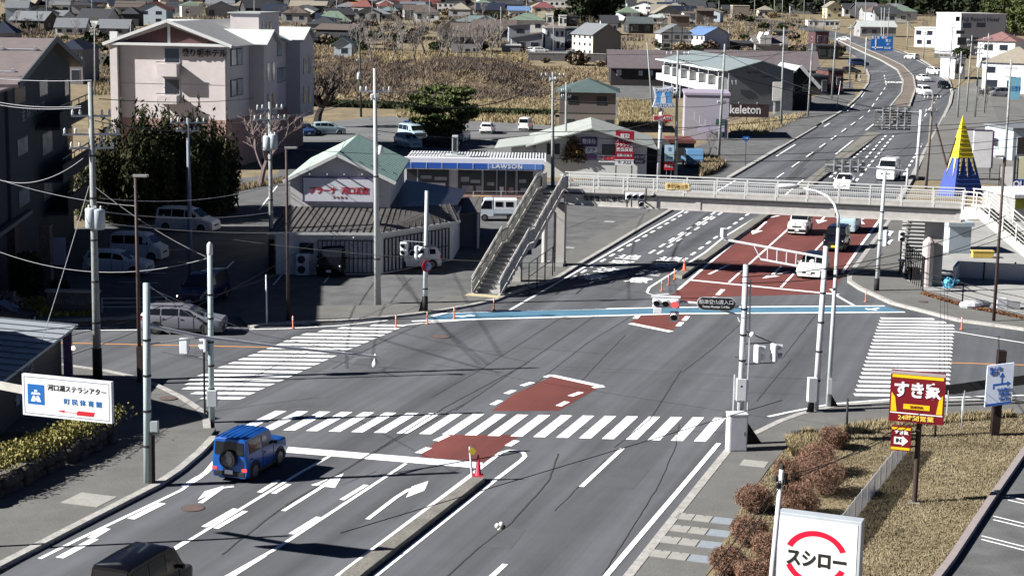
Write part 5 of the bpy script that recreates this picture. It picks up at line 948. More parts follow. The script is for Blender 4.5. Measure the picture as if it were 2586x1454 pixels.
for s_, u, v, z in (('富士宮', .3, .1, .15), ('鳴沢', .25, .2, .15), ('中央高速', .66, .62, .13), ('御殿場', .68, .73, .13), ('河口湖', .68, .84, .13)): text(s_, z * 1.15, SBL, o5, bil(u, v) + Vector((0, -.3, 0)), (R(90), R(-7), 0), bold=.004)
bw = empty('low_signboard', G(2440, 1066), 0, 'long dark board on legs crossing behind the brown-posted direction sign', 'board'); Bq = G(2440, 1066)
m = MB(); P = [at(2385, 985, Bq.y) - Bq, at(2480, 972, Bq.y) - Bq, at(2620, 955, Bq.y) - Bq]; 
m.beam(P[0], P[1], .05, .42); m.beam(P[1], P[2], .05, .42); m.build('panel', M('board_dark', .02, .7, .1), bw)
for px in (2395, 2436, 2595): q = at(px, 985, Bq.y) - Bq; m = MB(); m.tube([Vector((q.x, 0, 0)), Vector((q.x, 0, q.z))], .04, 6); m.build('leg', GALV, bw)
# convenience store pole sign
lb_ = G(1662, 452); Yl = lb_.y; ls = empty('store_pole_sign', lb_, 0, 'tall white pole with a blue vase-shaped store sign and a small red banner', 'sign board')
def lr(px, py, y=0): return at(px, py, Yl + y) - lb_
m = MB(); m.tube([Vector((0, 0, 0)), lr(1672, 240)], [.2, .18], 12); m.build('post', POLEW, ls, True)
shp = [(1651, 226), (1664, 223), (1682, 222), (1698, 219), (1699, 232), (1694, 244), (1695, 256), (1701, 270), (1678, 271), (1648, 268), (1654, 256), (1657, 244)]
shp = [(1649, 219), (1660, 224), (1688, 222), (1701, 217), (1702, 230), (1697, 243), (1698, 255), (1704, 272), (1676, 274), (1647, 271), (1653, 256), (1655, 243)]
m = MB(); m.slab([lr(*p, -.3) for p in shp], Vector((0, -1, 0)), .3); m.build('sign_rim', SW, ls); cm = (1676, 246); m = MB(); m.slab([lr(cm[0] + (p[0] - cm[0]) * .86, cm[1] + (p[1] - cm[1]) * .86, -.32) for p in shp], Vector((0, -1, 0)), .015); m.build('sign_face', M('sign_sky_blue', (.12, .33, .66), .5, .03), ls)
m = MB(); m.slab([lr(*p, -.34) for p in ((1669, 261), (1682, 261), (1682, 244), (1679, 240), (1679, 234), (1673, 234), (1672, 240), (1669, 244))], Vector((0, -1, 0)), .02); m.build('bottle_mark', SW, ls)
text('STATION', .52, SW, ls, lr(1676, 266, -.35), (R(90), 0, 0), bold=.01, sx=.8); text('LAWSON', .52, SW, ls, lr(1676, 228, -.35), (R(90), 0, 0), bold=.01, sx=.8)
m = MB(); a, b = lr(1650, 291, -.2), lr(1697, 306, -.2); m.bx(a.x, (a.x + b.x) / 2, a.y - .2, a.y, b.z, a.z); m.build('banner_white', SW, ls); m = MB(); m.bx((a.x + b.x) / 2, b.x, a.y - .2, a.y, b.z, a.z); m.build('banner_red', M('sign_bright_red', (.55, .02, .03), .5, 0), ls)
text('銀行', .5, MATS['sign_bright_red'], ls, Vector((a.x * .75 + b.x * .25, a.y - .22, (a.z + b.z) / 2)), (R(90), 0, 0), bold=.01); text('ATM', .45, SW, ls, Vector((a.x * .25 + b.x * .75, a.y - .22, (a.z + b.z) / 2)), (R(90), 0, 0), bold=.01)
a, b = lr(1675, 366), lr(1697, 430); nn = ((a.z - b.z) / 3)
for i, (mt, s_) in enumerate(((M('sign_pale_cyan', (.5, .68, .8), .5, .05), '酒'), (M('sign_pale_green', (.55, .74, .7), .5, .05), 'ATM'), (MATS['sign_bright_red'], 'たばこ'))):
    m = MB(); m.bx(a.x + .15, b.x + .15, -.2, -.05, b.z + nn * (2 - i) + .03, b.z + nn * (3 - i)); m.build('stacked_panel', mt, ls); text(s_, .38, (SBL, SBL, SW)[i], ls, Vector(((a.x + b.x) / 2 + .15, -.22, b.z + nn * (2.5 - i))), (R(90), 0, 0), bold=.01, sx=.8)
for x in (a.x + .4, b.x - .1): m = MB(); m.tube([Vector((x, 0, 0)), Vector((x, 0, b.z + .1))], .04, 6); m.build('panel_leg', GALV, ls)
# tall red roadside banner board
rb = G(1575, 452); Yr = rb.y; rb_ = empty('banner_board', rb, 0, 'tall dark red advertising board with white writing on two dark legs', 'sign board')
def rr2(px, py): return at(px, py, Yr) - rb
a, b = rr2(1555, 331), rr2(1600, 403); m = MB(); m.bx(a.x, b.x, -.08, 0, b.z, a.z); m.build('red_panel', M('banner_red', (.33, .012, .03), .6, .12, 1.5), rb_); c2 = rr2(1600, 418); m = MB(); m.bx(a.x, b.x, -.08, 0, c2.z, b.z - .01); m.build('white_panel', SW, rb_)
for x in (a.x + .12, b.x - .15): m = MB(); m.tube([Vector((x, .05, 0)), Vector((x, .05, a.z - .1))], .06, 8); m.build('leg', DARKM, rb_)
mx_ = (a.x + b.x) / 2; H__ = a.z - b.z
for s_, z, sz_ in (('買取', .82, .5), ('金・プラチナ', .66, .28), ('ブランド品', .5, .38), ('高価買取', .34, .42), ('見積1分無料', .14, .28)): text(s_, sz_, SW, rb_, Vector((mx_, -.09, b.z + H__ * z)), (R(90), 0, 0), bold=.008)
text('← 入口', .42, SIGNB, rb_, Vector((mx_, -.09, (b.z + c2.z) / 2)), (R(90), 0, 0), bold=.006)
# brown lettered fence sign
kb_ = G(1895, 308); k5 = empty('fence_sign', kb_, 0, 'dark brown roadside board with large pale lettering ending in eleton', 'sign board'); Yk5 = kb_.y
a, b = at(1832, 262, Yk5) - kb_, at(1941, 297, Yk5) - kb_; m = MB(); m.bx(a.x, b.x, -.1, 0, b.z, a.z); m.build('panel', M('board_brown', (.045, .026, .028), .7, .1), k5)
text('skeleton', 1.72, SW, k5, Vector(((a.x + b.x) / 2 - .55, -.12, (a.z + b.z) / 2 + .1)), (R(90), 0, 0), bold=.035, sx=.88)
for t in (.05, .5, .95): x = a.x + (b.x - a.x) * t; m = MB(); m.tube([Vector((x, .05, 0)), Vector((x, .05, b.z + .2))], .06, 6); m.build('post', DARKM, k5)
for t in (.3, .72): x = a.x + (b.x - a.x) * t; m = MB(); m.tube([Vector((x, 0, a.z)), Vector((x, -.3, a.z + .25))], .05, 6); m.build('spot_lamp', POLEW, k5)
# white shop boards on the right
for (px, py, x0, y0, x1, y1, nm, lb2) in ((2480, 455, 2459, 330, 2500, 423, 'blank_board', 'tall plain white board with purple edges beside the pointed tower'), (2448, 440, 2434, 328, 2456, 400, 'blank_board', 'narrow white board half hidden by the pointed tower')):
    B = G(px, py); o = empty(nm, B, 0, lb2, 'sign board'); a, b = at(x0, y0, B.y) - B, at(x1, y1, B.y) - B; m = MB(); m.bx(a.x, b.x, -.25, 0, b.z, a.z); m.build('panel', SW, o); m = MB(); m.bx(b.x, b.x + .18, -.3, .05, b.z - .05, a.z); m.build('edge', M('sign_edge_purple', (.09, .05, .1), .6, .1), o); m = MB(); m.bx(a.x, b.x, -.27, .02, a.z, a.z + .12); m.build('top_edge', MATS['sign_edge_purple'], o)
    for x in (a.x + .3, b.x): m = MB(); m.tube([Vector((x, -.1, 0)), Vector((x, -.1, b.z + .1))], .07, 6); m.build('post', POLEB, o)
# pointed yellow and blue tower
pt0 = [G(2366, 492), G(2476, 492)]; Yp = pt0[0].y; pb = Vector(((pt0[0].x + pt0[1].x) / 2, Yp + 1, 0)); tw = empty('pointed_tower', pb, 0, 'pointed blue tower with a yellow top and yellow rays by the roadside', 'tower')
apex = at(2432, 290, Yp + 1) - pb; hb = (pt0[1].x - pt0[0].x) / 2; c4 = [Vector((-hb * 1.0, -.3, 0)), Vector((-hb * .1 - .1, -hb * 1.15, 0)), Vector((hb * 1.05, -.6, 0)), Vector((0, hb, 0))]; kz = .46
TBL = M('tower_blue', (.035, .075, .33), .6, .08, 1.5); TYE = M('tower_yellow', (.78, .62, .02), .6, .05, 1.5)
cnr = [Vector((hb * a, hb * b, 0)) for a, b in ((-1.02, -.55), (-.38, -1.0), (1.03, -.65), (.3, .9))]
m = MB(); k0 = [p.lerp(apex, .47) for p in cnr]; m.add(cnr + k0, [(i, (i + 1) % 4, 4 + (i + 1) % 4, 4 + i) for i in range(4)]); m.build('lower_sheet', TBL, tw)
m = MB(); m.add(k0 + [apex], [(i, (i + 1) % 4, 4) for i in range(4)]); m.build('upper_sheet', TYE, tw)
TCR = M('tower_ray', (.62, .52, .25), .7, .05)
for f in (0, 1):
    A, B = cnr[f], cnr[f + 1]; nrm = (B - A).cross(apex - A).normalized()
    for i in range(3 if f else 2):
        t = (.2 + .3 * i) if f else (.25 + .45 * i); dd = .08 if f else .12; m = MB(); p0, p1_ = A.lerp(B, t - dd).lerp(apex, .47), A.lerp(B, t + dd).lerp(apex, .47); p2_ = A.lerp(B, t + (t - .5) * .2).lerp(apex, .27 + (.0 if i != 1 else -.04)); m.slab([p0 + nrm * .05, p1_ + nrm * .05, p2_ + nrm * .05], nrm, .05); m.build('painted_ray', TCR, tw)
m = MB()
for i in range(16):
    t = .03 + i * .055
    for f in (1,): A, B = cnr[f].lerp(apex, t), cnr[f + 1].lerp(apex, t); m.beam(A + Vector((0, -.03, 0)), B + Vector((0, -.03, 0)), .05, .05)
o = m.build('cladding_seams', M('tower_seam', (.02, .035, .14), .7, 0), tw); o['kind'] = 'stuff'
# leaning brown pole pair in front of the tower
pole((2338, 476), (2358, 240), .16, .11, M('pole_brown_grey', (.2, .165, .15), .8, .15), label='brownish pole beside the pointed tower, leaning right', arms=((.96, .9, .15), (.82, .7, .4)), trans=())
so_ = empty('pole_strut', G(2410, 492), 0, 'slanting brown strut propping the pole beside the pointed tower', 'strut'); q = at(2362, 312, G(2410, 492).y) - G(2410, 492); m = MB(); m.tube([Vector((0, 0, 0)), q], .12, 8); m.build('shaft', M('strut_brown', (.13, .1, .095), .8, .15), so_)
# wires: each a cable hung between two points with its own sag
def wire(a, b, sag, label, r=.016, mat=None, group=None):
    P = []; 
    for i in range(17):
        t = i / 16; q = a.lerp(b, t); P.append(q - Vector((0, 0, sag * 4 * t * (1 - t))))
    m = MB(); m.tube(P, r, 5, False); o = m.build('overhead_cable', mat or WIREM, None, True); tag(o, label, 'cable', group or 'overhead cables'); return o
def wp(px, py, Y): return at(px, py, Y)
W_L = [ # x0,y0,Y0,x1,y1,Y1,sag,label,light,r
 (-20, 198, 88, 232, 203, 80, .1, 'pale cable running left from the tip of the weathered pole', 1, .02), (-20, 255, 88, 205, 268, 78, .2, 'pale paired cable running left from the upper crossarm', 1, .022), (-20, 262, 88, 205, 272, 78, .2, 'pale paired cable running left from the upper crossarm', 1, .022), (250, 250, 82, 640, 248, 140, .3, 'dark cable passing before the hotel front', 0, .03),
 (-20, 448, 84, 210, 400, 79, .8, 'pale slack cable before the dark apartment block', 1, .022), (-20, 448, 86, 340, 520, 84, .3, 'pale sagging cable from the apartment block', 1, .02), (60, 1000, 73, 225, 470, 79.5, .2, 'taut grey stay wire slanting down from the weathered pole', 1, .025), (238, 470, 80, 520, 648, 79, .3, 'pale cable from the weathered pole down to the corner pole', 1, .03),
 (-30, 625, 84, 530, 650, 79, 1.2, 'pale sagging cable across the shaded car park', 1, .02), (-30, 895, 68, 1140, 500, 115, 1.2, 'thick dark cable rising from the left edge to the barred shop', 0, .014), (-30, 960, 64, 790, 612, 100, .9, 'thick dark cable rising to the bracket before the shop', 0, .014), (-30, 838, 70, 420, 770, 75, .4, 'thin dark cable over the left side road', 0, .022),
 (240, 305, 80, 474, 305, 118, .5, 'dark bundled cable from the pole to the conifers', 0, .04), (240, 290, 80, 480, 320, 118, .6, 'dark bundled cable second below the crossarm', 0, .04), (228, 530, 80, 690, 535, 108, .5, 'thin cable across the shaded yard', 1, .02), (235, 560, 80, 950, 570, 101, .6, 'thin pale cable across the shaded yard below', 1, .02), (250, 500, 80, 680, 470, 108, .6, 'thin cable past the transformers', 1, .018),
 (475, 310, 118, 944, 235, 100, .8, 'dark cable between the conifer pole and the tall pale pole', 0, .028), (684, 290, 108, 906, 250, 200, .6, 'dark cable behind the pollarded tree', 0, .03), (950, 235, 100, 1392, 195, 150, 2.0, 'dark cable rising over the grass mound to the stair pole', 0, .03), (950, 250, 100, 1392, 205, 150, 1.6, 'second dark cable over the grass mound', 0, .03), (950, 330, 100, 1392, 335, 150, .6, 'thin dark cable above the store roof', 0, .02), (700, 370, 108, 1250, 375, 140, .6, 'thin dark cable above the green roof', 0, .018),
 (1392, 250, 150, 1712, 240, 145, .5, 'thin dark cable before the brown two-storey house', 0, .02), (1392, 345, 150, 1712, 292, 145, .5, 'dark cable past the pale gabled clinic', 0, .022), (1392, 395, 150, 1835, 320, 158, .6, 'dark cable past the store pole sign', 0, .022), (1712, 150, 145, 1833, 130, 165, .6, 'dark cable between the two poles by the fence sign', 0, .025), (1712, 175, 145, 1980, 125, 215, 1.5, 'dark cable above the long grey roof', 0, .025), (1712, 270, 145, 1975, 190, 215, 1.5, 'dark cable before the mauve block', 0, .022), (1712, 330, 145, 2100, 170, 250, 2, 'dark cable toward the black shed', 0, .022), (1833, 300, 160, 2110, 120, 255, 2.5, 'dark cable above the verge', 0, .022),
 (1150, 330, 120, 2360, 250, 145, 1.2, 'long thin dark cable crossing above the far road', 0, .025), (1400, 345, 130, 2620, 305, 140, 1.0, 'long thin dark cable crossing past the tower tip', 0, .025), (1400, 385, 128, 2620, 345, 138, .9, 'long thin dark cable crossing the gantry boards', 0, .022), (1400, 400, 127, 2620, 365, 136, .9, 'long thin dark cable lowest above the footbridge', 0, .022), (2200, 320, 140, 2620, 300, 136, .2, 'thick dark cable behind the yellow tower top', 0, .035),
 (590, 605, 82, 1870, 660, 66, .6, 'thin dark cable crossing in front of the footbridge stair', 0, .014), (1870, 700, 66, 2540, 545, 92, .8, 'thin dark cable above the right corner', 0, .018), (1870, 715, 66, 2540, 580, 92, .9, 'second thin dark cable above the right corner', 0, .018), (2080, 680, 72, 2640, 560, 90, .7, 'thin dark cable from the white signal pole to the right', 0, .018), (2086, 700, 72, 2230, 640, 92, .4, 'short dark cable behind the white signal pole', 0, .018),
 (860, 1345, 45, 1975, 1010, 58, .0, 'thin dark service cable with a white fitting over the near lanes', 0, .014), (1975, 1205, 41, 1760, 1480, 39, .1, 'dark cable dropping left from the thin white mast', 0, .016), (1978, 1215, 41, 1800, 1480, 39, .1, 'second dark cable dropping left from the thin white mast', 0, .016), (1985, 1200, 41, 2290, 1080, 52, .2, 'dark cable from the mast to the red and yellow sign', 0, .014), (1985, 1215, 41, 2330, 1040, 52, .2, 'second dark cable from the mast to the red and yellow sign', 0, .014),
 (2385, 720, 90, 2385, 1010, 66, .0, 'thin vertical dark cable over the right crosswalk', 0, .01), (2376, 700, 90, 2372, 1000, 66, .0, 'second thin vertical dark cable over the right crosswalk', 0, .01), (2392, 720, 90, 2396, 930, 70, .0, 'third thin vertical dark cable over the right crosswalk', 0, .01),
 (2360, 245, 140, 2426, 150, 200, .6, 'dark cable to the right hand pole row', 0, .025), (2360, 255, 140, 2490, 140, 210, .8, 'dark cable past the white houses', 0, .025), (2430, 140, 200, 2600, 60, 180, .6, 'dark cable over the red roofed house', 0, .022)]
for (x0, y0, Y0, x1, y1, Y1, sag, lb, lt, r) in W_L: wire(wp(x0, y0, Y0), wp(x1, y1, Y1), sag * .8, lb, min(r, .008 + .00013 * (Y0 + Y1) / 2), WIREG if lt else WIREM)
rw_ = random.Random(12); FPOLE = [o.location + Vector((0, 0, o['h'] * .93)) for o in bpy.data.objects if o.parent is None and 'h' in o and o.location.y > 170]
for i in range(46):
    a = rw_.choice(FPOLE); near_ = sorted(FPOLE, key=lambda q: (q - a).length)[1:5]; b = rw_.choice(near_)
    if (a - b).length < 140: wire(a, b, rw_.uniform(.3, 1.4), 'thin dark cable strung between far poles above the roofs', .03, None, 'cables between the far poles')
wf = empty('cable_fitting', at(1262, 1327, 49.6), 0, 'small white fitting clamped on the cable over the near lanes', 'cable fitting')
for x, z in ((-.07, 0), (.05, .05), (.0, -.07), (.1, -.03)): m = MB(); m.ball((x, 0, z), .085, 8); m.build('clamp', INS if x < .08 else DARKM, wf, True)
# ---------------------------------------------------------------- posts, cones, fences
ORP = M('post_orange', (.55, .17, .08), .6, .1); 
for (px, py, lb) in ((740, 830, 'by the brown lamp'), (1000, 826, 'at the end of the left crosswalk'), (1079, 818, 'nearest the tip of the blue lane'), (1147, 805, 'standing on the blue lane edge'), (1247, 783, 'between the blue lane and the stair foot'), (2186, 762, 'at the right kerb bend'), (2428, 832, 'by the right crosswalk end'), (1671, 735, 'first on the striped median nose'), (1688, 720, 'second on the striped median nose'), (1703, 706, 'third on the striped median nose')):
    B = G(px, py); o = empty('delineator_post', B, 0, 'orange flexible post ' + lb, 'bollard', 'orange flexible posts'); m = MB(); m.lathe([(.11, 0), (.11, .04), (.045, .06), (.04, .72), (.02, .74)], 10); m.build('shaft', ORP, o, True)
    for z in (.5, .62): m = MB(); m.lathe([(.046, z), (.046, z + .06)], 10); m.build('reflective_band', MATS['sign_white'], o)
def cone(px, py, h, mat, lb):
    o = empty('traffic_cone', G(px, py) + Vector((0, 0, .2)), 0, lb, 'traffic cone'); m = MB(); m.lathe([(.2 * h, .03), (.16 * h, .05), (.035 * h, h), (.01, h + .01)], 14); m.build('cone_body', mat, o, True); m = MB(); m.box((0, 0, .02), (.5 * h, .5 * h, .04)); m.build('cone_base', mat, o)
cone(1207, 1213, .82, M('cone_red', (.62, .05, .09), .5, .05), 'red traffic cone at the end of the near median'); cone(1728, 690, .8, M('cone_orange', (.6, .17, .08), .5, .1), 'orange traffic cone at the end of the far median')
mk = empty('median_marker', G(1192, 1214) + Vector((0, 0, .2)), 0, 'white leaning post with a yellow disc beside the red cone', 'marker post'); m = MB(); m.tube([Vector((0, 0, 0)), Vector((-.1, 0, 1.15))], .045, 8); m.build('shaft', POLEW, mk); m = MB(); m.tube([Vector((0, -.05, 1.0)), Vector((0, -.08, 1.0))], .13, 14); m.build('disc', M('disc_yellow', (.45, .35, .03), .5, .2), mk)
wpn, WP, _, _ = pole((674, 822), (672, 694), .05, .045, POLEW, 'marker_pole', 'thin white marker pole on the far left pavement', 'marker pole')
pole((2428, 1090), (2430, 1025), .03, .03, GALV, 'marker_pole', 'thin grey post on the lawn edge', 'marker pole')
gp_, GP, _, _ = pole((2138, 1092), (2138, 1013), .05, .05, DARKM, 'guard_post', 'short dark post with a hanging chain on the lawn corner', 'post'); m = MB(); m.box((0, 0, .05), (.35, .35, .16)); m.build('post_base', CONC, gp_)
pole((2360, 1112), (2363, 1068), .05, .05, DARKM, 'guard_post', 'dark short leg standing on the lawn behind the red sign', 'post')
FEN = M('fence_dark', .02, .6, .1)
def fence(pts, h, label, nbar=2, name='railing_fence', mat=FEN, gap=2.0):
    P = [G(*p) for p in pts]; o = empty(name, P[0], 0, label, 'fence')
    for a, b in zip(P, P[1:]):
        k = max(1, int((b - a).length / gap))
        for i in range(k + 1): q = a.lerp(b, i / k) - P[0]; m = MB(); m.beam(q, q + Vector((0, 0, h)), .07); m.build('post', mat, o)
        for j in range(nbar): z = h * (1 - j / max(1, nbar) * .85); m = MB(); m.beam(a - P[0] + Vector((0, 0, z)), b - P[0] + Vector((0, 0, z)), .035); m.build('rail', mat, o)
fence([(2330, 738), (2430, 768), (2510, 790), (2640, 820)], 1.3, 'dark post and wire fence along the pavement at the right corner', 3, gap=3)
fence([(2285, 695), (2300, 712), (2330, 735)], 2.2, 'tall dark railings guarding the foot of the right bridge pier', 2, gap=.55)
fence([(1335, 745), (1395, 700), (1400, 690)], 2.0, 'thin dark frame of railings under the left stair', 2, gap=2.2)
o = empty('low_wall', G(2420, 690), 0, 'pale low wall of a new plot behind the dark fence', 'wall'); a, b, c_ = G(2408, 716), G(2420, 700), G(2640, 712); WL = M('wall_pale', (.6, .6, .6), .8, .05)
m = MB()
for p, q in ((a, b), (b, c_)): m.beam(p - G(2420, 690) + Vector((0, 0, .55)), q - G(2420, 690) + Vector((0, 0, .55)), .2, 1.1)
m.build('wall_body', WL, o)
for px in (2482, 2560): q = G(px, 706) - G(2420, 690); m = MB(); m.beam(q + Vector((0, -.15, 0)), q + Vector((0, -.15, 1.2)), .1); m.build('post', DARKM, o)
hs_ = empty('garden_wall', G(200, 795), 0, 'dark slate name wall with a pale top at the brick apartment entrance', 'wall'); B = G(200, 795); a, b = at(120, 730, B.y) - B, at(250, 782, B.y) - B; m = MB(); m.bx(a.x, b.x, -.15, .15, 0, a.z * .9); m.build('wall_body', M('slate', (.12, .11, .1), .8, .3, 4), hs_); m = MB(); m.bx(a.x - .1, b.x + .1, -.22, .22, a.z * .9, a.z); m.build('coping', CONC, hs_); text('ARTHOUSE', .4, M('sign_grey', (.25, .24, .22), .6, 0), hs_, Vector(((a.x + b.x) / 2, -.165, a.z * .5)), (R(90), 0, 0), sx=.9)
fence([(258, 792), (350, 792), (420, 788)], .9, 'low white railing at the edge of the shaded car park', 3, mat=POLEW, gap=1.2)
pil = empty('gate_pillar', G(120, 745), 0, 'weathered timber pillar beside the apartment name boards', 'pillar'); h = (at(120, 572, G(120, 745).y) - G(120, 745)).z; m = MB(); m.bx(-.32, .32, -.3, .3, 0, h); m.build('pillar_body', M('old_timber', (.13, .1, .09), .85, .3, 3), pil); m = MB(); m.bx(-.36, .36, -.34, .34, h, h + .1); m.build('cap', M('old_timber2', (.17, .14, .12), .85, .2), pil)
nb_ = empty('notice_board', G(152, 720), 0, 'pale notice board on the wall beside the timber pillar', 'notice board'); h = (at(152, 600, G(152, 720).y) - G(152, 720)).z; m = MB(); m.bx(-.38, .38, 0, .08, h - 1.7, h); m.build('panel', M('board_lavender', (.42, .42, .5), .7, .1), nb_)
for x in (-.3, .3): m = MB(); m.beam(Vector((x, .1, 0)), Vector((x, .1, h)), .06); m.build('leg', DARKM, nb_)
# manholes and utility covers
IRON = M('cast_iron', (.10, .07, .06), .7, .25, 8); CVR = M('cover_concrete', (.33, .32, .29), .85, .12, 3)
for px, py, r, lb, z in ((487, 1283, .42, 'rust brown manhole cover in the near left lane', .012), (1112, 850, .55, 'worn manhole cover in the middle of the crossing', .012), (1430, 803, .3, 'small dark manhole cover just below the blue lane', .012), (2330, 767, .3, 'small manhole cover on the right corner pavement', .145), (1620, 550, .35, 'manhole cover on the far left forecourt', .012), (425, 1012, .4, 'manhole cover on the left corner pavement', .125)):
    o = empty('manhole_cover', G(px, py) + Vector((0, 0, z)), 0, lb, 'manhole cover'); m = MB(); m.lathe([(r, 0), (r, .008)], 24); m.build('rim', IRON, o); m = MB(); m.lathe([(r * .88, .004), (r * .88, .012)], 24); m.build('lid', M('cast_iron_lid', (.14, .1, .09), .6, .35, 14), o)
for i, (px, py, lb) in enumerate(((1752, 1315, 'first'), (1740, 1346, 'second'), (1716, 1375, 'third'), (1690, 1410, 'fourth'))):
    o = empty('utility_cover', G(px, py) + Vector((0, 0, .135)), RZ + R(90), lb + ' double concrete cover from the cabinet on the right pavement', 'utility cover', 'paired utility covers')
    for s in (-.32, .32): m = MB(); m.box((s, 0, 0), (.6, .72, .02)); lid = m.build('lid', CVR, o); m = MB(); m.box((s, -.3, .011), (.07, .04, .01)); m.build('lift_slot', DARKM, lid)
    m = MB(); m.box((-1.05, 0, 0), (.75, .72, .012)); m.build('patch', M('cover_blue', (.26, .29, .32), .85, .1), o)
for px, py, lb, s in ((1904, 1178, 'pale square cover on the pavement beside the cabinet', 1.0), (225, 1270, 'pale cracked concrete covers on the near left pavement', 1.5), (1540, 560, 'pale square cover on the forecourt beyond the bridge', .9), (1440, 626, 'pale square cover beside the left pier', .8)):
    o = empty('utility_cover', G(px, py) + Vector((0, 0, .135 if px < 1400 or py > 800 else .012)), RZ + R(90), lb, 'utility cover'); m = MB(); m.box((0, 0, 0), (s, s * .9, .016)); m.build('lid', CVR, o)
# ---------------------------------------------------------------- buildings
def WM(n, c, **k): return M('wall_' + n, c, .85, k.get('var', .07), k.get('sc', .7))
def RM(n, c, **k): return M('roof_' + n, c, .6, .12, 1.2, streak=(0, 1, 1))
WW, WCR, WGR, WBL, WBR, WDK, WLB = WM('white', (.66, .66, .64)), WM('cream', (.55, .5, .38)), WM('grey', (.3, .3, .3)), WM('pale_blue', (.40, .46, .5)), WM('brown', (.14, .11, .09)), WM('dark', (.045, .043, .045)), WM('lavender', (.34, .3, .37))
RGR, RDK, RNV, RBR, RRD, ROR, RTE, RGN, RPA, RBU, RTN = RM('grey', (.17, .18, .19)), RM('charcoal', (.045, .047, .052)), RM('navy', (.02, .026, .045)), RM('brown', (.12, .095, .085)), RM('red', (.17, .065, .055)), RM('orange', (.36, .12, .06)), RM('teal', (.15, .2, .2)), RM('green', (.15, .2, .15)), RM('pale', (.42, .44, .42)), RM('blue', (.12, .2, .36)), RM('tan', (.27, .24, .19))
WIN = M('window_glass', (.025, .03, .04), .12, 0, spec=.6); WINL = M('window_bright', (.35, .38, .4), .2, .3, 1, spec=.5); FRAME = M('window_frame', (.12, .12, .12), .5, .05); FRW = M('window_frame_white', (.6, .6, .6), .5, .05)
class House: pass
def house(xl, xr, yb, yt, yr, D, yaw, roof, wall, rmat, label, cat='house', group=None, name='house', over=.5, wins=2, rows=None, eave=None, base=None, wm=None):
    """front wall between photograph columns xl and xr; yb/yt/yr rows of its foot, eave and ridge"""
    h = House(); L_ = G(xl, yb) if base is None else base; a = R(yaw); d = Vector((math.cos(a), math.sin(a), 0)); n = Vector((d.y, -d.x, 0))
    Rr = onplane(xr, yb, L_, n); W = max(1.5, (Rr - L_).dot(d)); Hh = at((xl + xr) / 2, yt, ((L_ + Rr) / 2).y).z - L_.z; Hh = max(2.0, Hh)
    mid = (L_ + Rr) / 2; midd = mid - n * (0 if roof == 'gy' else D / 2); rh = max(.3, at((xl + xr) / 2, yr, midd.y).z - L_.z - Hh)
    if roof == 'gy': rh = max(.3, at((xl + xr) / 2, yr, mid.y).z - L_.z - Hh)
    if roof != 'flat': rh = min(rh, W * .55 if roof == 'gy' else D * .5)
    o = empty(name, (L_.x, L_.y, L_.z), a, label, cat, group); h.o, h.L, h.d, h.n, h.W, h.H, h.D, h.rh = o, L_, d, n, W, Hh, D, rh
    m = MB(); m.bx(0, W, 0, D, -.6, Hh)
    if roof == 'gy': m.add([(0, 0, Hh), (W, 0, Hh), (W / 2, 0, Hh + rh), (0, D, Hh), (W, D, Hh), (W / 2, D, Hh + rh)], [(0, 1, 2), (3, 5, 4)])
    if roof == 'gx': m.add([(0, 0, Hh), (0, D, Hh), (0, D / 2, Hh + rh), (W, 0, Hh), (W, D, Hh), (W, D / 2, Hh + rh)], [(0, 2, 1), (3, 4, 5)])
    h.wall = m.build('wall', wall, o); th = .14; ov = over; m = MB()
    def sl(pts): m.slab([Vector(p) for p in pts], Vector((0, 0, 1)), th)
    if roof == 'gy':
        k = rh / (W / 2); e = ov
        sl([(-e, -e, Hh - e * k + th), (W / 2, -e, Hh + rh + th), (W / 2, D + e, Hh + rh + th), (-e, D + e, Hh - e * k + th)]); sl([(W / 2 + .01, -e, Hh + rh + th), (W + e, -e, Hh - e * k + th), (W + e, D + e, Hh - e * k + th), (W / 2 + .01, D + e, Hh + rh + th)])
    elif roof == 'gx':
        k = rh / (D / 2); e = ov
        sl([(-e, -e, Hh - e * k + th), (W + e, -e, Hh - e * k + th), (W + e, D / 2, Hh + rh + th), (-e, D / 2, Hh + rh + th)]); sl([(-e, D / 2 + .01, Hh + rh + th), (W + e, D / 2 + .01, Hh + rh + th), (W + e, D + e, Hh - e * k + th), (-e, D + e, Hh - e * k + th)])
    elif roof == 'hip':
        e = ov; q = min(W, D) / 2; z0, z1 = Hh + .02, Hh + rh; A = [(-e, -e, z0), (W + e, -e, z0), (W + e, D + e, z0), (-e, D + e, z0)]
        r0, r1 = ((q, D / 2, z1), (W - q, D / 2, z1)) if W >= D else ((W / 2, q, z1), (W / 2, D - q, z1))
        if W >= D: m.add(A + [r0, (r1[0] + .01, r1[1], r1[2])], [(0, 1, 5, 4), (1, 2, 5), (2, 3, 4, 5), (3, 0, 4), (3, 2, 1, 0)])
        else: m.add(A + [r0, (r1[0], r1[1] + .01, r1[2])], [(0, 1, 4), (1, 2, 5, 4), (2, 3, 5), (3, 0, 4, 5), (3, 2, 1, 0)])
    elif roof == 'shed': sl([(-.3, -.3, Hh + .12), (W + .3, -.3, Hh + rh + .12), (W + .3, D + .3, Hh + rh + .12), (-.3, D + .3, Hh + .12)]); mm = MB(); mm.add([(0, 0, Hh), (W, 0, Hh), (W, 0, Hh + rh), (0, D, Hh), (W, D, Hh), (W, D, Hh + rh)], [(0, 1, 2), (3, 5, 4), (1, 4, 5, 2)]); mm.build('gable_wall', wall, o)
    else: m.bx(-.15, W + .15, -.15, D + .15, Hh + .005, Hh + .3)
    h.roof = m.build('roof', rmat, o)
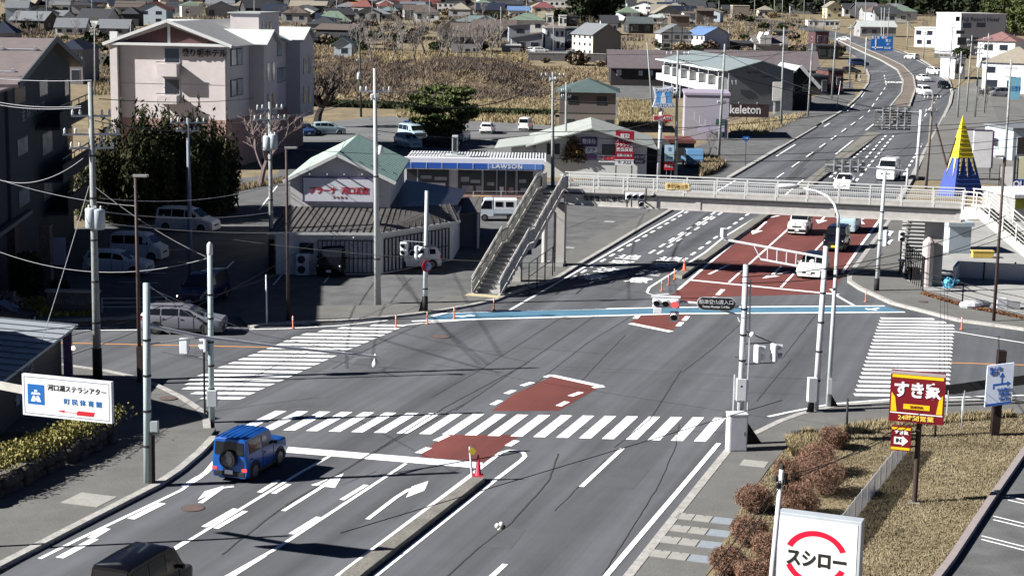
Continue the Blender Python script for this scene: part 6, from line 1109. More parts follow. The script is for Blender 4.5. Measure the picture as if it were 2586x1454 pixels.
    if wins:
        rows = rows or max(1, min(3, round(Hh / 2.9))); rnd = random.Random(int(xl * 7 + yb))
        for r in range(rows):
            for i in range(wins):
                if rnd.random() < .15: continue
                x = W * (i + .5 + rnd.uniform(-.12, .12)) / wins; z = Hh * (r + .52) / rows; w_ = min(W / wins * rnd.uniform(.35, .6), 2.0); hh = min(1.3, Hh / rows * .42) if r or rnd.random() < .6 else min(1.9, Hh / rows * .6)
                m = MB(); m.bx(x - w_ / 2 - .06, x + w_ / 2 + .06, -.05, .02, z - hh / 2 - .06, z + hh / 2 + .06); f = m.build('window', FRAME if rnd.random() < .5 else FRW, o)
                m = MB(); m.bx(x - w_ / 2, x + w_ / 2, -.065, -.045, z - hh / 2, z + hh / 2); m.build('pane', wm or WIN, f)
            for sx in (0, 1):   # side walls
                if rnd.random() < .5:
                    y = D * rnd.uniform(.3, .7); z = Hh * (r + .52) / rows; X = -.05 if sx == 0 else W + .05; m = MB(); m.box((X, y, z), (.06, 1.3, 1.1)); f = m.build('window', FRW, o); m = MB(); m.box((X + (-.03 if sx == 0 else .03), y, z), (.04, 1.15, .95)); m.build('pane', WIN, f)
    return h
def loc(h, p): return h.o.matrix_basis.inverted() @ p if False else (Matrix.Translation(h.o.location) @ Matrix.Rotation(h.o.rotation_euler.z, 4, 'Z')).inverted() @ p
def face(h, side):
    if side == 'f': return h.L, h.n
    if side == 'r': return h.L + h.d * h.W, h.d
    return h.L, -h.d
def win(h, side, rects, mat=None, frame=None, name='window', out=.05):
    """openings given as photograph rectangles, projected on that wall of the building"""
    p, n = face(h, side); rt = math.atan2(n.x, -n.y)
    for (x0, y0, x1, y1) in rects:
        c = onplane((x0 + x1) / 2, (y0 + y1) / 2, p, n); e0, e1 = onplane(x0, (y0 + y1) / 2, p, n), onplane(x1, (y0 + y1) / 2, p, n); w_ = (e1 - e0).length; hh = abs(onplane((x0 + x1) / 2, y0, p, n).z - onplane((x0 + x1) / 2, y1, p, n).z)
        if w_ > 30: continue
        t = Vector((-n.y, n.x, 0)); q = [c - t * w_ / 2 - Vector((0, 0, hh / 2)), c + t * w_ / 2 - Vector((0, 0, hh / 2)), c + t * w_ / 2 + Vector((0, 0, hh / 2)), c - t * w_ / 2 + Vector((0, 0, hh / 2))]
        b = .07; qo = [c + (v - c) * 1.0 + t * (b if (v - c).dot(t) > 0 else -b) + Vector((0, 0, b if v.z > c.z else -b)) for v in q]
        m = MB(); m.slab([loc(h, v + n * out) for v in qo], (Matrix.Rotation(-h.o.rotation_euler.z, 4, 'Z') @ n), out); f = m.build(name, frame or FRAME, h.o)
        m = MB(); m.slab([loc(h, v + n * (out + .015)) for v in q], (Matrix.Rotation(-h.o.rotation_euler.z, 4, 'Z') @ n), .012); m.build('pane', mat or WIN, f)
# --- the hotel
WH = WM('hotel_pinkish', (.62, .56, .54)); WH2 = WM('hotel_brick', (.36, .23, .2)); HR = RM('hotel_grey', (.33, .33, .33)); GBL = M('gable_maroon', (.11, .055, .055), .8, .08)
ht_ = house(290, 578, 420, 112, 58, 29, -8, 'gy', WH, HR, 'pinkish white four-storey hotel with maroon gable and grey roof', 'hotel', name='hotel', over=.7, wins=0); Wd, Hh, rh = ht_.W, ht_.H, ht_.rh
m = MB(); m.slab([Vector(v) for v in ((.9, -.03, Hh + .12), (Wd - .9, -.03, Hh + .12), (Wd / 2, -.03, Hh + rh - .35))], Vector((0, -1, 0)), .03); m.build('gable_panel', GBL, ht_.o)
m = MB(); m.bx(Wd / 2 - .14, Wd / 2 + .14, -.12, -.02, Hh, Hh + rh); m.build('gable_post', WW, ht_.o)
m = MB(); m.bx(-.5, Wd + .5, -.75, .0, Hh - .16, Hh + .1); m.build('fascia', WW, ht_.o)
for s in (-1, 1): m = MB(); m.beam(Vector((Wd / 2, -.75, Hh + rh + .18)), Vector((Wd / 2 + s * (Wd / 2 + .7), -.75, Hh - .1)), .16, .3); m.build('barge_board', WW, ht_.o)
m = MB(); m.bx(-.03, Wd + .03, -.03, 29.03, -.6, Hh * .4); m.build('brick_storey', WH2, ht_.o)
m = MB(); m.bx(-.02, .75, -.6, 0, 0, Hh - .2); m.build('corner_column', WH, ht_.o)
for y0, y1, bt in ((123, 158, 193), (201, 237, 262)):
    win(ht_, 'f', [(417, y0, 453, y1)], out=.08, frame=FRW); q0, q1 = loc(ht_, onplane(405, y1, ht_.L, ht_.n)), loc(ht_, onplane(455, bt, ht_.L, ht_.n)); m = MB(); m.bx(q0.x, q1.x, -1.1, .02, q1.z, q0.z - .1); bl = m.build('balcony', WH, ht_.o); m = MB(); m.bx(q0.x - .05, q1.x + .05, -1.15, -1.05, q0.z + .05, q0.z + .12); m.build('rail', DARKM, bl)
tx = loc(ht_, onplane(517, 136, ht_.L, ht_.n)); text('登り坂ホテル', .85, M('letter_dark', (.02, .02, .025), .5, 0), ht_.o, (tx.x, -.22, tx.z), (R(90), 0, 0), 'hotel_lettering', .06, .014, sx=.92)
for z, r0 in ((0, 0),):
    win(ht_, 'r', [(582, 126, 594, 165), (597, 124, 610, 163), (582, 204, 594, 243), (597, 200, 611, 239), (668, 112, 682, 148), (684, 110, 696, 143), (698, 108, 709, 141), (669, 182, 682, 218), (684, 178, 696, 212), (698, 174, 710, 208), (711, 172, 718, 204)], out=.12, frame=DARKM, mat=WINL)
for d0, d1, hx in ((7.5, 12.5, 1.6), (22, 28, 1.6)):
    m = MB(); m.bx(Wd + .02, Wd + hx, d0, d1, Hh * .3, Hh - .1); b_ = m.build('bay', WH, ht_.o); z = Hh - .1; m = MB(); 
    m.slab([Vector((Wd - 2, d0 - .4, z + 1.5)), Vector((Wd + hx + .5, d0 - .4, z + .1)), Vector((Wd + hx + .5, (d0 + d1) / 2, z + .1)), Vector((Wd - 2, (d0 + d1) / 2, z + 1.5))], Vector((.3, 0, 1)), .12) if False else None
    k = 1.5; m.slab([Vector((Wd - 4, d0 - .4, z)), Vector((Wd + hx + .5, d0 - .4, z)), Vector((Wd + hx + .5, (d0 + d1) / 2, z + k)), Vector((Wd - 4, (d0 + d1) / 2, z + k))], Vector((0, -1, 2)).normalized(), .12); m.slab([Vector((Wd - 4, d1 + .4, z)), Vector((Wd + hx + .5, d1 + .4, z)), Vector((Wd + hx + .5, (d0 + d1) / 2 + .01, z + k)), Vector((Wd - 4, (d0 + d1) / 2 + .01, z + k))], Vector((0, 1, 2)).normalized(), .12)
    m.build('bay_roof', RM('hotel_light', (.5, .52, .5)), b_); m = MB(); m.add([(Wd + hx, d0, z), (Wd + hx, d1, z), (Wd + hx, (d0 + d1) / 2, z + k - .1)], [(0, 1, 2)]); m.build('bay_gable', WH, b_)
    for zz in (.42, .68):
        for yy in (.3, .7): m = MB(); m.box((Wd + hx + .03, d0 + (d1 - d0) * yy, Hh * zz + 1), (.06, .8, 1.9)); m.build('bay_window', WIN, b_)
m = MB(); m.bx(Wd * .72, Wd * .98, 12, 20, Hh - .2, Hh + 3.0); tb = m.build('stair_tower', WH, ht_.o); m = MB(); m.bx(Wd * .7, Wd, 11.8, 20.2, Hh + 3.0, Hh + 3.15); m.build('tower_cap', RPA, tb)
for yy in (13.5, 15, 16.5): m = MB(); m.box((Wd * .98 + .03, yy, Hh + 1.3), (.06, .6, 1.5)); m.build('tower_window', WIN, tb)
m = MB(); m.slab([Vector((.3, 16, Hh + 2.2)), Vector((Wd * .45, 16, Hh + 2.2)), Vector((Wd * .45, 12, Hh + 1.2)), Vector((-.5, 12, Hh + .6))], Vector((0, -.3, 1)), .15); m.build('rear_roof', RM('hotel_light', (.5, .52, .5)), ht_.o)
m = MB(); m.box((.2, .1, Hh + .7), (.8, .3, .9)); m.build('roof_vent', WW, ht_.o)
for x in (.85, Wd - .25): m = MB(); m.tube([Vector((x, -.08, 0)), Vector((x, -.08, Hh - .1))], .06, 6); m.build('downpipe', M('pipe_beige', (.4, .36, .34), .6, .05), ht_.o)
m = MB(); m.bx(.75, Wd, -.025, 0, Hh * .68, Hh * .68 + .05); m.build('floor_line', M('pipe_beige', .4), ht_.o)
# --- dark apartment block on the left: its gable end runs away from us
Pn, Pf = G(36, 728), G(188, 585); dv = (Pf - Pn); Lg_ = dv.length; yw = math.degrees(math.atan2(dv.y, dv.x)); AP = WM('slate_panels', (.05, .055, .06)); APR = RM('purple_brown', (.2, .165, .16))
ap = house(36, 188, 728, 190, 100, 16, yw, 'gy', AP, APR, 'dark slate clad apartment block with brownish gable roof on the left', 'apartment block', name='apartment_block', base=Pn, wins=0, over=.8) if False else None
o = empty('apartment_block', Pn, math.atan2(dv.y, dv.x), 'dark slate clad apartment block with brownish gable roof on the left', 'apartment block'); ap = House(); ap.o, ap.L, ap.d, ap.n, ap.W = o, Pn, dv.normalized(), Vector((dv.normalized().y, -dv.normalized().x, 0)), Lg_
ze = onplane(30, 187, Pn, ap.n).z; zf = onplane(183, 165, Pn, ap.n).z; pk = loc(ap, onplane(108, 104, Pn, ap.n)); ze = (ze + zf) / 2; print('APT', Lg_, ze, zf, pk)
DD = 15
m = MB(); m.bx(0, Lg_, 0, DD, -.3, ze); m.add([(0, 0, ze), (Lg_, 0, ze), (pk.x, 0, pk.z), (0, DD, ze), (Lg_, DD, ze), (pk.x, DD, pk.z)], [(0, 1, 2), (3, 5, 4)]); m.build('wall', AP, o)
m = MB(); e = .9; m.slab([Vector((-1.2, -e, ze - .2)), Vector((pk.x, -e, pk.z + .2)), Vector((pk.x, DD + e, pk.z + .2)), Vector((-1.2, DD + e, ze - .2))], Vector((0, 0, 1)), .2); m.slab([Vector((pk.x + .01, -e, pk.z + .2)), Vector((Lg_ + 1.2, -e, ze - .2)), Vector((Lg_ + 1.2, DD + e, ze - .2)), Vector((pk.x + .01, DD + e, pk.z + .2))], Vector((0, 0, 1)), .2); rf = m.build('roof', APR, o)
for (a, b) in (((-1.2, ze - .25), (pk.x, pk.z + .15)), ((pk.x, pk.z + .15), (Lg_ + 1.2, ze - .25))): m = MB(); m.beam(Vector((a[0], -e, a[1])), Vector((b[0], -e, b[1])), .12, .4); m.build('barge_board', M('barge_grey', (.13, .135, .14), .7, .1), rf)
for t in (.3, .85):
    x = -1.2 + (pk.x + 1.2) * (1 - t); z = ze + (pk.z - ze) * (1 - t) + .15; m = MB(); m.tube([Vector((x, -.5, z)), Vector((x, DD, z))], .05, 6); sb = m.build('snow_bar', GALV, rf)
    for i in range(7): m = MB(); m.box((x, -.2 + i * 2.1, z + .08), (.2, .2, .2)); m.build('snow_clip', POLEW, sb)
win(ap, 'f', [(43, 350, 68, 387), (47, 478, 73, 515), (98, 205, 118, 240), (106, 335, 130, 385), (110, 455, 130, 500)], WINL, FRAME); win(ap, 'f', [(162, 203, 172, 240), (168, 325, 182, 372), (173, 445, 184, 480), (35, 222, 62, 258)], WIN, FRAME)
for (x0, y0, x1, y1) in ((90, 268, 172, 330), (98, 400, 180, 462), (112, 500, 182, 545)):
    q0, q1 = loc(ap, onplane(x0, y1, Pn, ap.n)), loc(ap, onplane(x1, y1, Pn, ap.n)); m = MB(); m.bx(q0.x, q1.x, -1.6, .02, q0.z, q0.z + .2); bl = m.build('balcony', AP, o); m = MB(); m.bx(q0.x, q1.x, -1.62, -1.55, q0.z + .2, q0.z + 1.2); m.build('balcony_panel', WDK, bl)
    for k in range(4): x = q0.x + (q1.x - q0.x) * (k + .5) / 4; m = MB(); m.beam(Vector((x, -1.6, q0.z + 1.2)), Vector((x, -1.6, q0.z + 1.6)), .06); m.build('rail_post', FRAME, bl)
    m = MB(); m.beam(Vector((q0.x, -1.6, q0.z + 1.6)), Vector((q1.x, -1.6, q0.z + 1.6)), .07); m.build('rail', FRAME, bl)
q = loc(ap, onplane(62, 290, Pn, ap.n)); text('金 ARTHOUSE', 1.0, M('letter_silver', (.22, .23, .24), .5, 0), o, (q.x + 3.0, -.06, q.z), (R(90), 0, 0), sx=1.4)
m = MB(); m.bx(-.6, .9, -.25, .3, -.2, 4.0); m.build('brick_pier', M('brick_dark', (.12, .08, .07), .9, .4, 6), o); m = MB(); m.bx(-9, 5, -.4, 0, 4.0, 4.25); m.build('entrance_canopy', FRAME, o)
m = MB(); m.bx(-10, .0, .4, 1.2, -.3, 1.4); m.build('entrance_base', M('stone_pale', (.3, .29, .27), .85, .1), o)
m = MB(); m.bx(-14, -.05, .2, DD, -.3, ze - .4); m.build('front_wing', AP, o); m = MB(); m.slab([Vector((-14.5, -.3, ze - .4)), Vector((0, -.3, ze - .4)), Vector((0, DD, ze - .4)), Vector((-14.5, DD, ze - .4))], Vector((0, 0, 1)), .15); m.build('wing_roof', APR, o)
# --- shop with the green roof and the barred single-storey front
GRN_SHADED = M('roof_mint_shaded', (.02, .045, .045), .5, .1, 1); fbv = [G(697, 692), G(957, 693), G(1143, 656)]; pl_ = empty('shop_building', fbv[0], 0, 'white gabled shop with green ribbed roof, red lettering and barred garage front', 'shop'); O = fbv[0]  # right roof slope: its shade is put into a near-black green
zl = 2.85; A, B, Cc = [p - O for p in fbv]; back = [Vector((Cc.x + .5, 17, 0)), Vector((A.x + 1, 17, 0))]
m = MB(); m.prism([(A.x, A.y), (B.x, B.y), (Cc.x, Cc.y), (back[0].x, back[0].y), (back[1].x, back[1].y)], -.1, zl); m.build('wall', WW, pl_)
FR = at(0, 0, 116).y; yU = 116 - O.y
u0, u1 = at(733, 450, 116) - O, at(984, 456, 116) - O; zE = (u0.z + u1.z) / 2; pkU = at(853, 392, 116) - O; rl_ = at(908, 341, 131.5) - O; dU = 15.5
m = MB(); m.bx(u0.x, u1.x, yU, yU + dU, zl - .5, zE); m.add([(u0.x, yU, zE), (u1.x, yU, zE), (pkU.x, yU, pkU.z), (u0.x, yU + dU, zE), (u1.x, yU + dU, zE), (pkU.x, yU + dU, pkU.z)], [(0, 1, 2), (3, 5, 4)]); m.build('upper_wall', M('wall_boarded', (.6, .58, .55), .8, .06), pl_)
m = MB(); ov = .45; kk = (pkU.z - zE) / ((u1.x - u0.x) / 2)
m.slab([Vector((pkU.x + .01, yU - ov, pkU.z + .12)), Vector((u1.x + ov, yU - ov, zE - ov * kk + .12)), Vector((u1.x + ov, yU + dU, zE - ov * kk + .12)), Vector((pkU.x + .01, yU + dU, pkU.z + .12))], Vector((0, 0, 1)), .1); rf = m.build('roof', GRN_SHADED, pl_)
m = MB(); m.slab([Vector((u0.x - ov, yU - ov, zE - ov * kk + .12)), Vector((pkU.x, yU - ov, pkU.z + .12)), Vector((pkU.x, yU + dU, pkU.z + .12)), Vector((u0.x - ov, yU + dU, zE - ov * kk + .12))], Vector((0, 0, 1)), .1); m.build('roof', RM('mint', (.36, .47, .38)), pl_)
m = MB()
for i in range(17): y = yU - .35 + i * (dU + .2) / 17; m.slab([Vector((pkU.x, y, pkU.z + .2)), Vector((u1.x + ov, y, zE - ov * kk + .2)), Vector((u1.x + ov, y + .26, zE - ov * kk + .2)), Vector((pkU.x, y + .26, pkU.z + .2))], Vector((.4, 0, 1)).normalized(), .09)
m.build('roof_rib', M('roof_mint_rib_lit', (.3, .43, .39), .5, .1), rf)['kind'] = 'stuff'  # ribs painted paler than the slope, as if catching the sun
for s, e0 in ((1, u1.x + ov), (-1, u0.x - ov)): m = MB(); m.beam(Vector((pkU.x, yU - ov - .02, pkU.z + .05)), Vector((e0, yU - ov - .02, zE - ov * kk + .05)), .06, .22); m.build('barge_board', WW, rf)
a, b = at(766, 449, 115.8) - O, at(942, 510, 115.8) - O; m = MB(); m.bx(a.x, b.x, yU - .22, yU - .03, b.z, a.z); sgn_ = m.build('sign_panel', M('sign_lavender_white', (.66, .66, .7), .5, .04), pl_)
for (x0, x1, z0, z1) in ((a.x - .06, b.x + .06, a.z, a.z + .06), (a.x - .06, b.x + .06, b.z - .06, b.z), (a.x - .06, a.x, b.z, a.z), (b.x, b.x + .06, b.z, a.z)): m = MB(); m.bx(x0, x1, yU - .24, yU - .02, z0, z1); m.build('sign_frame', M('frame_violet', (.12, .1, .2), .6, .05), sgn_)
SRD = M('letter_red', (.5, .015, .03), .5, 0); text('プラーナ  河口湖店', .52, SRD, pl_, ((a.x + b.x) / 2 + .05, yU - .235, (a.z + b.z) / 2 - .08), (R(90), 0, 0), bold=.014, sx=.93); text('年中無休', .17, M('letter_red2', (.3, .02, .02), .5, 0), pl_, ((a.x + b.x) / 2 + .1, yU - .235, b.z + .26), (R(90), 0, 0), bold=.004, space=2.2)
for px in (782, 826, 869, 914): q = at(px, 443, 115.8) - O; m = MB(); m.tube([q + Vector((0, .1, 0)), q + Vector((.04, -.35, .12))], .05, 6); m.build('sign_lamp', POLEW, pl_)
BRF = M('roof_brown_metal', (.105, .095, .09), .5, .15, 1.2); DKR = M('roof_navy_metal', (.02, .022, .035), .4, .15)
zR = 3.75
e1 = [A + Vector((-.5, -.5, zl - .02)), B + Vector((.05, -.55, zl - .02)), Cc + Vector((.5, -.4, zl - .02))]; t1 = [Vector((u0.x - .2, yU + .02, zR)), Vector((u1.x - .1, yU + .02, zR)), at(1141, 551, 119.5) - O]
t1[2].z = zR - .1
m = MB(); m.add([e1[0], e1[1], t1[1], t1[0]], [(0, 1, 2, 3)]); m.build('skirt_roof', BRF, pl_); m = MB(); m.add([e1[1], e1[2], t1[2], t1[1]], [(0, 1, 2, 3)]); sk2 = m.build('skirt_roof', BRF, pl_)
m = MB(); m.add([e1[0], t1[0], Vector((u0.x - .2, 17, zR)), Vector((A.x - .5, 17, zl - .02))], [(0, 1, 2, 3)]); m.build('skirt_roof', BRF, pl_)
fr1, fr2 = at(1017, 456, 133) - O, at(1178, 477, 131) - O; m = MB(); m.slab([t1[1] + Vector((.1, .02, .03)), t1[2] + Vector((.35, 0, -.05)), Vector((fr2.x, fr2.y, zR - .35)), Vector((u1.x + .05, fr1.y, zR + .1))], Vector((0, 0, 1)), .1); m.build('flat_roof', DKR, pl_)
for (pa, pb, qa, qb, n_) in ((e1[0], e1[1], t1[0], t1[1], 17), (e1[1], e1[2], t1[1], t1[2], 13)):
    for i in range(n_): t = (i + .5) / n_; m = MB(); m.beam(pa.lerp(pb, t) + Vector((0, 0, .03)), qa.lerp(qb, t) + Vector((0, 0, .03)), .05, .05); m.build('standing_seam', DARKM if n_ == 17 else BRF, pl_)
for (pa, pb) in ((e1[0], e1[1]), (e1[1], e1[2])): m = MB(); m.beam(pa - Vector((0, 0, .08)), pb - Vector((0, 0, .08)), .1, .16); m.build('eave_board', WW, pl_)
def barred(P, Q, x0, x1, z0, z1, n_, yo=-.06):
    d = (Q - P).normalized(); nn = Vector((d.y, -d.x, 0)); f = lambda x, z, k: P + d * x + nn * k + Vector((0, 0, z))
    m = MB(); m.slab([f(x0, z0, .05), f(x1, z0, .05), f(x1, z1, .05), f(x0, z1, .05)], nn, .04); pnl = m.build('shutter', M('shutter_grey', (.42, .43, .46), .7, .15, 2), pl_)
    for i in range(n_ + 1): x = x0 + (x1 - x0) * i / n_; m = MB(); m.beam(f(x, z0, .09), f(x, z1, .09), .09, .05, d); m.build('bar', DARKM, pnl)
    for z in (z0 + .02, (z0 + z1) / 2 - .1, z1): m = MB(); m.beam(f(x0, z, .1), f(x1, z, .1), .07, .05); m.build('rail', DARKM, pnl)
LB = (B - A).length; LC = (Cc - B).length; barred(A, B, LB * .41, LB * .97, .1, 2.25, 13); barred(B, Cc, LC * .06, LC * .93, .1, 2.3, 18)
m = MB(); q = A + Vector((LB * .27, -.32, .75)); m.box(q, (.85, .5, 1.4)); ac = m.build('air_unit', POLEW, pl_, False, .02)
for z in (.42, 1.08): m = MB(); m.tube([q + Vector((-.08, -.25, z - .75)), q + Vector((-.08, -.27, z - .75))], .26, 16); m.build('fan_grille', DARKM, ac)
m = MB(); m.box(A + Vector((LB * .3, -.05, 1.75)), (.9, .08, .7)); m.build('window', WIN, pl_)
for x in (.46, .56, .66): m = MB(); m.ball(A + Vector((LB * (x + .1), -.12, 2.52)), .1, 8); m.build('wall_lamp', POLEG, pl_)
pz = G(1172, 625) - O; m = MB(); m.bx(pz.x - .5, pz.x + .9, pz.y, pz.y + 4, 0, 2.5); po = m.build('porch', M('porch_dark', (.09, .1, .13), .8, .1), pl_); m = MB(); m.slab([Vector((pz.x - .8, pz.y - .6, 2.5)), Vector((pz.x + 1.2, pz.y - .6, 2.7)), Vector((pz.x + 1.2, pz.y + 4, 3.3)), Vector((pz.x - .8, pz.y + 4, 3.1))], Vector((0, 0, 1)), .12); m.build('porch_roof', BRF, po); m = MB(); m.bx(pz.x + .95, pz.x + 1.1, pz.y - .3, pz.y - .1, 0, 2.6); m.build('porch_post', WW, po)
bn_ = empty('banner_flag', G(1204, 608), 0, 'narrow violet banner flag on a stand beside the shop porch', 'banner'); m = MB(); m.tube([Vector((-.25, 0, 0)), Vector((-.25, 0, 2.7))], .03, 6); m.build('pole', POLEG, bn_); m = MB(); m.bx(-.22, .24, -.01, .01, .5, 2.6); m.build('cloth', M('cloth_violet', (.22, .2, .36), .8, .4, 5), bn_); m = MB(); m.box((-.1, 0, .12), (.7, .5, .24)); m.build('stand', M('stand_brown', (.12, .09, .1), .8, .1), bn_)
# --- convenience store
lw = house(1020, 1370, 492, 424, 420, 9, -1, 'flat', WW, M('store_roof_white', (.72, .74, .76), .5, .04), 'white single-storey convenience store with a blue striped fascia and glass front', 'store', name='store_building', wins=0); o = lw.o; W, H_ = lw.W, lw.H
ztop = loc(lw, onplane(1200, 398, lw.L, lw.n)).z; zb0, zb1 = loc(lw, onplane(1200, 424, lw.L, lw.n)).z, loc(lw, onplane(1200, 410, lw.L, lw.n)).z
m = MB(); m.bx(-.1, W + .1, -.9, -.1, zb0 - .1, ztop); m.build('fascia', M('fascia_white', (.74, .75, .8), .5, .03), o); m = MB(); m.bx(.05, W + .02, -.93, -.9, zb0, zb1); bb_ = m.build('blue_band', M('fascia_blue', (.03, .1, .42), .45, .04), o); m = MB(); m.bx(W * .6, W - .05, -.945, -.93, zb0 + .03, zb1 - .02); m.build('band_panel', M('fascia_blue_light', (.1, .22, .55), .45, .05), bb_)
for i in range(9): m = MB(); x = W * (i + .5) / 9; m.bx(x - .02, x + .02, -.955, -.93, zb0, zb1); m.build('band_joint', SW, bb_)
text('LAWSON', .52, SW, o, (W * .745, -.96, (zb0 + zb1) / 2), (R(90), 0, 0), bold=.012, space=1.15, sx=1.15)
for x0, x1 in ((.02, .1), (.1, .33), (.39, .565), (.575, .67), (.675, .735), (.74, .81), (.82, .935)):
    m = MB(); m.bx(x0 * W, x1 * W - .06, -.06, .0, .25, zb0 - .15); gl = m.build('glass_pane', WIN, o); m = MB(); m.bx(x1 * W - .06, x1 * W + .02, -.1, 0, 0, zb0 - .1); m.build('mullion', GALV, gl)
for x0, x1, z0, z1, mt in ((.12, .3, .9, 1.15, SW), (.14, .25, .6, .85, WINL), (.42, .5, .35, .95, WINL), (.52, .56, .4, .95, WINL), (.69, .72, .4, .9, SW), (.12, .2, 1.5, 1.8, WINL), (.22, .31, 1.4, 1.7, WINL), (.41, .47, 1.3, 1.75, WINL), (.48, .55, 1.2, 1.5, WINL), (.6, .65, 1.0, 1.3, WINL), (.84, .92, .5, .8, WINL), (.83, .88, 1.3, 1.6, WINL), (.755, .79, .35, .85, M('poster_pink', (.4, .28, .25), .7, .2))): m = MB(); m.bx(x0 * W, x1 * W, -.075, -.06, z0, z1); m.build('poster', mt, o)
m = MB(); m.bx(-.3, W + .3, -1.4, -.02, 0, .12); m.build('step', M('step_red_brown', (.2, .12, .11), .8, .1), o); m = MB()
for i in range(46): x = i * (W + .4) / 46; m.bx(x, x + .14, .5, 9.1, H_ + .3, H_ + .62)
m.build('roof_rib', M('store_rib_white', (.66, .67, .68), .5, .05), o)['kind'] = 'stuff'
m = MB(); m.bx(W * .27, W * .47, .8, 1.0, H_ + .3, H_ + 1.0); m.build('roof_parapet', WW, o)
m = MB(); m.bx(W * .33, W * .37, 3.2, 4.2, H_ + .6, H_ + 2.6); ch = m.build('vent_stack', POLEG, o); m = MB(); m.bx(W * .33 + .1, W * .37 - .1, 3.15, 3.25, H_ + 1.2, H_ + 2.4); m.build('vent_louvre', DARKM, ch); m = MB(); m.bx(W * .28, W * .42, 3.0, 4.4, H_ + .6, H_ + .85); m.build('vent_base', POLEG, o)
ws_ = empty('wheel_stop', G(1217, 499), 0, 'yellow wheel stop before the glass store front', 'wheel stop'); m = MB(); m.bx(-.9, .9, -.1, .1, 0, .15); m.build('bar', M('wheel_stop_yellow', (.62, .5, .08), .7, .1), ws_)
fence([(1195, 512), (1335, 512)], 1.0, 'white low barrier behind the crew truck', 1, name='barrier', mat=POLEW, gap=1.8)
# --- the pale gabled clinic and others at mid distance
cl = house(1352, 1632, 446, 366, 325, 13, -2, 'gy', M('wall_clinic', (.60, .6, .56), .85, .06), RM('clinic_pale', (.38, .4, .37)), 'pale low gabled clinic with purple sign panels on its front', 'clinic', name='clinic_building', over=1.0, wins=0)
win(cl, 'f', [(1383, 365, 1412, 388), (1522, 367, 1552, 390)], WIN, DARKM); PUR = M('sign_purple', (.09, .05, .13), .6, .1)
for (x0, y0, x1, y1, mt, s_, sz_) in ((1468, 346, 1508, 370, PUR, '整体院', .55), (1478, 371, 1508, 389, SW, 'ケア', .5), (1480, 391, 1507, 402, M('sign_mauve', (.2, .1, .22), .6, .1), '', .3), (1512, 391, 1556, 410, SW, '交通事故', .5), (1600, 391, 1628, 402, PUR, 'ほねつぎ', .3), (1600, 403, 1628, 414, PUR, '整骨院', .3)):
    a, b = loc(cl, onplane(x0, y0, cl.L, cl.n)), loc(cl, onplane(x1, y1, cl.L, cl.n)); m = MB(); m.bx(a.x, b.x, -.12, -.02, b.z, a.z); m.build('sign_panel', mt, cl.o)
    if s_: text(s_, sz_, SRD if mt is SW and x0 > 1500 else (SIGNB if mt is SW else SW), cl.o, ((a.x + b.x) / 2, -.14, (a.z + b.z) / 2), (R(90), 0, 0), bold=.01, sx=.85)
m = MB(); m.bx(-2.5, .02, .6, 9, 0, cl.H - .3); m.build('side_wing', MATS['wall_clinic'], cl.o); m = MB(); m.slab([Vector((-4.2, -.2, cl.H - .5)), Vector((.0, -.2, cl.H + .1)), Vector((0, 10, cl.H + .1)), Vector((-4.2, 10, cl.H - .5))], Vector((0, 0, 1)), .12); m.build('wing_roof', MATS['roof_clinic_pale'], cl.o)
hb_ = house(1412, 1553, 332, 234, 198, 10, -3, 'hip', WM('brown_siding', (.135, .115, .105)), RM('green_grey', (.085, .12, .115)), 'brown two-storey house with a green-grey hip roof behind the clinic', over=.6, wins=0); win(hb_, 'f', [(1436, 245, 1459, 262), (1508, 246, 1531, 264), (1430, 302, 1450, 314), (1530, 304, 1548, 318)], WIN, DARKM); m = MB(); m.bx(-.05, hb_.W + .05, -.05, 0, hb_.H * .46, hb_.H * .46 + .12); m.build('belt_trim', DARKM, hb_.o); m = MB(); m.bx(-.03, hb_.W + .03, -.03, .0, 0, hb_.H * .46); m.build('lower_wall', WM('brown_lower', (.19, .165, .145)), hb_.o)
tl_h = house(1542, 1795, 216, 170, 129, 11, -1, 'gx', WM('timber_dark', (.035, .03, .032)), RM('mauve_brown', (.13, .11, .115)), 'long dark timber house with a broad mauve-brown roof', over=.7, wins=0); win(tl_h, 'f', [(1558, 178, 1568, 190), (1614, 180, 1622, 190), (1640, 180, 1648, 190)], WINL, FRW)
tr = house(1790, 2060, 200, 172, 130, 12, -3, 'gx', WDK, MATS['roof_mauve_brown'], 'broad mauve-brown roofed hall behind the long grey apartment row', 'hall', name='hall_building', over=.8, wins=0)
lgb = house(1838, 2000, 282, 180, 156, 45, 8, 'gy', WM('slate_grey', (.155, .17, .185)), RM('steel', (.2, .235, .24)), 'long grey apartment row with white balconies and a plain grey gable end', 'apartment block', name='apartment_block', over=.4, wins=0)
for i in range(7):
    y0 = 1.0 + i * 6.3; m = MB(); m.bx(-1.5, -.02, y0, y0 + 6.0, lgb.H * .42, lgb.H * .60); bl = m.build('balcony', WW, lgb.o); m = MB(); m.bx(-1.4, -.02, y0, y0 + 1.6, lgb.H * .60, lgb.H * .84); m.build('screen', WW, bl)
    m = MB(); m.box((-.03, y0 + 3.6, lgb.H * .72), (.08, 2.2, 1.6)); f = m.build('window', FRW, lgb.o); m = MB(); m.box((-.08, y0 + 3.6, lgb.H * .72), (.04, 2.0, 1.4)); m.build('pane', WIN, f); m = MB(); m.tube([Vector((-1.45, y0, 0)), Vector((-1.45, y0, lgb.H))], .06, 6); m.build('post', WW, lgb.o)
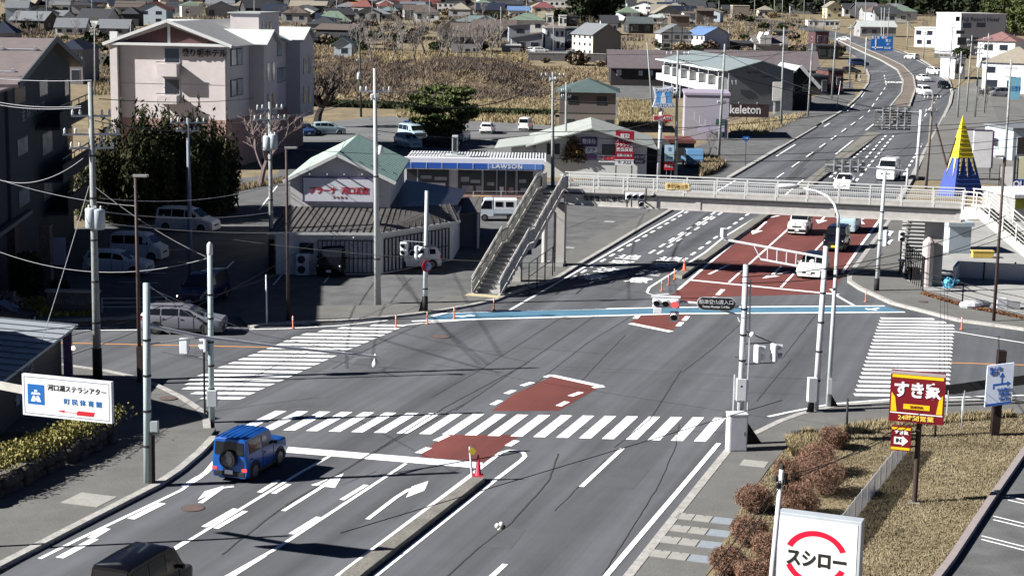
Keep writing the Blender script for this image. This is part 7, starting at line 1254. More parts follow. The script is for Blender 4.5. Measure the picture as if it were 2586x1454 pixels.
m = MB(); m.bx(-1.7, -.0, .5, 45, lgb.H - .15, lgb.H + .02); m.build('eave_board', WW, lgb.o); text('MOTOYA', .5, SIGNB, lgb.o, (lgb.W * .38, -.04, lgb.H * .96), (R(90), 0, 0)); text('HEIGHTS', .5, SIGNB, lgb.o, (lgb.W * .6, -.04, lgb.H * .86), (R(90), 0, 0))
for dx in (0, .5, 1.0): m = MB(); m.box((-.1 + dx * 1.2, -.2, lgb.H * .72), (.18, .1, .7)); m.build('meter_box', POLEW, lgb.o)
mv = house(1727, 1838, 352, 241, 240, 9, -4, 'flat', M('wall_mauve_corrugated', (.35, .325, .37), .6, .12, 2, streak=(0, 6, .1)), WLB, 'mauve corrugated metal block with an outside stair on its front', 'building', name='metal_building', wins=0); m = MB(); q0, q1 = loc(mv, onplane(1752, 300, mv.L, mv.n)), loc(mv, onplane(1820, 350, mv.L, mv.n)); m.beam(Vector((q0.x, -.9, q0.z)), Vector((q1.x, -.9, .2)), .7, .12); st_o = m.build('stair', GALV, mv.o)
for i in range(6): t = i / 5; m = MB(); q = Vector((q0.x, -1.2, q0.z)).lerp(Vector((q1.x, -1.2, .2)), t); m.beam(q, q + Vector((0, 0, 1)), .06); m.build('rail_post', POLEW, st_o)
m = MB(); m.box((mv.W * .82, -.05, 1.6), (1.2, .08, 2.2)); m.build('door', M('door_green', (.05, .1, .09), .6, .1), mv.o); m = MB(); m.bx(mv.W * .3, mv.W * .9, -1.6, -1.4, 1.2, 2.0); m.build('sign_panel', M('sign_lilac', (.4, .36, .46), .6, .1), mv.o)
rs2 = house(1688, 1752, 412, 362, 350, 6, 0, 'flat', WDK, RRD, 'small dark shop front under a flat red roof edge behind the light truck', 'shop', name='shop_building', wins=1); dk = house(1632, 1688, 440, 372, 371, 7, 0, 'flat', WDK, WDK, 'dark box shaped shed beside the pale clinic', 'shed', name='shed_building', wins=0)
bs = house(1978, 2048, 278, 205, 168, 12, 4, 'gy', M('wall_black_timber', (.018, .018, .022), .8, .2), RPA, 'black timber shed with a wide pale-edged gable beside the road', 'shed', name='shed_building', over=1.0, wins=2); m = MB(); m.beam(Vector((bs.W / 2, -1.1, bs.H + bs.rh + .1)), Vector((bs.W + 1.1, -1.1, bs.H - 1.1 * bs.rh / bs.W * 2 + .1)), .12, .5); m.build('barge_board', WW, bs.o)
vm = empty('vending_machine', G(2024, 276), 0, 'white vending machine in front of the black timber shed', 'vending machine'); m = MB(); m.bx(-.5, .5, -.35, .35, 0, 1.9); m.build('machine_body', POLEW, vm); m = MB(); m.bx(-.42, .42, -.38, -.35, .7, 1.75); m.build('display', WINL, vm)
vs = empty('shop_sign', G(1962, 290), 0, 'white upright shop sign with a faint red emblem beside the pole', 'sign board'); B = G(1962, 290); a, b = at(1952, 207, B.y) - B, at(1974, 255, B.y) - B; m = MB(); m.bx(a.x, b.x, -.15, .1, b.z, a.z); m.build('panel', M('sign_off_white', (.62, .6, .55), .6, .15), vs); m = MB(); m.bx(a.x + .2, a.x + .5, -.02, .06, 0, b.z); m.build('post', POLEW, vs)
for (x0, x1, yb, yt, D, nm, lb, mt) in ((2050, 2090, 240, 195, 8, 'shop_building', 'dark grey shop front with small signboards beyond the black shed', WDK), (2090, 2128, 232, 180, 8, 'shop_building', 'reddish brown shop front behind the leaning poles', WM('redbrown', (.12, .05, .045))), (2060, 2120, 150, 118, 10, 'shop_building', 'low dark shop with a white sign along its front at the bend', WDK), (2058, 2092, 118, 82, 8, 'house', 'maroon walled box house above the far bend', WM('maroon', (.09, .045, .05)))): house(x0, x1, yb, yt, yt - 1, D, 5, 'flat', mt, RDK, lb, 'shop' if nm != 'house' else 'house', name=nm, wins=2)
# right hand side
rh1 = house(2478, 2620, 232, 160, 118, 10, -30, 'hip', M('wall_bright_white', (.78, .78, .78), .7, .03), RTN, 'white shop house lower storey with a tan roof on the right', 'house', wins=3, over=.4); rh2 = house(2466, 2560, 170, 104, 80, 9, -30, 'hip', MATS['wall_bright_white'], RM('mauve_red', (.24, .13, .125)), 'white house with a mauve-red hip roof on the right', 'house', wins=2, over=.5)
rzt = house(2362, 2420, 132, 35, 34, 14, -25, 'flat', MATS['wall_bright_white'], WW, 'bright white block of the resort hotel with small windows', 'hotel', name='hotel', wins=2, rows=2); rz2 = house(2422, 2535, 140, 37, 36, 14, 14, 'flat', WM('resort_shaded', (.46, .46, .5)), WW, 'front block of the resort hotel, its shade painted grey, with its name', 'hotel', name='hotel', wins=0); win(rz2, 'f', [(2430, 58, 2453, 72), (2466, 58, 2489, 70), (2415, 78, 2436, 86), (2418, 95, 2440, 114), (2448, 95, 2470, 112)], WIN, FRW); q = loc(rz2, onplane(2468, 50, rz2.L, rz2.n)); text('■ Fuji Resort Hotel', 1.6, SIGNB, rz2.o, (q.x, -.05, q.z), (R(90), 0, 0), bold=.02)  # the resort front carries its shade in the grey wall colour
house(2308, 2360, 118, 72, 70, 12, -25, 'flat', MATS['wall_bright_white'], WW, 'low white annexe left of the resort hotel', 'building', name='annexe_building', wins=2); house(2172, 2262, 92, 68, 54, 9, 3, 'gx', WGR, RPA, 'pale grey roofed hall with glass front at the top of the bend', 'hall', name='hall_building', wins=4)
sb_ = house(2522, 2600, 90, 46, 45, 5, 5, 'flat', M('board_maroon', (.06, .03, .035), .7, .1), RNV, 'dark maroon signboard building with white letters behind the mauve roof', 'building', name='shop_building', wins=0); text('お宿の湯', 1.7, SW, sb_.o, (sb_.W * .36, -.06, sb_.H * .62), (R(90), 0, 0), bold=.04)
bt = empty('banner_flag', G(2561, 255), 0, 'tall sky blue banner sign in front of the right hand shops', 'banner'); B = G(2561, 255); a, b = at(2548, 195, B.y) - B, at(2575, 255, B.y) - B; m = MB(); m.bx(a.x, b.x, -.1, 0, .3, a.z); m.build('panel', M('banner_sky', (.22, .5, .62), .6, .15), bt); text('本日営業', 1.0, SBL, bt, ((a.x + b.x) / 2, -.12, a.z * .5), (R(90), 0, R(0)), sx=.6)
for x0, x1, yb, yt, lb, mt in ((2410, 2436, 200, 150, 'narrow white roadside building behind the pole row', MATS['wall_bright_white']), (2555, 2640, 410, 330, 'pale blue-grey building at the right edge behind the street lamp', WBL)): house(x0, x1, yb, yt, yt - 1, 8, 8, 'flat', mt, RGR, lb, 'building', name='roadside_building', wins=2)
ys = empty('shop_front_sign', G(2575, 520), 0, 'blue and yellow shop fascia sign cut by the right edge', 'sign board'); B = G(2575, 520); a, b = at(2560, 452, B.y) - B, at(2650, 478, B.y) - B; m = MB(); m.bx(a.x, b.x, -.3, 0, b.z, a.z); m.build('panel', M('sign_royal_blue', (.02, .06, .33), .5, .03), ys); m = MB(); m.bx(a.x - .1, b.x, -.32, .0, b.z - .45, b.z); m.build('yellow_strip', YEL, ys); a2 = at(2572, 395, B.y) - B; m = MB(); m.bx(a2.x, b.x, -.25, 0, a.z, a2.z); m.build('upper_panel', M('sign_cream', (.62, .6, .42), .6, .05), ys); m = MB(); m.bx(a.x - .1, a.x + .05, -.3, 0, b.z - .4, a2.z); m.build('edge', DARKM, ys); text('QUO', .75, SW, ys, (a.x + .75, -.32, (a.z + b.z) / 2), (R(90), 0, 0), bold=.03)
for x in (a.x + .3, b.x - .2): m = MB(); m.tube([Vector((x, -.1, 0)), Vector((x, -.1, a2.z))], .08, 8); m.build('post', DARKM, ys)
cb_ = empty('white_banner', G(2538, 492), 0, 'bright white hanging banner beside the blue and yellow shop sign', 'banner'); B = G(2538, 492); a, b = at(2528, 421, B.y) - B, at(2556, 488, B.y) - B; m = MB(); m.bx(a.x, b.x, -.05, 0, .2, a.z); m.build('cloth', SW, cb_); m = MB(); m.tube([Vector((a.x - .1, 0, 0)), Vector((a.x - .1, 0, a.z + .2))], .04, 6); m.build('pole', DARKM, cb_)
gs = house(2560, 2680, 560, 520, 519, 6, 10, 'flat', WGR, M('awning_white', (.7, .7, .72), .6, .2, 3), 'low grey shop with an olive band and white awning behind the right stair', 'shop', name='shop_building', wins=0); m = MB(); m.bx(0, gs.W, -.05, 0, gs.H * .55, gs.H - .05); m.build('olive_band', WM('olive', (.2, .19, .03)), gs.o)
ct = house(2395, 2450, 640, 590, 589, 3, 5, 'flat', WBL, WBL, 'pale blue shipping box under the right end of the footbridge', 'container', name='storage_container', wins=0); yb_ = empty('yellow_box', G(2480, 650), 0, 'yellow ochre storage box behind the low pale wall', 'box'); m = MB(); m.bx(-.75, .75, -.3, .3, 0, .45); m.build('box_body', M('box_ochre', (.5, .35, .08), .7, .1), yb_, False, .03); m = MB(); m.bx(-.8, .8, -.34, .34, .45, .52); m.build('lid', M('box_ochre2', (.55, .42, .14), .7, .1), yb_)
tp = empty('tarpaulin_bundle', G(2393, 726), 0, 'light blue crumpled sheet lying beside the right bridge pier', 'tarpaulin'); m = MB(); m.ball((0, 0, .25), .42, 11, (.8, .6, 1.0)); m.ball((.4, .1, .4), .2, 9, (1.6, .7, .5)); rj = random.Random(6); m.v = [(x + rj.uniform(-.09, .09), y + rj.uniform(-.09, .09), z + rj.uniform(-.08, .08)) for x, y, z in m.v]; m.build('sheet', M('sheet_blue', (.1, .4, .6), .6, .3, 4), tp); 
wr = empty('rubble_bag', G(2450, 782), 0, 'grey and white sacks lying in the new plot behind the dark fence', 'sacks'); m = MB(); m.ball((0, 0, .28), .5, 9, (1.4, .8, .6)); m.build('sack', M('sack_white', (.6, .6, .62), .8, .2, 3), wr); m = MB(); m.ball((.6, .5, .25), .5, 9, (1.6, .6, .6)); m.build('sack', M('sack_grey', (.2, .2, .22), .8, .2, 3), wr)
wx = empty('white_crate', G(2535, 778), 0, 'white box with wrapped slabs on the new plot', 'crate'); m = MB(); m.bx(-.5, .1, -.3, .3, 0, .6); m.build('box_body', POLEW, wx); m = MB(); m.bx(.12, .9, -.3, .3, 0, .5); m.build('slab_stack', M('slab_grey', (.35, .35, .36), .8, .2, 5), wx)
# dark grill house at the lower left
Q0, Q1 = G(157, 968), G(-90, 1180); dq = (Q1 - Q0); Lq = dq.length; gh = empty('grill_house', Q0, math.atan2(-dq.y, -dq.x), 'dark grooved metal restaurant with a pale seamed roof at the lower left', 'restaurant'); ze = 2.75
GHW = M('wall_grooved_dark', (.06, .058, .06), .6, .2, 3, streak=(0, 4, .3)); m = MB(); m.bx(-Lq, 0, .0, 9, -.2, ze); m.build('wall', GHW, gh); m = MB(); m.slab([Vector((-Lq - .5, -.7, ze)), Vector((.5, -.7, ze)), Vector((.5, 9, ze + .75)), Vector((-Lq - .5, 9, ze + .75))], Vector((0, 0, 1)), .12); rf = m.build('roof', M('roof_pale_metal', (.36, .39, .42), .4, .08), gh)
for i in range(int(Lq / 1.1)): x = .2 - i * 1.1; m = MB(); m.beam(Vector((x, -.7, ze + .03)), Vector((x, 9, ze + .78)), .05, .05); m.build('roof_seam', M('seam_grey', (.16, .18, .2), .5, 0), rf)
m = MB(); m.bx(-.05, .12, -.5, -.1, .2, ze - .2); m.build('corner_sign', M('sign_violet', (.2, .12, .22), .6, .3, 4), gh); q = loc(type('h', (), {'o': gh})(), onplane(48, 1006, Q0, Vector((dq.y, -dq.x, 0)).normalized())); text('☎055', .48, M('letter_grey', (.5, .5, .5), .6, 0), gh, (q.x + .1, -.05, q.z), (R(90), 0, 0), bold=.01, sx=1.2); text('炭火焼肉', .5, M('letter_grey2', (.3, .29, .3), .6, 0), gh, (q.x + 1.2, -.05, q.z + .95), (R(90), 0, 0), bold=.01)
m = MB(); m.ball((.05, -.55, 1.7), .09, 8); m.build('lit_bulb', M('bulb_warm', (1, .8, .45), .3, 0, emit=4), gh)
gx = empty('shop_building', (-26, 64, 0), 0, 'tall gabled restaurant hall just outside the left edge whose shadow falls on the corner', 'restaurant'); m = MB(); m.bx(-12, 0, 0, 11, -.2, 5.2); m.add([(-12, 0, 5.2), (-12, 11, 5.2), (-12, 5.5, 8.6), (0, 0, 5.2), (0, 11, 5.2), (0, 5.5, 8.6)], [(0, 2, 1), (3, 4, 5)]); m.build('wall', GHW, gx); m = MB(); m.slab([Vector((-12.5, -.4, 5.0)), Vector((.5, -.4, 5.0)), Vector((.5, 5.5, 8.75)), Vector((-12.5, 5.5, 8.75))], Vector((0, 0, 1)), .12); m.slab([Vector((-12.5, 11.4, 5.0)), Vector((.5, 11.4, 5.0)), Vector((.5, 5.51, 8.75)), Vector((-12.5, 5.51, 8.75))], Vector((0, 0, 1)), .12); m.build('roof', RDK, gx)
# ---- the town: each house with the place it has in the photograph
T = [(72, 142, 66, 34, 18, 9, 8, 'gy', WBL, RDK, 'gabled house, its shade painted pale blue, at the top left beside dry brush', 2), (15, 70, 60, 20, 2, 9, 8, 'gx', WBL, RGR, 'long pale grey house, its shade painted blue-grey, behind the dry brush at the top left', 3), (-30, 38, 118, 84, 54, 9, 5, 'hip', WGR, RNV, 'navy hip roofed house cut by the left edge above the apartment block', 2), (182, 236, 48, 14, -2, 9, 4, 'hip', WGR, RDK, 'dark hip roofed house with two small windows at the top left', 2), (236, 300, 64, 37, 17, 9, 0, 'hip', WBR, RTN, 'brown house under a tan pyramid roof', 1), (140, 214, 88, 69, 47, 9, 3, 'gx', WW, RGR, 'low white house with a long grey tiled roof', 3), (246, 322, 88, 71, 50, 9, 0, 'gx', WGR, RGR, 'low grey tiled roof house with a small pale awning', 2), (345, 420, 60, 24, 6, 9, -4, 'gy', WBL, RRD, 'bluish gabled house with a pale red roof edge above the hotel', 2), (305, 350, 66, 36, 18, 8, 0, 'hip', WDK, RDK, 'small dark hip roofed house beside the tan pyramid roof', 2), (142, 210, 212, 125, 99, 10, -3, 'hip', WM('mauve_grey', (.2, .19, .2)), RNV, 'grey house with a navy roof between the apartment block and the hotel', 2),  # pale blue walls of the first two houses carry their shade in the colour
 (420, 480, 40, 18, 6, 8, 3, 'gx', WGR, RDK, 'dark roofed house above the hotel ridge', 2), (520, 590, 30, 12, -2, 8, 3, 'gx', WW, RGR, 'pale house at the very top above the hotel roof', 2), (775, 850, 96, 62, 42, 10, -5, 'hip', WM('tile_grey', (.22, .22, .22)), RDK, 'old house with stacked dark tiled roofs', 2), (783, 846, 60, 40, 20, 9, -5, 'gy', WDK, RDK, 'steep dark gabled tiled house behind the stacked roofs', 1), (843, 888, 146, 111, 97, 6, -4, 'gy', WBL, RTE, 'small pale shed with a teal gable roof on the grass edge', 1), (878, 936, 34, 20, 7, 8, 2, 'gx', WW, ROR, 'white house with a bright orange-red roof carrying dark panels', 2), (912, 985, 52, 36, 22, 9, 0, 'hip', WGR, RGR, 'grey hip roofed house behind the bare trees', 2), (958, 1004, 46, 28, 16, 8, 0, 'hip', WBR, RTE, 'house with a pale teal hip roof behind the bare trees', 2), (985, 1010, 24, 10, -3, 7, 0, 'gy', WW, RGR, 'small white gabled house at the very top', 1), (1012, 1072, 40, 16, 5, 8, 3, 'gx', WBL, RGR, 'bluish grey house with a broad grey gable', 2),
 (1104, 1156, 34, 8, 3, 8, 0, 'flat', WW, RDK, 'white apartment house with dark balconies at the top', 4), (1158, 1200, 30, 12, -3, 8, 0, 'gy', WDK, RDK, 'dark gabled house at the top beside the white apartments', 1), (1255, 1294, 22, 12, 2, 7, 2, 'gx', WCR, ROR, 'cream house with an orange roof against the dark wood', 2), (1283, 1336, 54, 27, 17, 8, 0, 'gx', WW, RBU, 'white house with a slate blue roof below the wood', 4), (1344, 1398, 46, 20, 5, 8, -2, 'hip', WCR, RM('crimson', (.19, .07, .075)), 'cream house with a crimson hip roof left of the pine wood', 2), (1380, 1396, 64, 38, 37, 6, 0, 'flat', WW, WW, 'small white cube house with dark top left of the pine wood', 1), (1412, 1430, 66, 41, 40, 6, 0, 'flat', WW, WW, 'second small white cube house below the pine wood', 2), (1430, 1460, 66, 43, 42, 6, 0, 'flat', WDK, WDK, 'dark cube house below the pine wood', 1), (1288, 1376, 80, 52, 33, 10, 0, 'hip', WW, RGN, 'white house with a green-grey hip roof', 2), (1150, 1266, 80, 56, 40, 10, 0, 'hip', WGR, RTE, 'broad house with a pale teal hip roof behind bare trees', 4), (1140, 1214, 142, 92, 60, 10, 0, 'gx', WM('plaster_grey', (.28, .27, .26)), RBR, 'brown roofed grey house behind the bare trees at the grass edge', 3), (1285, 1338, 112, 68, 62, 8, 3, 'shed', WM('blue_grey', (.27, .29, .33)), RDK, 'blue-grey house with a single sloping roof, upper one', 1), (1292, 1370, 128, 99, 83, 9, 2, 'shed', WM('blue_grey2', (.24, .255, .28)), RDK, 'low blue-grey house with a long single sloping roof above the wall', 2), (1268, 1314, 142, 116, 115, 4, 2, 'flat', WM('garage', (.25, .26, .25)), WW, 'grey garage block with a white rim above the grass', 0), (1376, 1426, 128, 72, 62, 9, 4, 'hip', WW, RM('brown_flat', (.2, .17, .16)), 'white striped house with a brown hip roof above the wall', 4), (1424, 1476, 122, 73, 68, 9, 4, 'flat', WM('navy_wall', (.05, .06, .1)), RTE, 'navy walled house with a flat teal roof', 2),
 (1497, 1567, 142, 87, 62, 12, 24, 'gy', WM('taupe', (.2, .19, .18)), RGR, 'tall taupe house with three rows of balconies on its left side', 0), (1520, 1560, 88, 58, 40, 8, 3, 'gx', WW, RDK, 'white house under a broad curved-looking dark roof', 3), (1535, 1592, 74, 52, 35, 9, 0, 'hip', WCR, M('roof_white', (.7, .7, .72), .5, .03), 'cream house with a wide white roof', 3), (1588, 1650, 84, 60, 44, 9, 8, 'gx', WDK, RM('slate_green', (.1, .12, .12)), 'dark house with two staggered slate roofs', 2), (1640, 1690, 60, 45, 36, 8, 0, 'gx', WW, RPA, 'long pale roofed house behind the dark staggered roofs', 2), (1670, 1746, 126, 84, 63, 9, 6, 'gy', WW, RGR, 'white half-timbered house with dark beams', 3), (1778, 1842, 130, 88, 70, 10, 24, 'gy', WM('white_shaded', (.42, .47, .56)), RBU, 'white house, its front painted in shade blue, with a bright blue gable roof', 0), (1694, 1740, 68, 42, 38, 8, 4, 'gx', WBR, RBR, 'brown house with a steep barn-like roof, left of three', 1), (1728, 1756, 66, 35, 30, 8, 4, 'gx', WW, RBR, 'brown barn-roofed house with a white gable edge, middle of three', 0), (1758, 1802, 62, 28, 24, 8, 4, 'gx', WBR, RBR, 'broad brown barn-roofed house, right of three', 0), (1850, 1892, 44, 16, 14, 9, 0, 'flat', WM('tan_metal', (.24, .2, .17)), WCR, 'tan windowless warehouse above the far road', 0), (1916, 1952, 44, 26, 15, 8, 0, 'hip', WCR, RTN, 'cream house with a tan hip roof above the far road', 3), (2088, 2126, 46, 18, 5, 8, 6, 'gy', M('wall_butter', (.66, .6, .38), .8, .04), RTN, 'butter yellow house with a rounded gable and small windows', 3), (1908, 1990, 130, 112, 92, 10, 6, 'gx', WGR, RM('taupe_tile', (.17, .15, .145)), 'taupe roofed house with two white dormers before the black shed', 0), (1830, 1900, 128, 116, 104, 7, 4, 'gx', WDK, RDK, 'low dark roofed house right of the blue roofed one', 2), (1965, 2010, 20, 8, -2, 8, 0, 'gx', WW, RGR, 'small pale house beside the far road top', 2), (1995, 2060, 34, 16, 8, 8, 4, 'gx', WGR, RDK, 'dark roofed house left of the butter yellow one', 2), (2130, 2170, 40, 22, 10, 8, 4, 'gx', WW, RDK, 'white house with dark roof right of the butter yellow one', 3), (2040, 2120, 66, 56, 52, 5, 2, 'flat', WW, WW, 'long low white building above the far bend', 6), (2180, 2230, 50, 28, 16, 8, 3, 'gx', WGR, RBR, 'brown roofed house above the pale hall', 2), (2240, 2290, 56, 34, 22, 8, 4, 'hip', WW, RDK, 'white hip roofed house right of the pale hall', 2), (1300, 1340, 14, 4, -6, 8, 0, 'gx', WW, RGR, 'white house at the very top beside the wood', 2), (1372, 1428, 18, 2, -4, 8, 0, 'flat', WW, WW, 'white apartment block above the crimson roof', 4), (1700, 1735, 22, 12, 5, 7, 0, 'hip', WCR, RTN, 'small cream pyramid roofed hut below the hill wood', 1), (1825, 1860, 40, 24, 14, 7, 3, 'gx', WCR, RDK, 'small cream house with a white sign left of the tan warehouse', 2), (1945, 2000, 100, 80, 78, 5, 3, 'flat', WM('fence_grey', (.25, .25, .25)), RGR, 'low grey building by the blue noticeboard on the slope', 1), (2555, 2620, 40, -10, -12, 10, 0, 'flat', MATS['wall_bright_white'], WW, 'tall white block behind the pines at the top right', 2), (2490, 2530, 34, 8, 2, 8, 0, 'gx', MATS['wall_bright_white'], WW, 'white house with a rounded roof behind the pines', 2)]  # blue-roofed house: the front wall's blue is painted shade
HS = {}
for t in T: HS[t[10]] = house(*t[:10], t[10], wins=t[11])
rnd = random.Random(3); WP = [WW, WCR, WGR, WGR, WBL, WBR, WDK, WW]; RP = [RGR, RDK, RDK, RBR, RGR, RNV, RGN, RDK, RTN, RBR, RGR, RRD]
for i in range(95):
    px = rnd.uniform(-40, 2600); py = rnd.choice((6, 14, 22, 30, 40)) + rnd.uniform(-3, 3); 
    if 1440 < px < 1540 or (px > 2150 and py > 30) or (1760 < px < 2060 and py > 22): continue
    wpx = rnd.uniform(30, 55) * (1 + py / 90); house(px, px + wpx, py, py - rnd.uniform(12, 17) * (1 + py / 70), py - rnd.uniform(22, 28) * (1 + py / 70), 9, rnd.uniform(-20, 25), rnd.choice(('gx', 'gy', 'hip', 'hip', 'gx')), rnd.choice(WP), rnd.choice(RP), 'small distant town house with a pitched roof far off below the wooded hill', group='small distant town houses', wins=2)
for i in range(70):
    x0, x1, y0, y1 = rnd.choice(((-20, 280, 20, 78), (770, 1290, 45, 112), (770, 1290, 20, 60), (1560, 1760, 20, 60), (2150, 2350, 22, 62), (590, 780, 20, 60)))
    px, py = rnd.uniform(x0, x1), rnd.uniform(y0, y1); k = 1 + py / 75; wpx = rnd.uniform(28, 46) * k; house(px, px + wpx, py, py - rnd.uniform(11, 15) * k, py - rnd.uniform(19, 25) * k, 9, rnd.uniform(-20, 25), rnd.choice(('gx', 'gy', 'hip', 'hip', 'gx')), rnd.choice(WP), rnd.choice(RP), 'town house among leafless trees in the middle distance', group='town houses in the middle distance', wins=2)
h = HS['white half-timbered house with dark beams']
for z in (.5, .98): m = MB(); m.bx(0, h.W, -.08, .0, h.H * z, h.H * z + .18); m.build('beam', DARKM, h.o)
for x in (0, .33, .66, .97): m = MB(); m.bx(h.W * x, h.W * x + .18, -.07, 0, 0, h.H + (h.rh * .6 if .2 < x < .8 else 0)); m.build('beam', DARKM, h.o)
for key, rows in (('tall taupe house with three rows of balconies on its left side', 3), ('white house, its front painted in shade blue, with a bright blue gable roof', 2)):
    h = HS[key]
    for r in range(rows):
        for i in range(4):
            y = h.D * (i + .5) / 4; z = h.H * (r + .55) / rows; m = MB(); m.box((-.05, y, z), (.1, 1.3, h.H / rows * .5)); f = m.build('window', FRW, h.o); m = MB(); m.box((-.11, y, z), (.04, 1.0, h.H / rows * .4)); m.build('pane', WIN, f)
    m = MB(); m.bx(-.06, -.01, 0, h.D, -.5, h.H); m.build('side_wall', WCR if rows == 3 else MATS['wall_bright_white'], h.o)  # left walls lighter; the blue-roofed house has its sunlit side painted in
h = HS['taupe roofed house with two white dormers before the black shed']
for x in (.12, .3): m = MB(); m.bx(h.W * x, h.W * x + 1.5, -.3, 3, h.H - .5, h.H + 1.6); m.add([(h.W * x - .2, -.35, h.H + 1.6), (h.W * x + 1.7, -.35, h.H + 1.6), (h.W * x + .75, -.35, h.H + 3.2), (h.W * x + .75, 4, h.H + 3.2), (h.W * x - .2, 3, h.H + 1.6), (h.W * x + 1.7, 3, h.H + 1.6)], [(0, 1, 2), (0, 2, 3, 4), (2, 1, 5, 3)]); m.build('dormer', WW, h.o)
rwl = empty('retaining_wall', G(1335, 152), 0, 'dark grey retaining wall above the dry grass field', 'wall'); B = G(1335, 152); e_ = G(1545, 158) - B; m = MB(); m.beam(Vector((0, 0, .4)), Vector((e_.x, e_.y, .4)), .5, 2.8); m.build('wall_body', M('wall_block_dark', (.075, .07, .072), .9, .25, 2), rwl); m = MB(); m.beam(Vector((0, -.02, 1.85)), Vector((e_.x, e_.y - .02, 1.85)), .6, .14); m.build('coping', CONC, rwl)
# ---------------------------------------------------------------- trees, shrubs and grass
BARK = M('bark', (.11, .09, .075), .9, .25, 4); BARKG = M('bark_grey', (.2, .18, .165), .9, .2, 3); BARKD = M('bark_dark', (.045, .035, .03), .9, .2, 3)
def LF(n, c1, c2, sc=.6): return M('leaf_' + n, c1, .8, .0, sc, col2=c2, spec=.15, detail=3)
JUN = LF('juniper', (.018, .026, .011), (.075, .074, .033)); PIN = LF('pine', (.03, .05, .018), (.13, .145, .05)); DPN = LF('dark_pine', (.014, .022, .014), (.045, .058, .026), .25); ORT = LF('russet', (.10, .06, .022), (.25, .135, .045)); AZA = LF('azalea', (.13, .078, .055), (.31, .18, .12), 3); HED = LF('hedge_top', (.16, .15, .045), (.34, .3, .11), 1.5); HEDD = LF('hedge_dark', (.02, .03, .014), (.05, .06, .025), 1); DRY = LF('dry_grass', (.165, .128, .08), (.37, .29, .18), .12); DRY2 = LF('dry_stalks', (.24, .19, .105), (.42, .34, .2), .3); BRU = LF('brush', (.08, .063, .05), (.235, .18, .135), .2); LAW = LF('lawn_blades', (.17, .14, .085), (.33, .275, .18), .5); YEL2 = LF('yellow_plant', (.25, .22, .05), (.4, .36, .1), 1)
def juniper(base, h, rad, seed, label, mat=JUN, flame=True, n=9000, group=None):
    rnd = random.Random(seed); o = empty('evergreen_tree', base, 0, label, 'tree', group); m = MB(); m.tube([Vector((0, 0, -.2)), Vector((.1, 0, h * .4)), Vector((0, .1, h * .85))], [.3, .2, .05], 8)
    bl = []
    for k in range(34):
        a = rnd.uniform(0, 6.28); q = rnd.uniform(0, 1) ** .6; r_ = rad * q * .85; top = h * (1 - .42 * q * q) * rnd.uniform(.74, 1.0); z0 = h * rnd.uniform(.02, .3); dx, dy = math.cos(a) * .5 * q, math.sin(a) * .5 * q; N = 7; w0 = rad * rnd.uniform(.2, .34)
        for j in range(N): t = j / (N - 1); bl.append((r_ * math.cos(a) + dx * t * 1.6, r_ * math.sin(a) + dy * t * 1.6, z0 + (top - z0) * t, w0 * (1.05 - .93 * t ** 1.5), w0 * (1.05 - .93 * t ** 1.5), (top - z0) / N * .75))
    m.build('trunk', BARKD, o); leaves('crown', mat, o, blob_pts(bl, n, seed, .4), .13, seed, ups=np.array((0, 0, .5)), aspect=1.9, wid=.75); return o
for i, (px, py, h, r, nm) in enumerate(((300, 560, 9.6, 3.3, 'leftmost of the five, beside the weathered pole'), (365, 545, 10.2, 3.4, 'second from the left behind the lamp'), (430, 545, 10.6, 3.4, 'middle of the five with tall flame tips'), (490, 540, 10.2, 3.0, 'fourth, behind the bluish pole'), (535, 530, 8.8, 2.7, 'rightmost of the five before the hotel corner'))):
    juniper(G(px, py), h, r, 20 + i, 'dark shaggy conifer, ' + nm, n=17000, group='dark conifers before the hotel')
def pine(base, h, rad, seed, label, mat=PIN, n=9000, size=.2, group=None, tiers=9, name='pine_tree', bare=.18):
    rnd = random.Random(seed); o = empty(name, base, 0, label, 'tree', group); m = MB(); m.tube([Vector((0, 0, -.2)), Vector((.1, .1, h * .5)), Vector((.0, 0, h * .95))], [h * .03, h * .02, .04], 8); bl = []
    for t in range(tiers):
        z = bare + (1 - bare) * (t + .3) / tiers; rr = rad * math.sin(math.pi * min(1, .22 + (1 - z) * .88)) * rnd.uniform(.85, 1.1)
        for k in range(5):
            a = rnd.uniform(0, 6.28); q = rr * rnd.uniform(.35, .8); bl.append((q * math.cos(a), q * math.sin(a), h * z + rnd.uniform(-.2, .2), rad * rnd.uniform(.22, .36), rad * rnd.uniform(.22, .36), h * .06)); m.tube([Vector((0, 0, h * z - .3)), Vector((q * math.cos(a), q * math.sin(a), h * z))], [.05, .02], 4)
    m.build('trunk', BARK, o); leaves('crown', mat, o, blob_pts(bl, n, seed, .45), size, seed, aspect=1.4, ups=np.array((0, 0, .3))); return o
pine(G(1118, 362), 6.9, 5.6, 41, 'round bushy green pine behind the convenience store', n=24000, size=.17, bare=.06)
tr_ = empty('russet_tree', G(1450, 446), 0, 'orange-brown clipped tree beside the two poles', 'tree'); m = MB()
for a, b in ((-.5, .1), (0, 0), (.45, .1)): m.tube([Vector((a, b, -.1)), Vector((a * .6, b, 2.0))], [.12, .07], 7)
m.build('trunk', BARKD, tr_); leaves('crown', ORT, tr_, blob_pts([(0, 0, 2.7, 1.5, 1.3, 1.3), (-.2, 0, 3.7, 1.1, 1, .8), (.6, 0, 1.9, 1.1, 1, .8), (-.8, 0, 1.9, 1, .9, .8)], 13000, 5, .5), .12, 5)
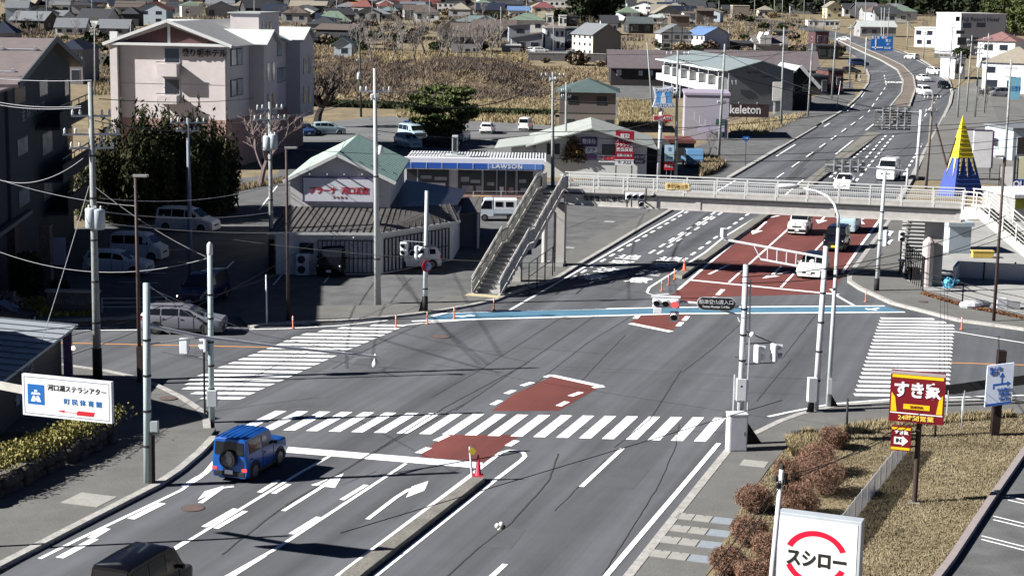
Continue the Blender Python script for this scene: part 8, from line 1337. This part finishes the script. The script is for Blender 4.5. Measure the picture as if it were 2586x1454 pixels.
# bare trees
def bare(h, seed, spread=.55, up=.35, levels=5, trunk=.22, mat=BARKG, split=4, pollard=False, thin=1.):
    rnd = random.Random(seed); o = empty('bare_tree', (0, 0, 0), 0); tm, bm_ = MB(), MB()
    def grow(p, d, L_, r, lv):
        n = 3; q = p; pts = [p]
        for i in range(n): d = (d + Vector((rnd.gauss(0, .12), rnd.gauss(0, .12), rnd.gauss(.04, .08)))).normalized(); q = q + d * L_ / n; pts.append(q)
        (tm if lv >= levels - (0 if not pollard else 1) else bm_).tube(pts, [max(q_, .022) for q_ in (r, r * .9, r * .8, r * .62)], 6 if lv >= levels - 1 else 3, False)
        if lv <= 0: return
        k = split if lv == levels else rnd.choice((2, 3, 3))
        for i in range(k):
            a = rnd.uniform(0, 6.28) if not (lv == levels) else 6.28 * i / k + rnd.uniform(-.4, .4); s = spread * rnd.uniform(.6, 1.3); nd = (d + Vector((math.cos(a) * s, math.sin(a) * s, up * rnd.uniform(.3, 1)))).normalized()
            grow(pts[rnd.choice((2, 3, 3))], nd, L_ * rnd.uniform(.6, .82), r * rnd.uniform(.5, .66), lv - 1)
    grow(Vector((0, 0, -.2)), Vector((0, 0, 1)), h * .27, trunk, levels); tm.build('trunk', mat, o); bm_.build('branches', mat, o); return o
pt_ = bare(9.5, 3, .8, .75, 4, .42, BARKD, 9, True); pt_.location = G(800, 322); pt_.scale = (1.55, 1.55, 1.15); tag(pt_, 'dark pollarded bare tree with upright branches right of the hotel', 'tree')
b2 = bare(8.5, 8, .85, .25, 5, .22, M('bark_mauve', (.16, .12, .115), .9, .2), 4); b2.location = G(658, 470); b2.scale = (1.45, 1.45, 1.2); tag(b2, 'wide bare tree with mauve twigs behind the transformer pole', 'tree')
b3 = bare(3.4, 12, .7, .3, 4, .09, BARKD, 4); b3.location = G(603, 522); tag(b3, 'small bare tree on the verge of the shaded lot', 'tree')
PR = [bare(11, 21, .55, .5, 5, .2), bare(10, 22, .65, .4, 5, .2), bare(12, 23, .45, .65, 5, .18), bare(9, 24, .8, .3, 5, .2)]; used = [0] * 4
def put_bare(k, px, py, s, label, group):
    base = G(px, py); o = PR[k]
    if used[k]: o = copy_tree(o, base, random.uniform(0, 6))
    else: o.location = base
    used[k] = 1; o.scale = (s, s, s); tag(o, label, 'tree', group)
for i, (px, py, s) in enumerate(((905, 150, .9), (935, 165, 1.0), (965, 140, .9), (990, 160, 1.15), (1020, 150, 1.1), (1045, 168, .95), (1078, 150, 1.25), (1105, 160, 1.2), (1130, 168, 1.0), (1165, 160, 1.1), (1195, 165, .9), (1222, 158, 1.3), (1240, 168, 1.2), (1265, 120, 1.0), (880, 130, .8), (1060, 110, 1.0), (1180, 100, .8), (1000, 100, .9), (850, 110, .8))):
    put_bare(i % 4, px, py, s, 'leafless grey tree on the edge of the brown grass field', 'leafless trees along the grass field')
rt = random.Random(9)
for i in range(110):
    px, py = rt.uniform(-20, 2500), rt.uniform(8, 120)
    if (1990 + (py - 57) * 2 < px < 2420) or 280 < px < 760 and py > 60 or px > 2300: continue
    put_bare(i % 4, px, py, rt.uniform(.5, .9), 'leafless tree between the roofs of the far town', 'leafless trees in the far town')
for i, (px, py, s) in enumerate(((40, 78, .7), (70, 88, .6), (95, 80, .6), (250, 170, .6), (262, 200, .6), (275, 230, .5), (700, 60, .7), (720, 50, .8), (740, 62, .7), (690, 30, .7), (2330, 100, .7), (2300, 70, .8), (2350, 60, .7), (2080, 60, .6), (1560, 210, .5), (1590, 216, .45), (2470, 275, .45), (2490, 280, .5), (1790, 400, .35), (1815, 395, .35))): put_bare(i % 4, px, py, s, 'leafless tree with dense pale twigs between houses and lots', 'leafless trees by houses and lots')
# the pine wood, the dark wood closing the view and pines on the right
for i, (px, py, h) in enumerate(((1452, 58, 15), (1475, 60, 17), (1500, 58, 18), (1525, 58, 17), (1546, 50, 14), (1462, 40, 17), (1490, 40, 18), (1515, 40, 18))): pine(G(px, py), h, 5.2, 60 + i, 'dark green pine of the grove behind the white cube houses', DPN, 2600, .6, 'dark pines behind the white cube houses', bare=.1)
for i, (px, py, h) in enumerate(((2562, 100, 13), (2590, 105, 15), (2530, 60, 12), (2500, 48, 11), (2570, 40, 14), (2470, 30, 12))): pine(G(px, py), h, 5.0, 80 + i, 'spreading dark pine above the mauve roofed white house', PIN, 3600, .38, 'spreading pines at the top right', bare=.2)
rng = np.random.default_rng(5)
def wood(name, x0, x1, y0, y1, n, h, label, mat, size, seed):
    rng = np.random.default_rng(seed); P = []; Tm = MB()
    for i in range(n):
        x, y = rng.uniform(x0, x1), rng.uniform(y0, y1); hh = h * rng.uniform(.7, 1.2); z = zt(y); k = 46; t = rng.uniform(0, 1, k) ** .8; a = rng.uniform(0, 6.28, k); r_ = (1 - t * .8) * hh * .2
        P.append(np.stack([x + np.cos(a) * r_, y + np.sin(a) * r_, z + hh * (.12 + .88 * t)], 1))
    o = leaves(name, mat, None, np.concatenate(P), size, seed, aspect=1.6); tag(o, label, 'wood', kind='stuff'); return o
wood('forest', -420, 520, 1000, 1180, 2300, 17, 'dark wood rising behind the last houses of the town', DPN, 1.7, 1); wood('forest', 40, 330, 900, 1000, 420, 15, 'dark conifer wood at the foot of the hill, top centre', DPN, 1.5, 2)
# bushes between the houses
def bush(base, r, h, mat, seed, label, group=None, n=240, size=.3, cat='shrub', name='shrub'):
    o = empty(name, base, 0, label, cat, group); m = MB()
    for a in range(4): m.tube([Vector((0, 0, -.1)), Vector((r * .4 * math.cos(a * 1.6), r * .4 * math.sin(a * 1.6), h * .6))], [.05, .02], 5)
    m.build('stems', BARK, o); leaves('foliage', mat, o, blob_pts([(0, 0, h * .52, r, r, h * .5)], n, seed, .3), size, seed); return o
rb2 = random.Random(4); pb_ = [bush((0, 0, 0), 1.5, 1.7, m_, 30 + i, '', n=420, size=.28) for i, m_ in enumerate((HEDD, BRU, DRY, HEDD))]; ub = [0] * 4; tries = 0; nb2 = 0
while nb2 < 230 and tries < 1500:
    tries += 1; px, py = rb2.uniform(-20, 2560), rb2.uniform(10, 175)
    if (280 < px < 770 and py > 40) or (px > 1960 and px > 1990 + (py - 57) * 1.6 and px < 2420) or (770 < px < 1320 and py > 140) or (px > 1540 and 150 < py) or px > 2440: continue
    k = nb2 % 4; base = G(px, py); o = pb_[k] if not ub[k] else copy_tree(pb_[k], base, rb2.uniform(0, 6)); ub[k] = 1; o.location = base; s = rb2.uniform(.7, 1.7) * (1.3 if py < 60 else 1); o.scale = (s * 1.3, s, s); nb2 += 1
    tag(o, ('dark evergreen bush', 'brown leafless bush', 'dry yellow grass clump', 'dark evergreen bush')[k] + ' in the gardens of the far town', 'shrub', ('evergreen bushes', 'brown bushes', 'dry clumps', 'evergreen bushes')[k] + ' in far gardens')
# dry grass field with its overgrown mound
def inpoly(poly, x, y):
    c = np.zeros(len(x), bool); n = len(poly); j = n - 1
    for i in range(n):
        xi, yi = poly[i]; xj, yj = poly[j]; c ^= ((yi > y) != (yj > y)) & (x < (xj - xi) * (y - yi) / (yj - yi + 1e-12) + xi); j = i
    return c
MC = G(1170, 215); 
def mz(x, y): return 3.6 * np.exp(-(((x - MC.x) / 17) ** 2 + ((y - MC.y - 4) / 26) ** 2) ** 1.5) + .9 * np.exp(-(((x - MC.x + 26) / 14) ** 2 + ((y - MC.y - 20) / 22) ** 2))
xs_ = np.linspace(MC.x - 52, MC.x + 30, 60); ys_ = np.linspace(MC.y - 45, MC.y + 62, 60); m = MB()
for y in ys_:
    for x in xs_: m.v.append((x, y, zt(y) - .04 + float(mz(x, y)) - (.25 if x in (xs_[0], xs_[-1]) or y in (ys_[0], ys_[-1]) else 0)))
for j in range(59):
    for i in range(59): m.f.append((j * 60 + i, j * 60 + i + 1, (j + 1) * 60 + i + 1, (j + 1) * 60 + i))
struct(m, 'mound_terrain', M('mound_soil', (.12, .09, .06), .95, .2, .2, col2=(.26, .2, .12)), True)
def scatter(name, poly, n, size, mat, label, seed, asp=2.2, clump=None, hz=0., dens=None, mound=False, lift=.4, wid=.32, crad=1.2):
    P = [G(*p)[:2] for p in poly]; rng = np.random.default_rng(seed); X = [p[0] for p in P]; Y = [p[1] for p in P]; x = rng.uniform(min(X), max(X), n * 4); y = rng.uniform(min(Y), max(Y), n * 4); k = inpoly(P, x, y)
    if isinstance(clump, int):
        q = rng.integers(0, clump, len(x)); sc_ = (hz or 0) * 0 + crad * rng.uniform(.4, 1.5, clump)[q]; x = x[:clump][q] + rng.normal(size=len(q)) * sc_; y = y[:clump][q] + rng.normal(size=len(q)) * sc_; k = inpoly(P, x, y)
    elif clump:
        cx = np.sin(x * clump[0] + 1.3) + np.sin(y * clump[0] * .7 + x * .3 * clump[0]) + np.sin((x + y) * clump[0] * .45); k &= cx * .33 + rng.uniform(-1, 1, len(x)) * clump[1] > clump[2]
    x, y = x[k][:n], y[k][:n]; z = np.array([zt(v) for v in y]) + hz + (mz(x, y) if mound else 0); pts = np.stack([x, y, z + size * lift], 1)
    o = leaves(name, mat, None, pts, size, seed, aspect=asp, ups=np.array((0, 0, .5 if mound else 1.0)), wid=wid); tag(o, label, 'grass', kind='stuff'); return o
FIELD = [(760, 160), (870, 148), (1100, 150), (1330, 150), (1345, 172), (1545, 175), (1530, 205), (1400, 235), (1400, 285), (1180, 288), (1000, 275), (760, 262)]
scatter('dry_grass', FIELD, 30000, .2, DRY, 'short dry grass covering the waste field', 1, mound=True); scatter('tall_grass', FIELD, 30000, .36, DRY, 'tall dry grass tufts over the waste field', 21, mound=True, clump=420, crad=1.5)
BR3 = [(930, 215), (1050, 182), (1200, 178), (1390, 190), (1410, 240), (1290, 262), (1080, 260), (930, 248)]
scatter('brush', BR3, 17000, .3, BRU, 'brown leafless brush tangled over the mound', 2, mound=True, clump=140, crad=1.7, asp=2.6, wid=.22, lift=1.6); scatter('brush', BR3, 8500, .34, M('leaf_brush_dark', (.045, .036, .034), .9, 0, .3, col2=(.11, .085, .075)), 'dark purplish brush in the hollows of the mound', 22, mound=True, clump=48, crad=2.0, asp=2.6, wid=.25, lift=1.2)
scatter('brush', [(770, 150), (960, 150), (960, 240), (780, 250)], 10000, .38, BRU, 'brown brush on the left part of the waste field', 3, mound=True, clump=80, crad=1.7, asp=2.4, wid=.25, lift=1.4); scatter('dry_grass', [(1000, 262), (1130, 258), (1402, 262), (1402, 286), (1130, 280), (1000, 270)], 14000, .3, DRY2, 'band of bright straw grass at the foot of the mound', 4, mound=True, clump=160, crad=.9)
scatter('undergrowth', [(-40, 20), (1990, 20), (2060, 70), (1960, 110), (1560, 135), (1300, 125), (760, 140), (-40, 110)], 34000, .45, M('leaf_undergrowth', (.06, .052, .04), .9, 0, .06, col2=(.2, .165, .125)), 'scrub and garden growth between the houses of the town', 23, clump=700, crad=2.6, wid=.5, asp=1.6, lift=1.0)
scatter('dry_grass', [(1340, 140), (1320, 162), (1130, 165), (880, 155), (900, 140)], 16000, .42, DRY2, 'tall straw reeds along the crest below the retaining wall', 5, mound=True, asp=3, clump=150, crad=1.3)
scatter('hedge_row', [(760, 268), (1000, 276), (1190, 290), (1400, 296), (1400, 290), (1190, 283), (1000, 269), (760, 261)], 9000, .34, HEDD, 'dark low hedge row between the field and the rear lot', 6, asp=1.2, lift=1.2, wid=1)
scatter('dry_grass', [(1000, 297), (1400, 318), (1400, 298), (1200, 294), (1000, 282)], 5000, .25, DRY2, 'straw coloured verge in front of the dark hedge row', 7); scatter('dry_grass', [(1560, 255), (1560, 315), (1660, 325), (1690, 300), (1640, 262)], 12000, .28, DRY2, 'bright straw grass beside the brown two-storey house', 8)
scatter('dry_grass', [(1838, 322), (1975, 298), (2040, 290), (2000, 310), (1930, 345), (1850, 348)], 4000, .25, DRY2, 'straw strip under the brown lettered board', 9); scatter('dry_grass', [(1762, 424), (1778, 402), (1815, 408), (1830, 420), (1800, 440), (1768, 446)], 3000, .3, DRY, 'dry weeds around the foot of the pole by the light truck', 10); scatter('dry_grass', [(215, 150), (330, 120), (300, 240), (225, 240)], 9000, .3, DRY, 'dry grass between the navy roofed house and the hotel', 11)
scatter('dry_grass', [(-40, 100), (120, 95), (330, 100), (760, 110), (900, 140), (760, 150), (330, 125), (-40, 130)], 16000, .4, DRY, 'dry field strip behind the hotel', 12); scatter('brush', [(-40, 60), (90, 64), (110, 92), (-40, 96)], 9000, .4, BRU, 'pale brown brush at the top left', 13, clump=60, crad=1.6, lift=1.5)
scatter('dry_grass', [(1780, 60), (1990, 68), (2090, 100), (2140, 125), (2000, 118), (1840, 100)], 9000, .4, DRY, 'brown slope below the far road', 14)
# tall weeds and leaf litter by the kerbs, lawn blades, yellow plants at the entrance
scatter('lawn_grass', [(1870, 1290), (1945, 1190), (1992, 1130), (2120, 1086), (2300, 1063), (2700, 1048), (2560, 1175), (2330, 1540), (1740, 1600)], 90000, .032, LAW, 'short dry winter lawn around the red sign', 15, hz=.14, clump=(1.9, .9, -.75), wid=.6, asp=1.6); scatter('dry_weeds', [(1985, 1130), (2045, 1110), (2075, 1125), (2050, 1160), (1995, 1160)], 4200, .12, DRY2, 'yellow dry weeds beside the pavement corner', 16, hz=.2, asp=3)
scatter('dry_weeds', [(2120, 1088), (2300, 1065), (2560, 1050), (2560, 1062), (2300, 1085), (2140, 1105)], 4000, .08, DRY2, 'dry weeds along the top of the lawn', 17, hz=.15, asp=3); scatter('fallen_leaves', [(2330, 742), (2430, 772), (2586, 806), (2586, 812), (2430, 780), (2325, 748)], 2600, .07, LF('litter', (.13, .06, .03), (.24, .12, .06), 2), 'rust brown leaf litter along the fence foot', 18, hz=.14, asp=1, wid=1)
scatter('garden_plants', [(-20, 770), (110, 760), (130, 785), (240, 795), (240, 803), (-20, 806)], 2600, .16, YEL2, 'yellowish low plants along the apartment entrance', 19, hz=.1, asp=1.2, wid=1); scatter('lawn_grass', [(560, 480), (740, 448), (740, 456), (560, 492)], 1800, .16, DRY, 'dry verge grass beside the shaded lot', 20)
sh = bush(G(72, 755), .95, 2.9, HEDD, 90, 'rounded green garden tree at the apartment entrance', n=1900, size=.12, cat='tree', name='garden_tree'); bush(G(20, 790), .8, 1.2, LF('pinkish', (.2, .14, .12), (.4, .34, .28), 1), 91, 'pale pinkish bush at the left edge by the entrance', n=700, size=.11); bush(G(150, 745), .6, 1.0, HEDD, 92, 'small green bush beside the slate name wall', n=500, size=.1); bush(G(112, 797), .5, .6, YEL2, 93, 'low yellow bush before the slate name wall', n=400, size=.09)
bush(G(2305, 696), .5, .6, ORT, 94, 'small orange dry bush by the pedestrian signal', n=300, size=.08)
# round azaleas beside the right pavement
for i, (px, py, r, wd) in enumerate(((2106, 1140, .55, 'farthest round reddish azalea, by the post with a chain'), (2058, 1206, .72, 'large round reddish azalea second from the far end'), (2075, 1258, .8, 'big round azalea in front of the far pair'), (1992, 1232, .55, 'small azalea on the pavement side of the big one'), (1903, 1302, .62, 'round azalea standing alone toward the pavement'), (2012, 1312, .7, 'round azalea behind the thin white mast'), (1888, 1388, .62, 'reddish azalea left of the mast'), (1950, 1440, .68, 'azalea low at the mast, left of the ring sign'), (1836, 1462, .55, 'azalea cut by the bottom edge'), (1905, 1500, .6, 'azalea at the bottom between mast and kerb'))):
    r *= 1.2; o = empty('azalea_bush', G(px, py) + Vector((0, 0, .12)), 0, wd, 'shrub', 'round azaleas beside the right pavement'); m = MB(); rr = random.Random(i)
    for k in range(16): a = rr.uniform(0, 6.28); q = rr.uniform(.3, .9) * r; m.tube([Vector((0, 0, 0)), Vector((q * .5 * math.cos(a), q * .5 * math.sin(a), r * .6)), Vector((q * math.cos(a), q * math.sin(a), r * rr.uniform(.9, 1.4)))], [.025, .015, .006], 4)
    m.build('stems', BARK, o); leaves('foliage', AZA, o, blob_pts([(0, 0, r * .75, r * .82, r * .82, r * .7)] + [(r * .55 * math.cos(q_) , r * .55 * math.sin(q_), r * rr.uniform(.6, 1.15), r * rr.uniform(.35, .55), r * rr.uniform(.35, .55), r * rr.uniform(.3, .5)) for q_ in (0, 1.1, 2.2, 3.3, 4.4, 5.5)], 7000, 100 + i, .25), .036, i, aspect=2.2, wid=.35)
# hedge on a stone bank, lower left
hp = [G(-60, 1290), G(60, 1232), G(180, 1175), G(300, 1112)]; hl = empty('hedge', hp[0], 0, 'clipped yellow-green hedge on a dark lava stone bank, lower left', 'hedge'); m = MB(); rr = random.Random(2); P = []
for a, b in zip(hp, hp[1:]):
    L_ = (b - a).length; 
    for k in range(int(L_ / .42)):
        for z in (.25, .62): q = a.lerp(b, k * .42 / L_) - hp[0]; m.ball((q.x + rr.uniform(-.1, .1), q.y + rr.uniform(-.12, .12), z), rr.uniform(.26, .36), 7, (1, 1, rr.uniform(.6, .9)))
    for k in range(int(L_ * 800)): q = a.lerp(b, rr.random()) - hp[0]; P.append((q.x - .55 + rr.gauss(0, .4), q.y + .7 + rr.gauss(0, .3), .85 + rr.uniform(0, .5)))
m.build('stone_bank', M('lava_stone', (.07, .062, .055), .95, .35, 5, bump=.4), hl, True)['kind'] = 'stuff'; leaves('foliage', HED, hl, P, .058, 3, ups=np.array((0, 0, .5)))
# white translucent panel fence across the lawn
fp = [G(2290, 1150), G(2140, 1345), G(2060, 1450)]; fo = empty('panel_fence', fp[0] + Vector((0, 0, .13)), 0, 'low whitish translucent panel fence between azaleas and lawn', 'fence'); PNL = M('panel_translucent', (.78, .78, .8), .4, .06, 3)
PNL.node_tree.nodes['Principled BSDF'].inputs['Alpha'].default_value = .5
for a, b in zip(fp, fp[1:]):
    k = int((b - a).length / 1.1)
    for i in range(k):
        q0, q1 = a.lerp(b, i / k) - fp[0], a.lerp(b, (i + 1) / k - .02 / k) - fp[0]; m = MB(); m.beam(q0 + Vector((0, 0, .42)), q1 + Vector((0, 0, .42)), .02, .8); m.build('panel', PNL, fo); m = MB(); m.beam(q0, q0 + Vector((0, 0, .86)), .05); m.build('post', GALV, fo)
print('SCRIPT DONE', len(bpy.data.objects))
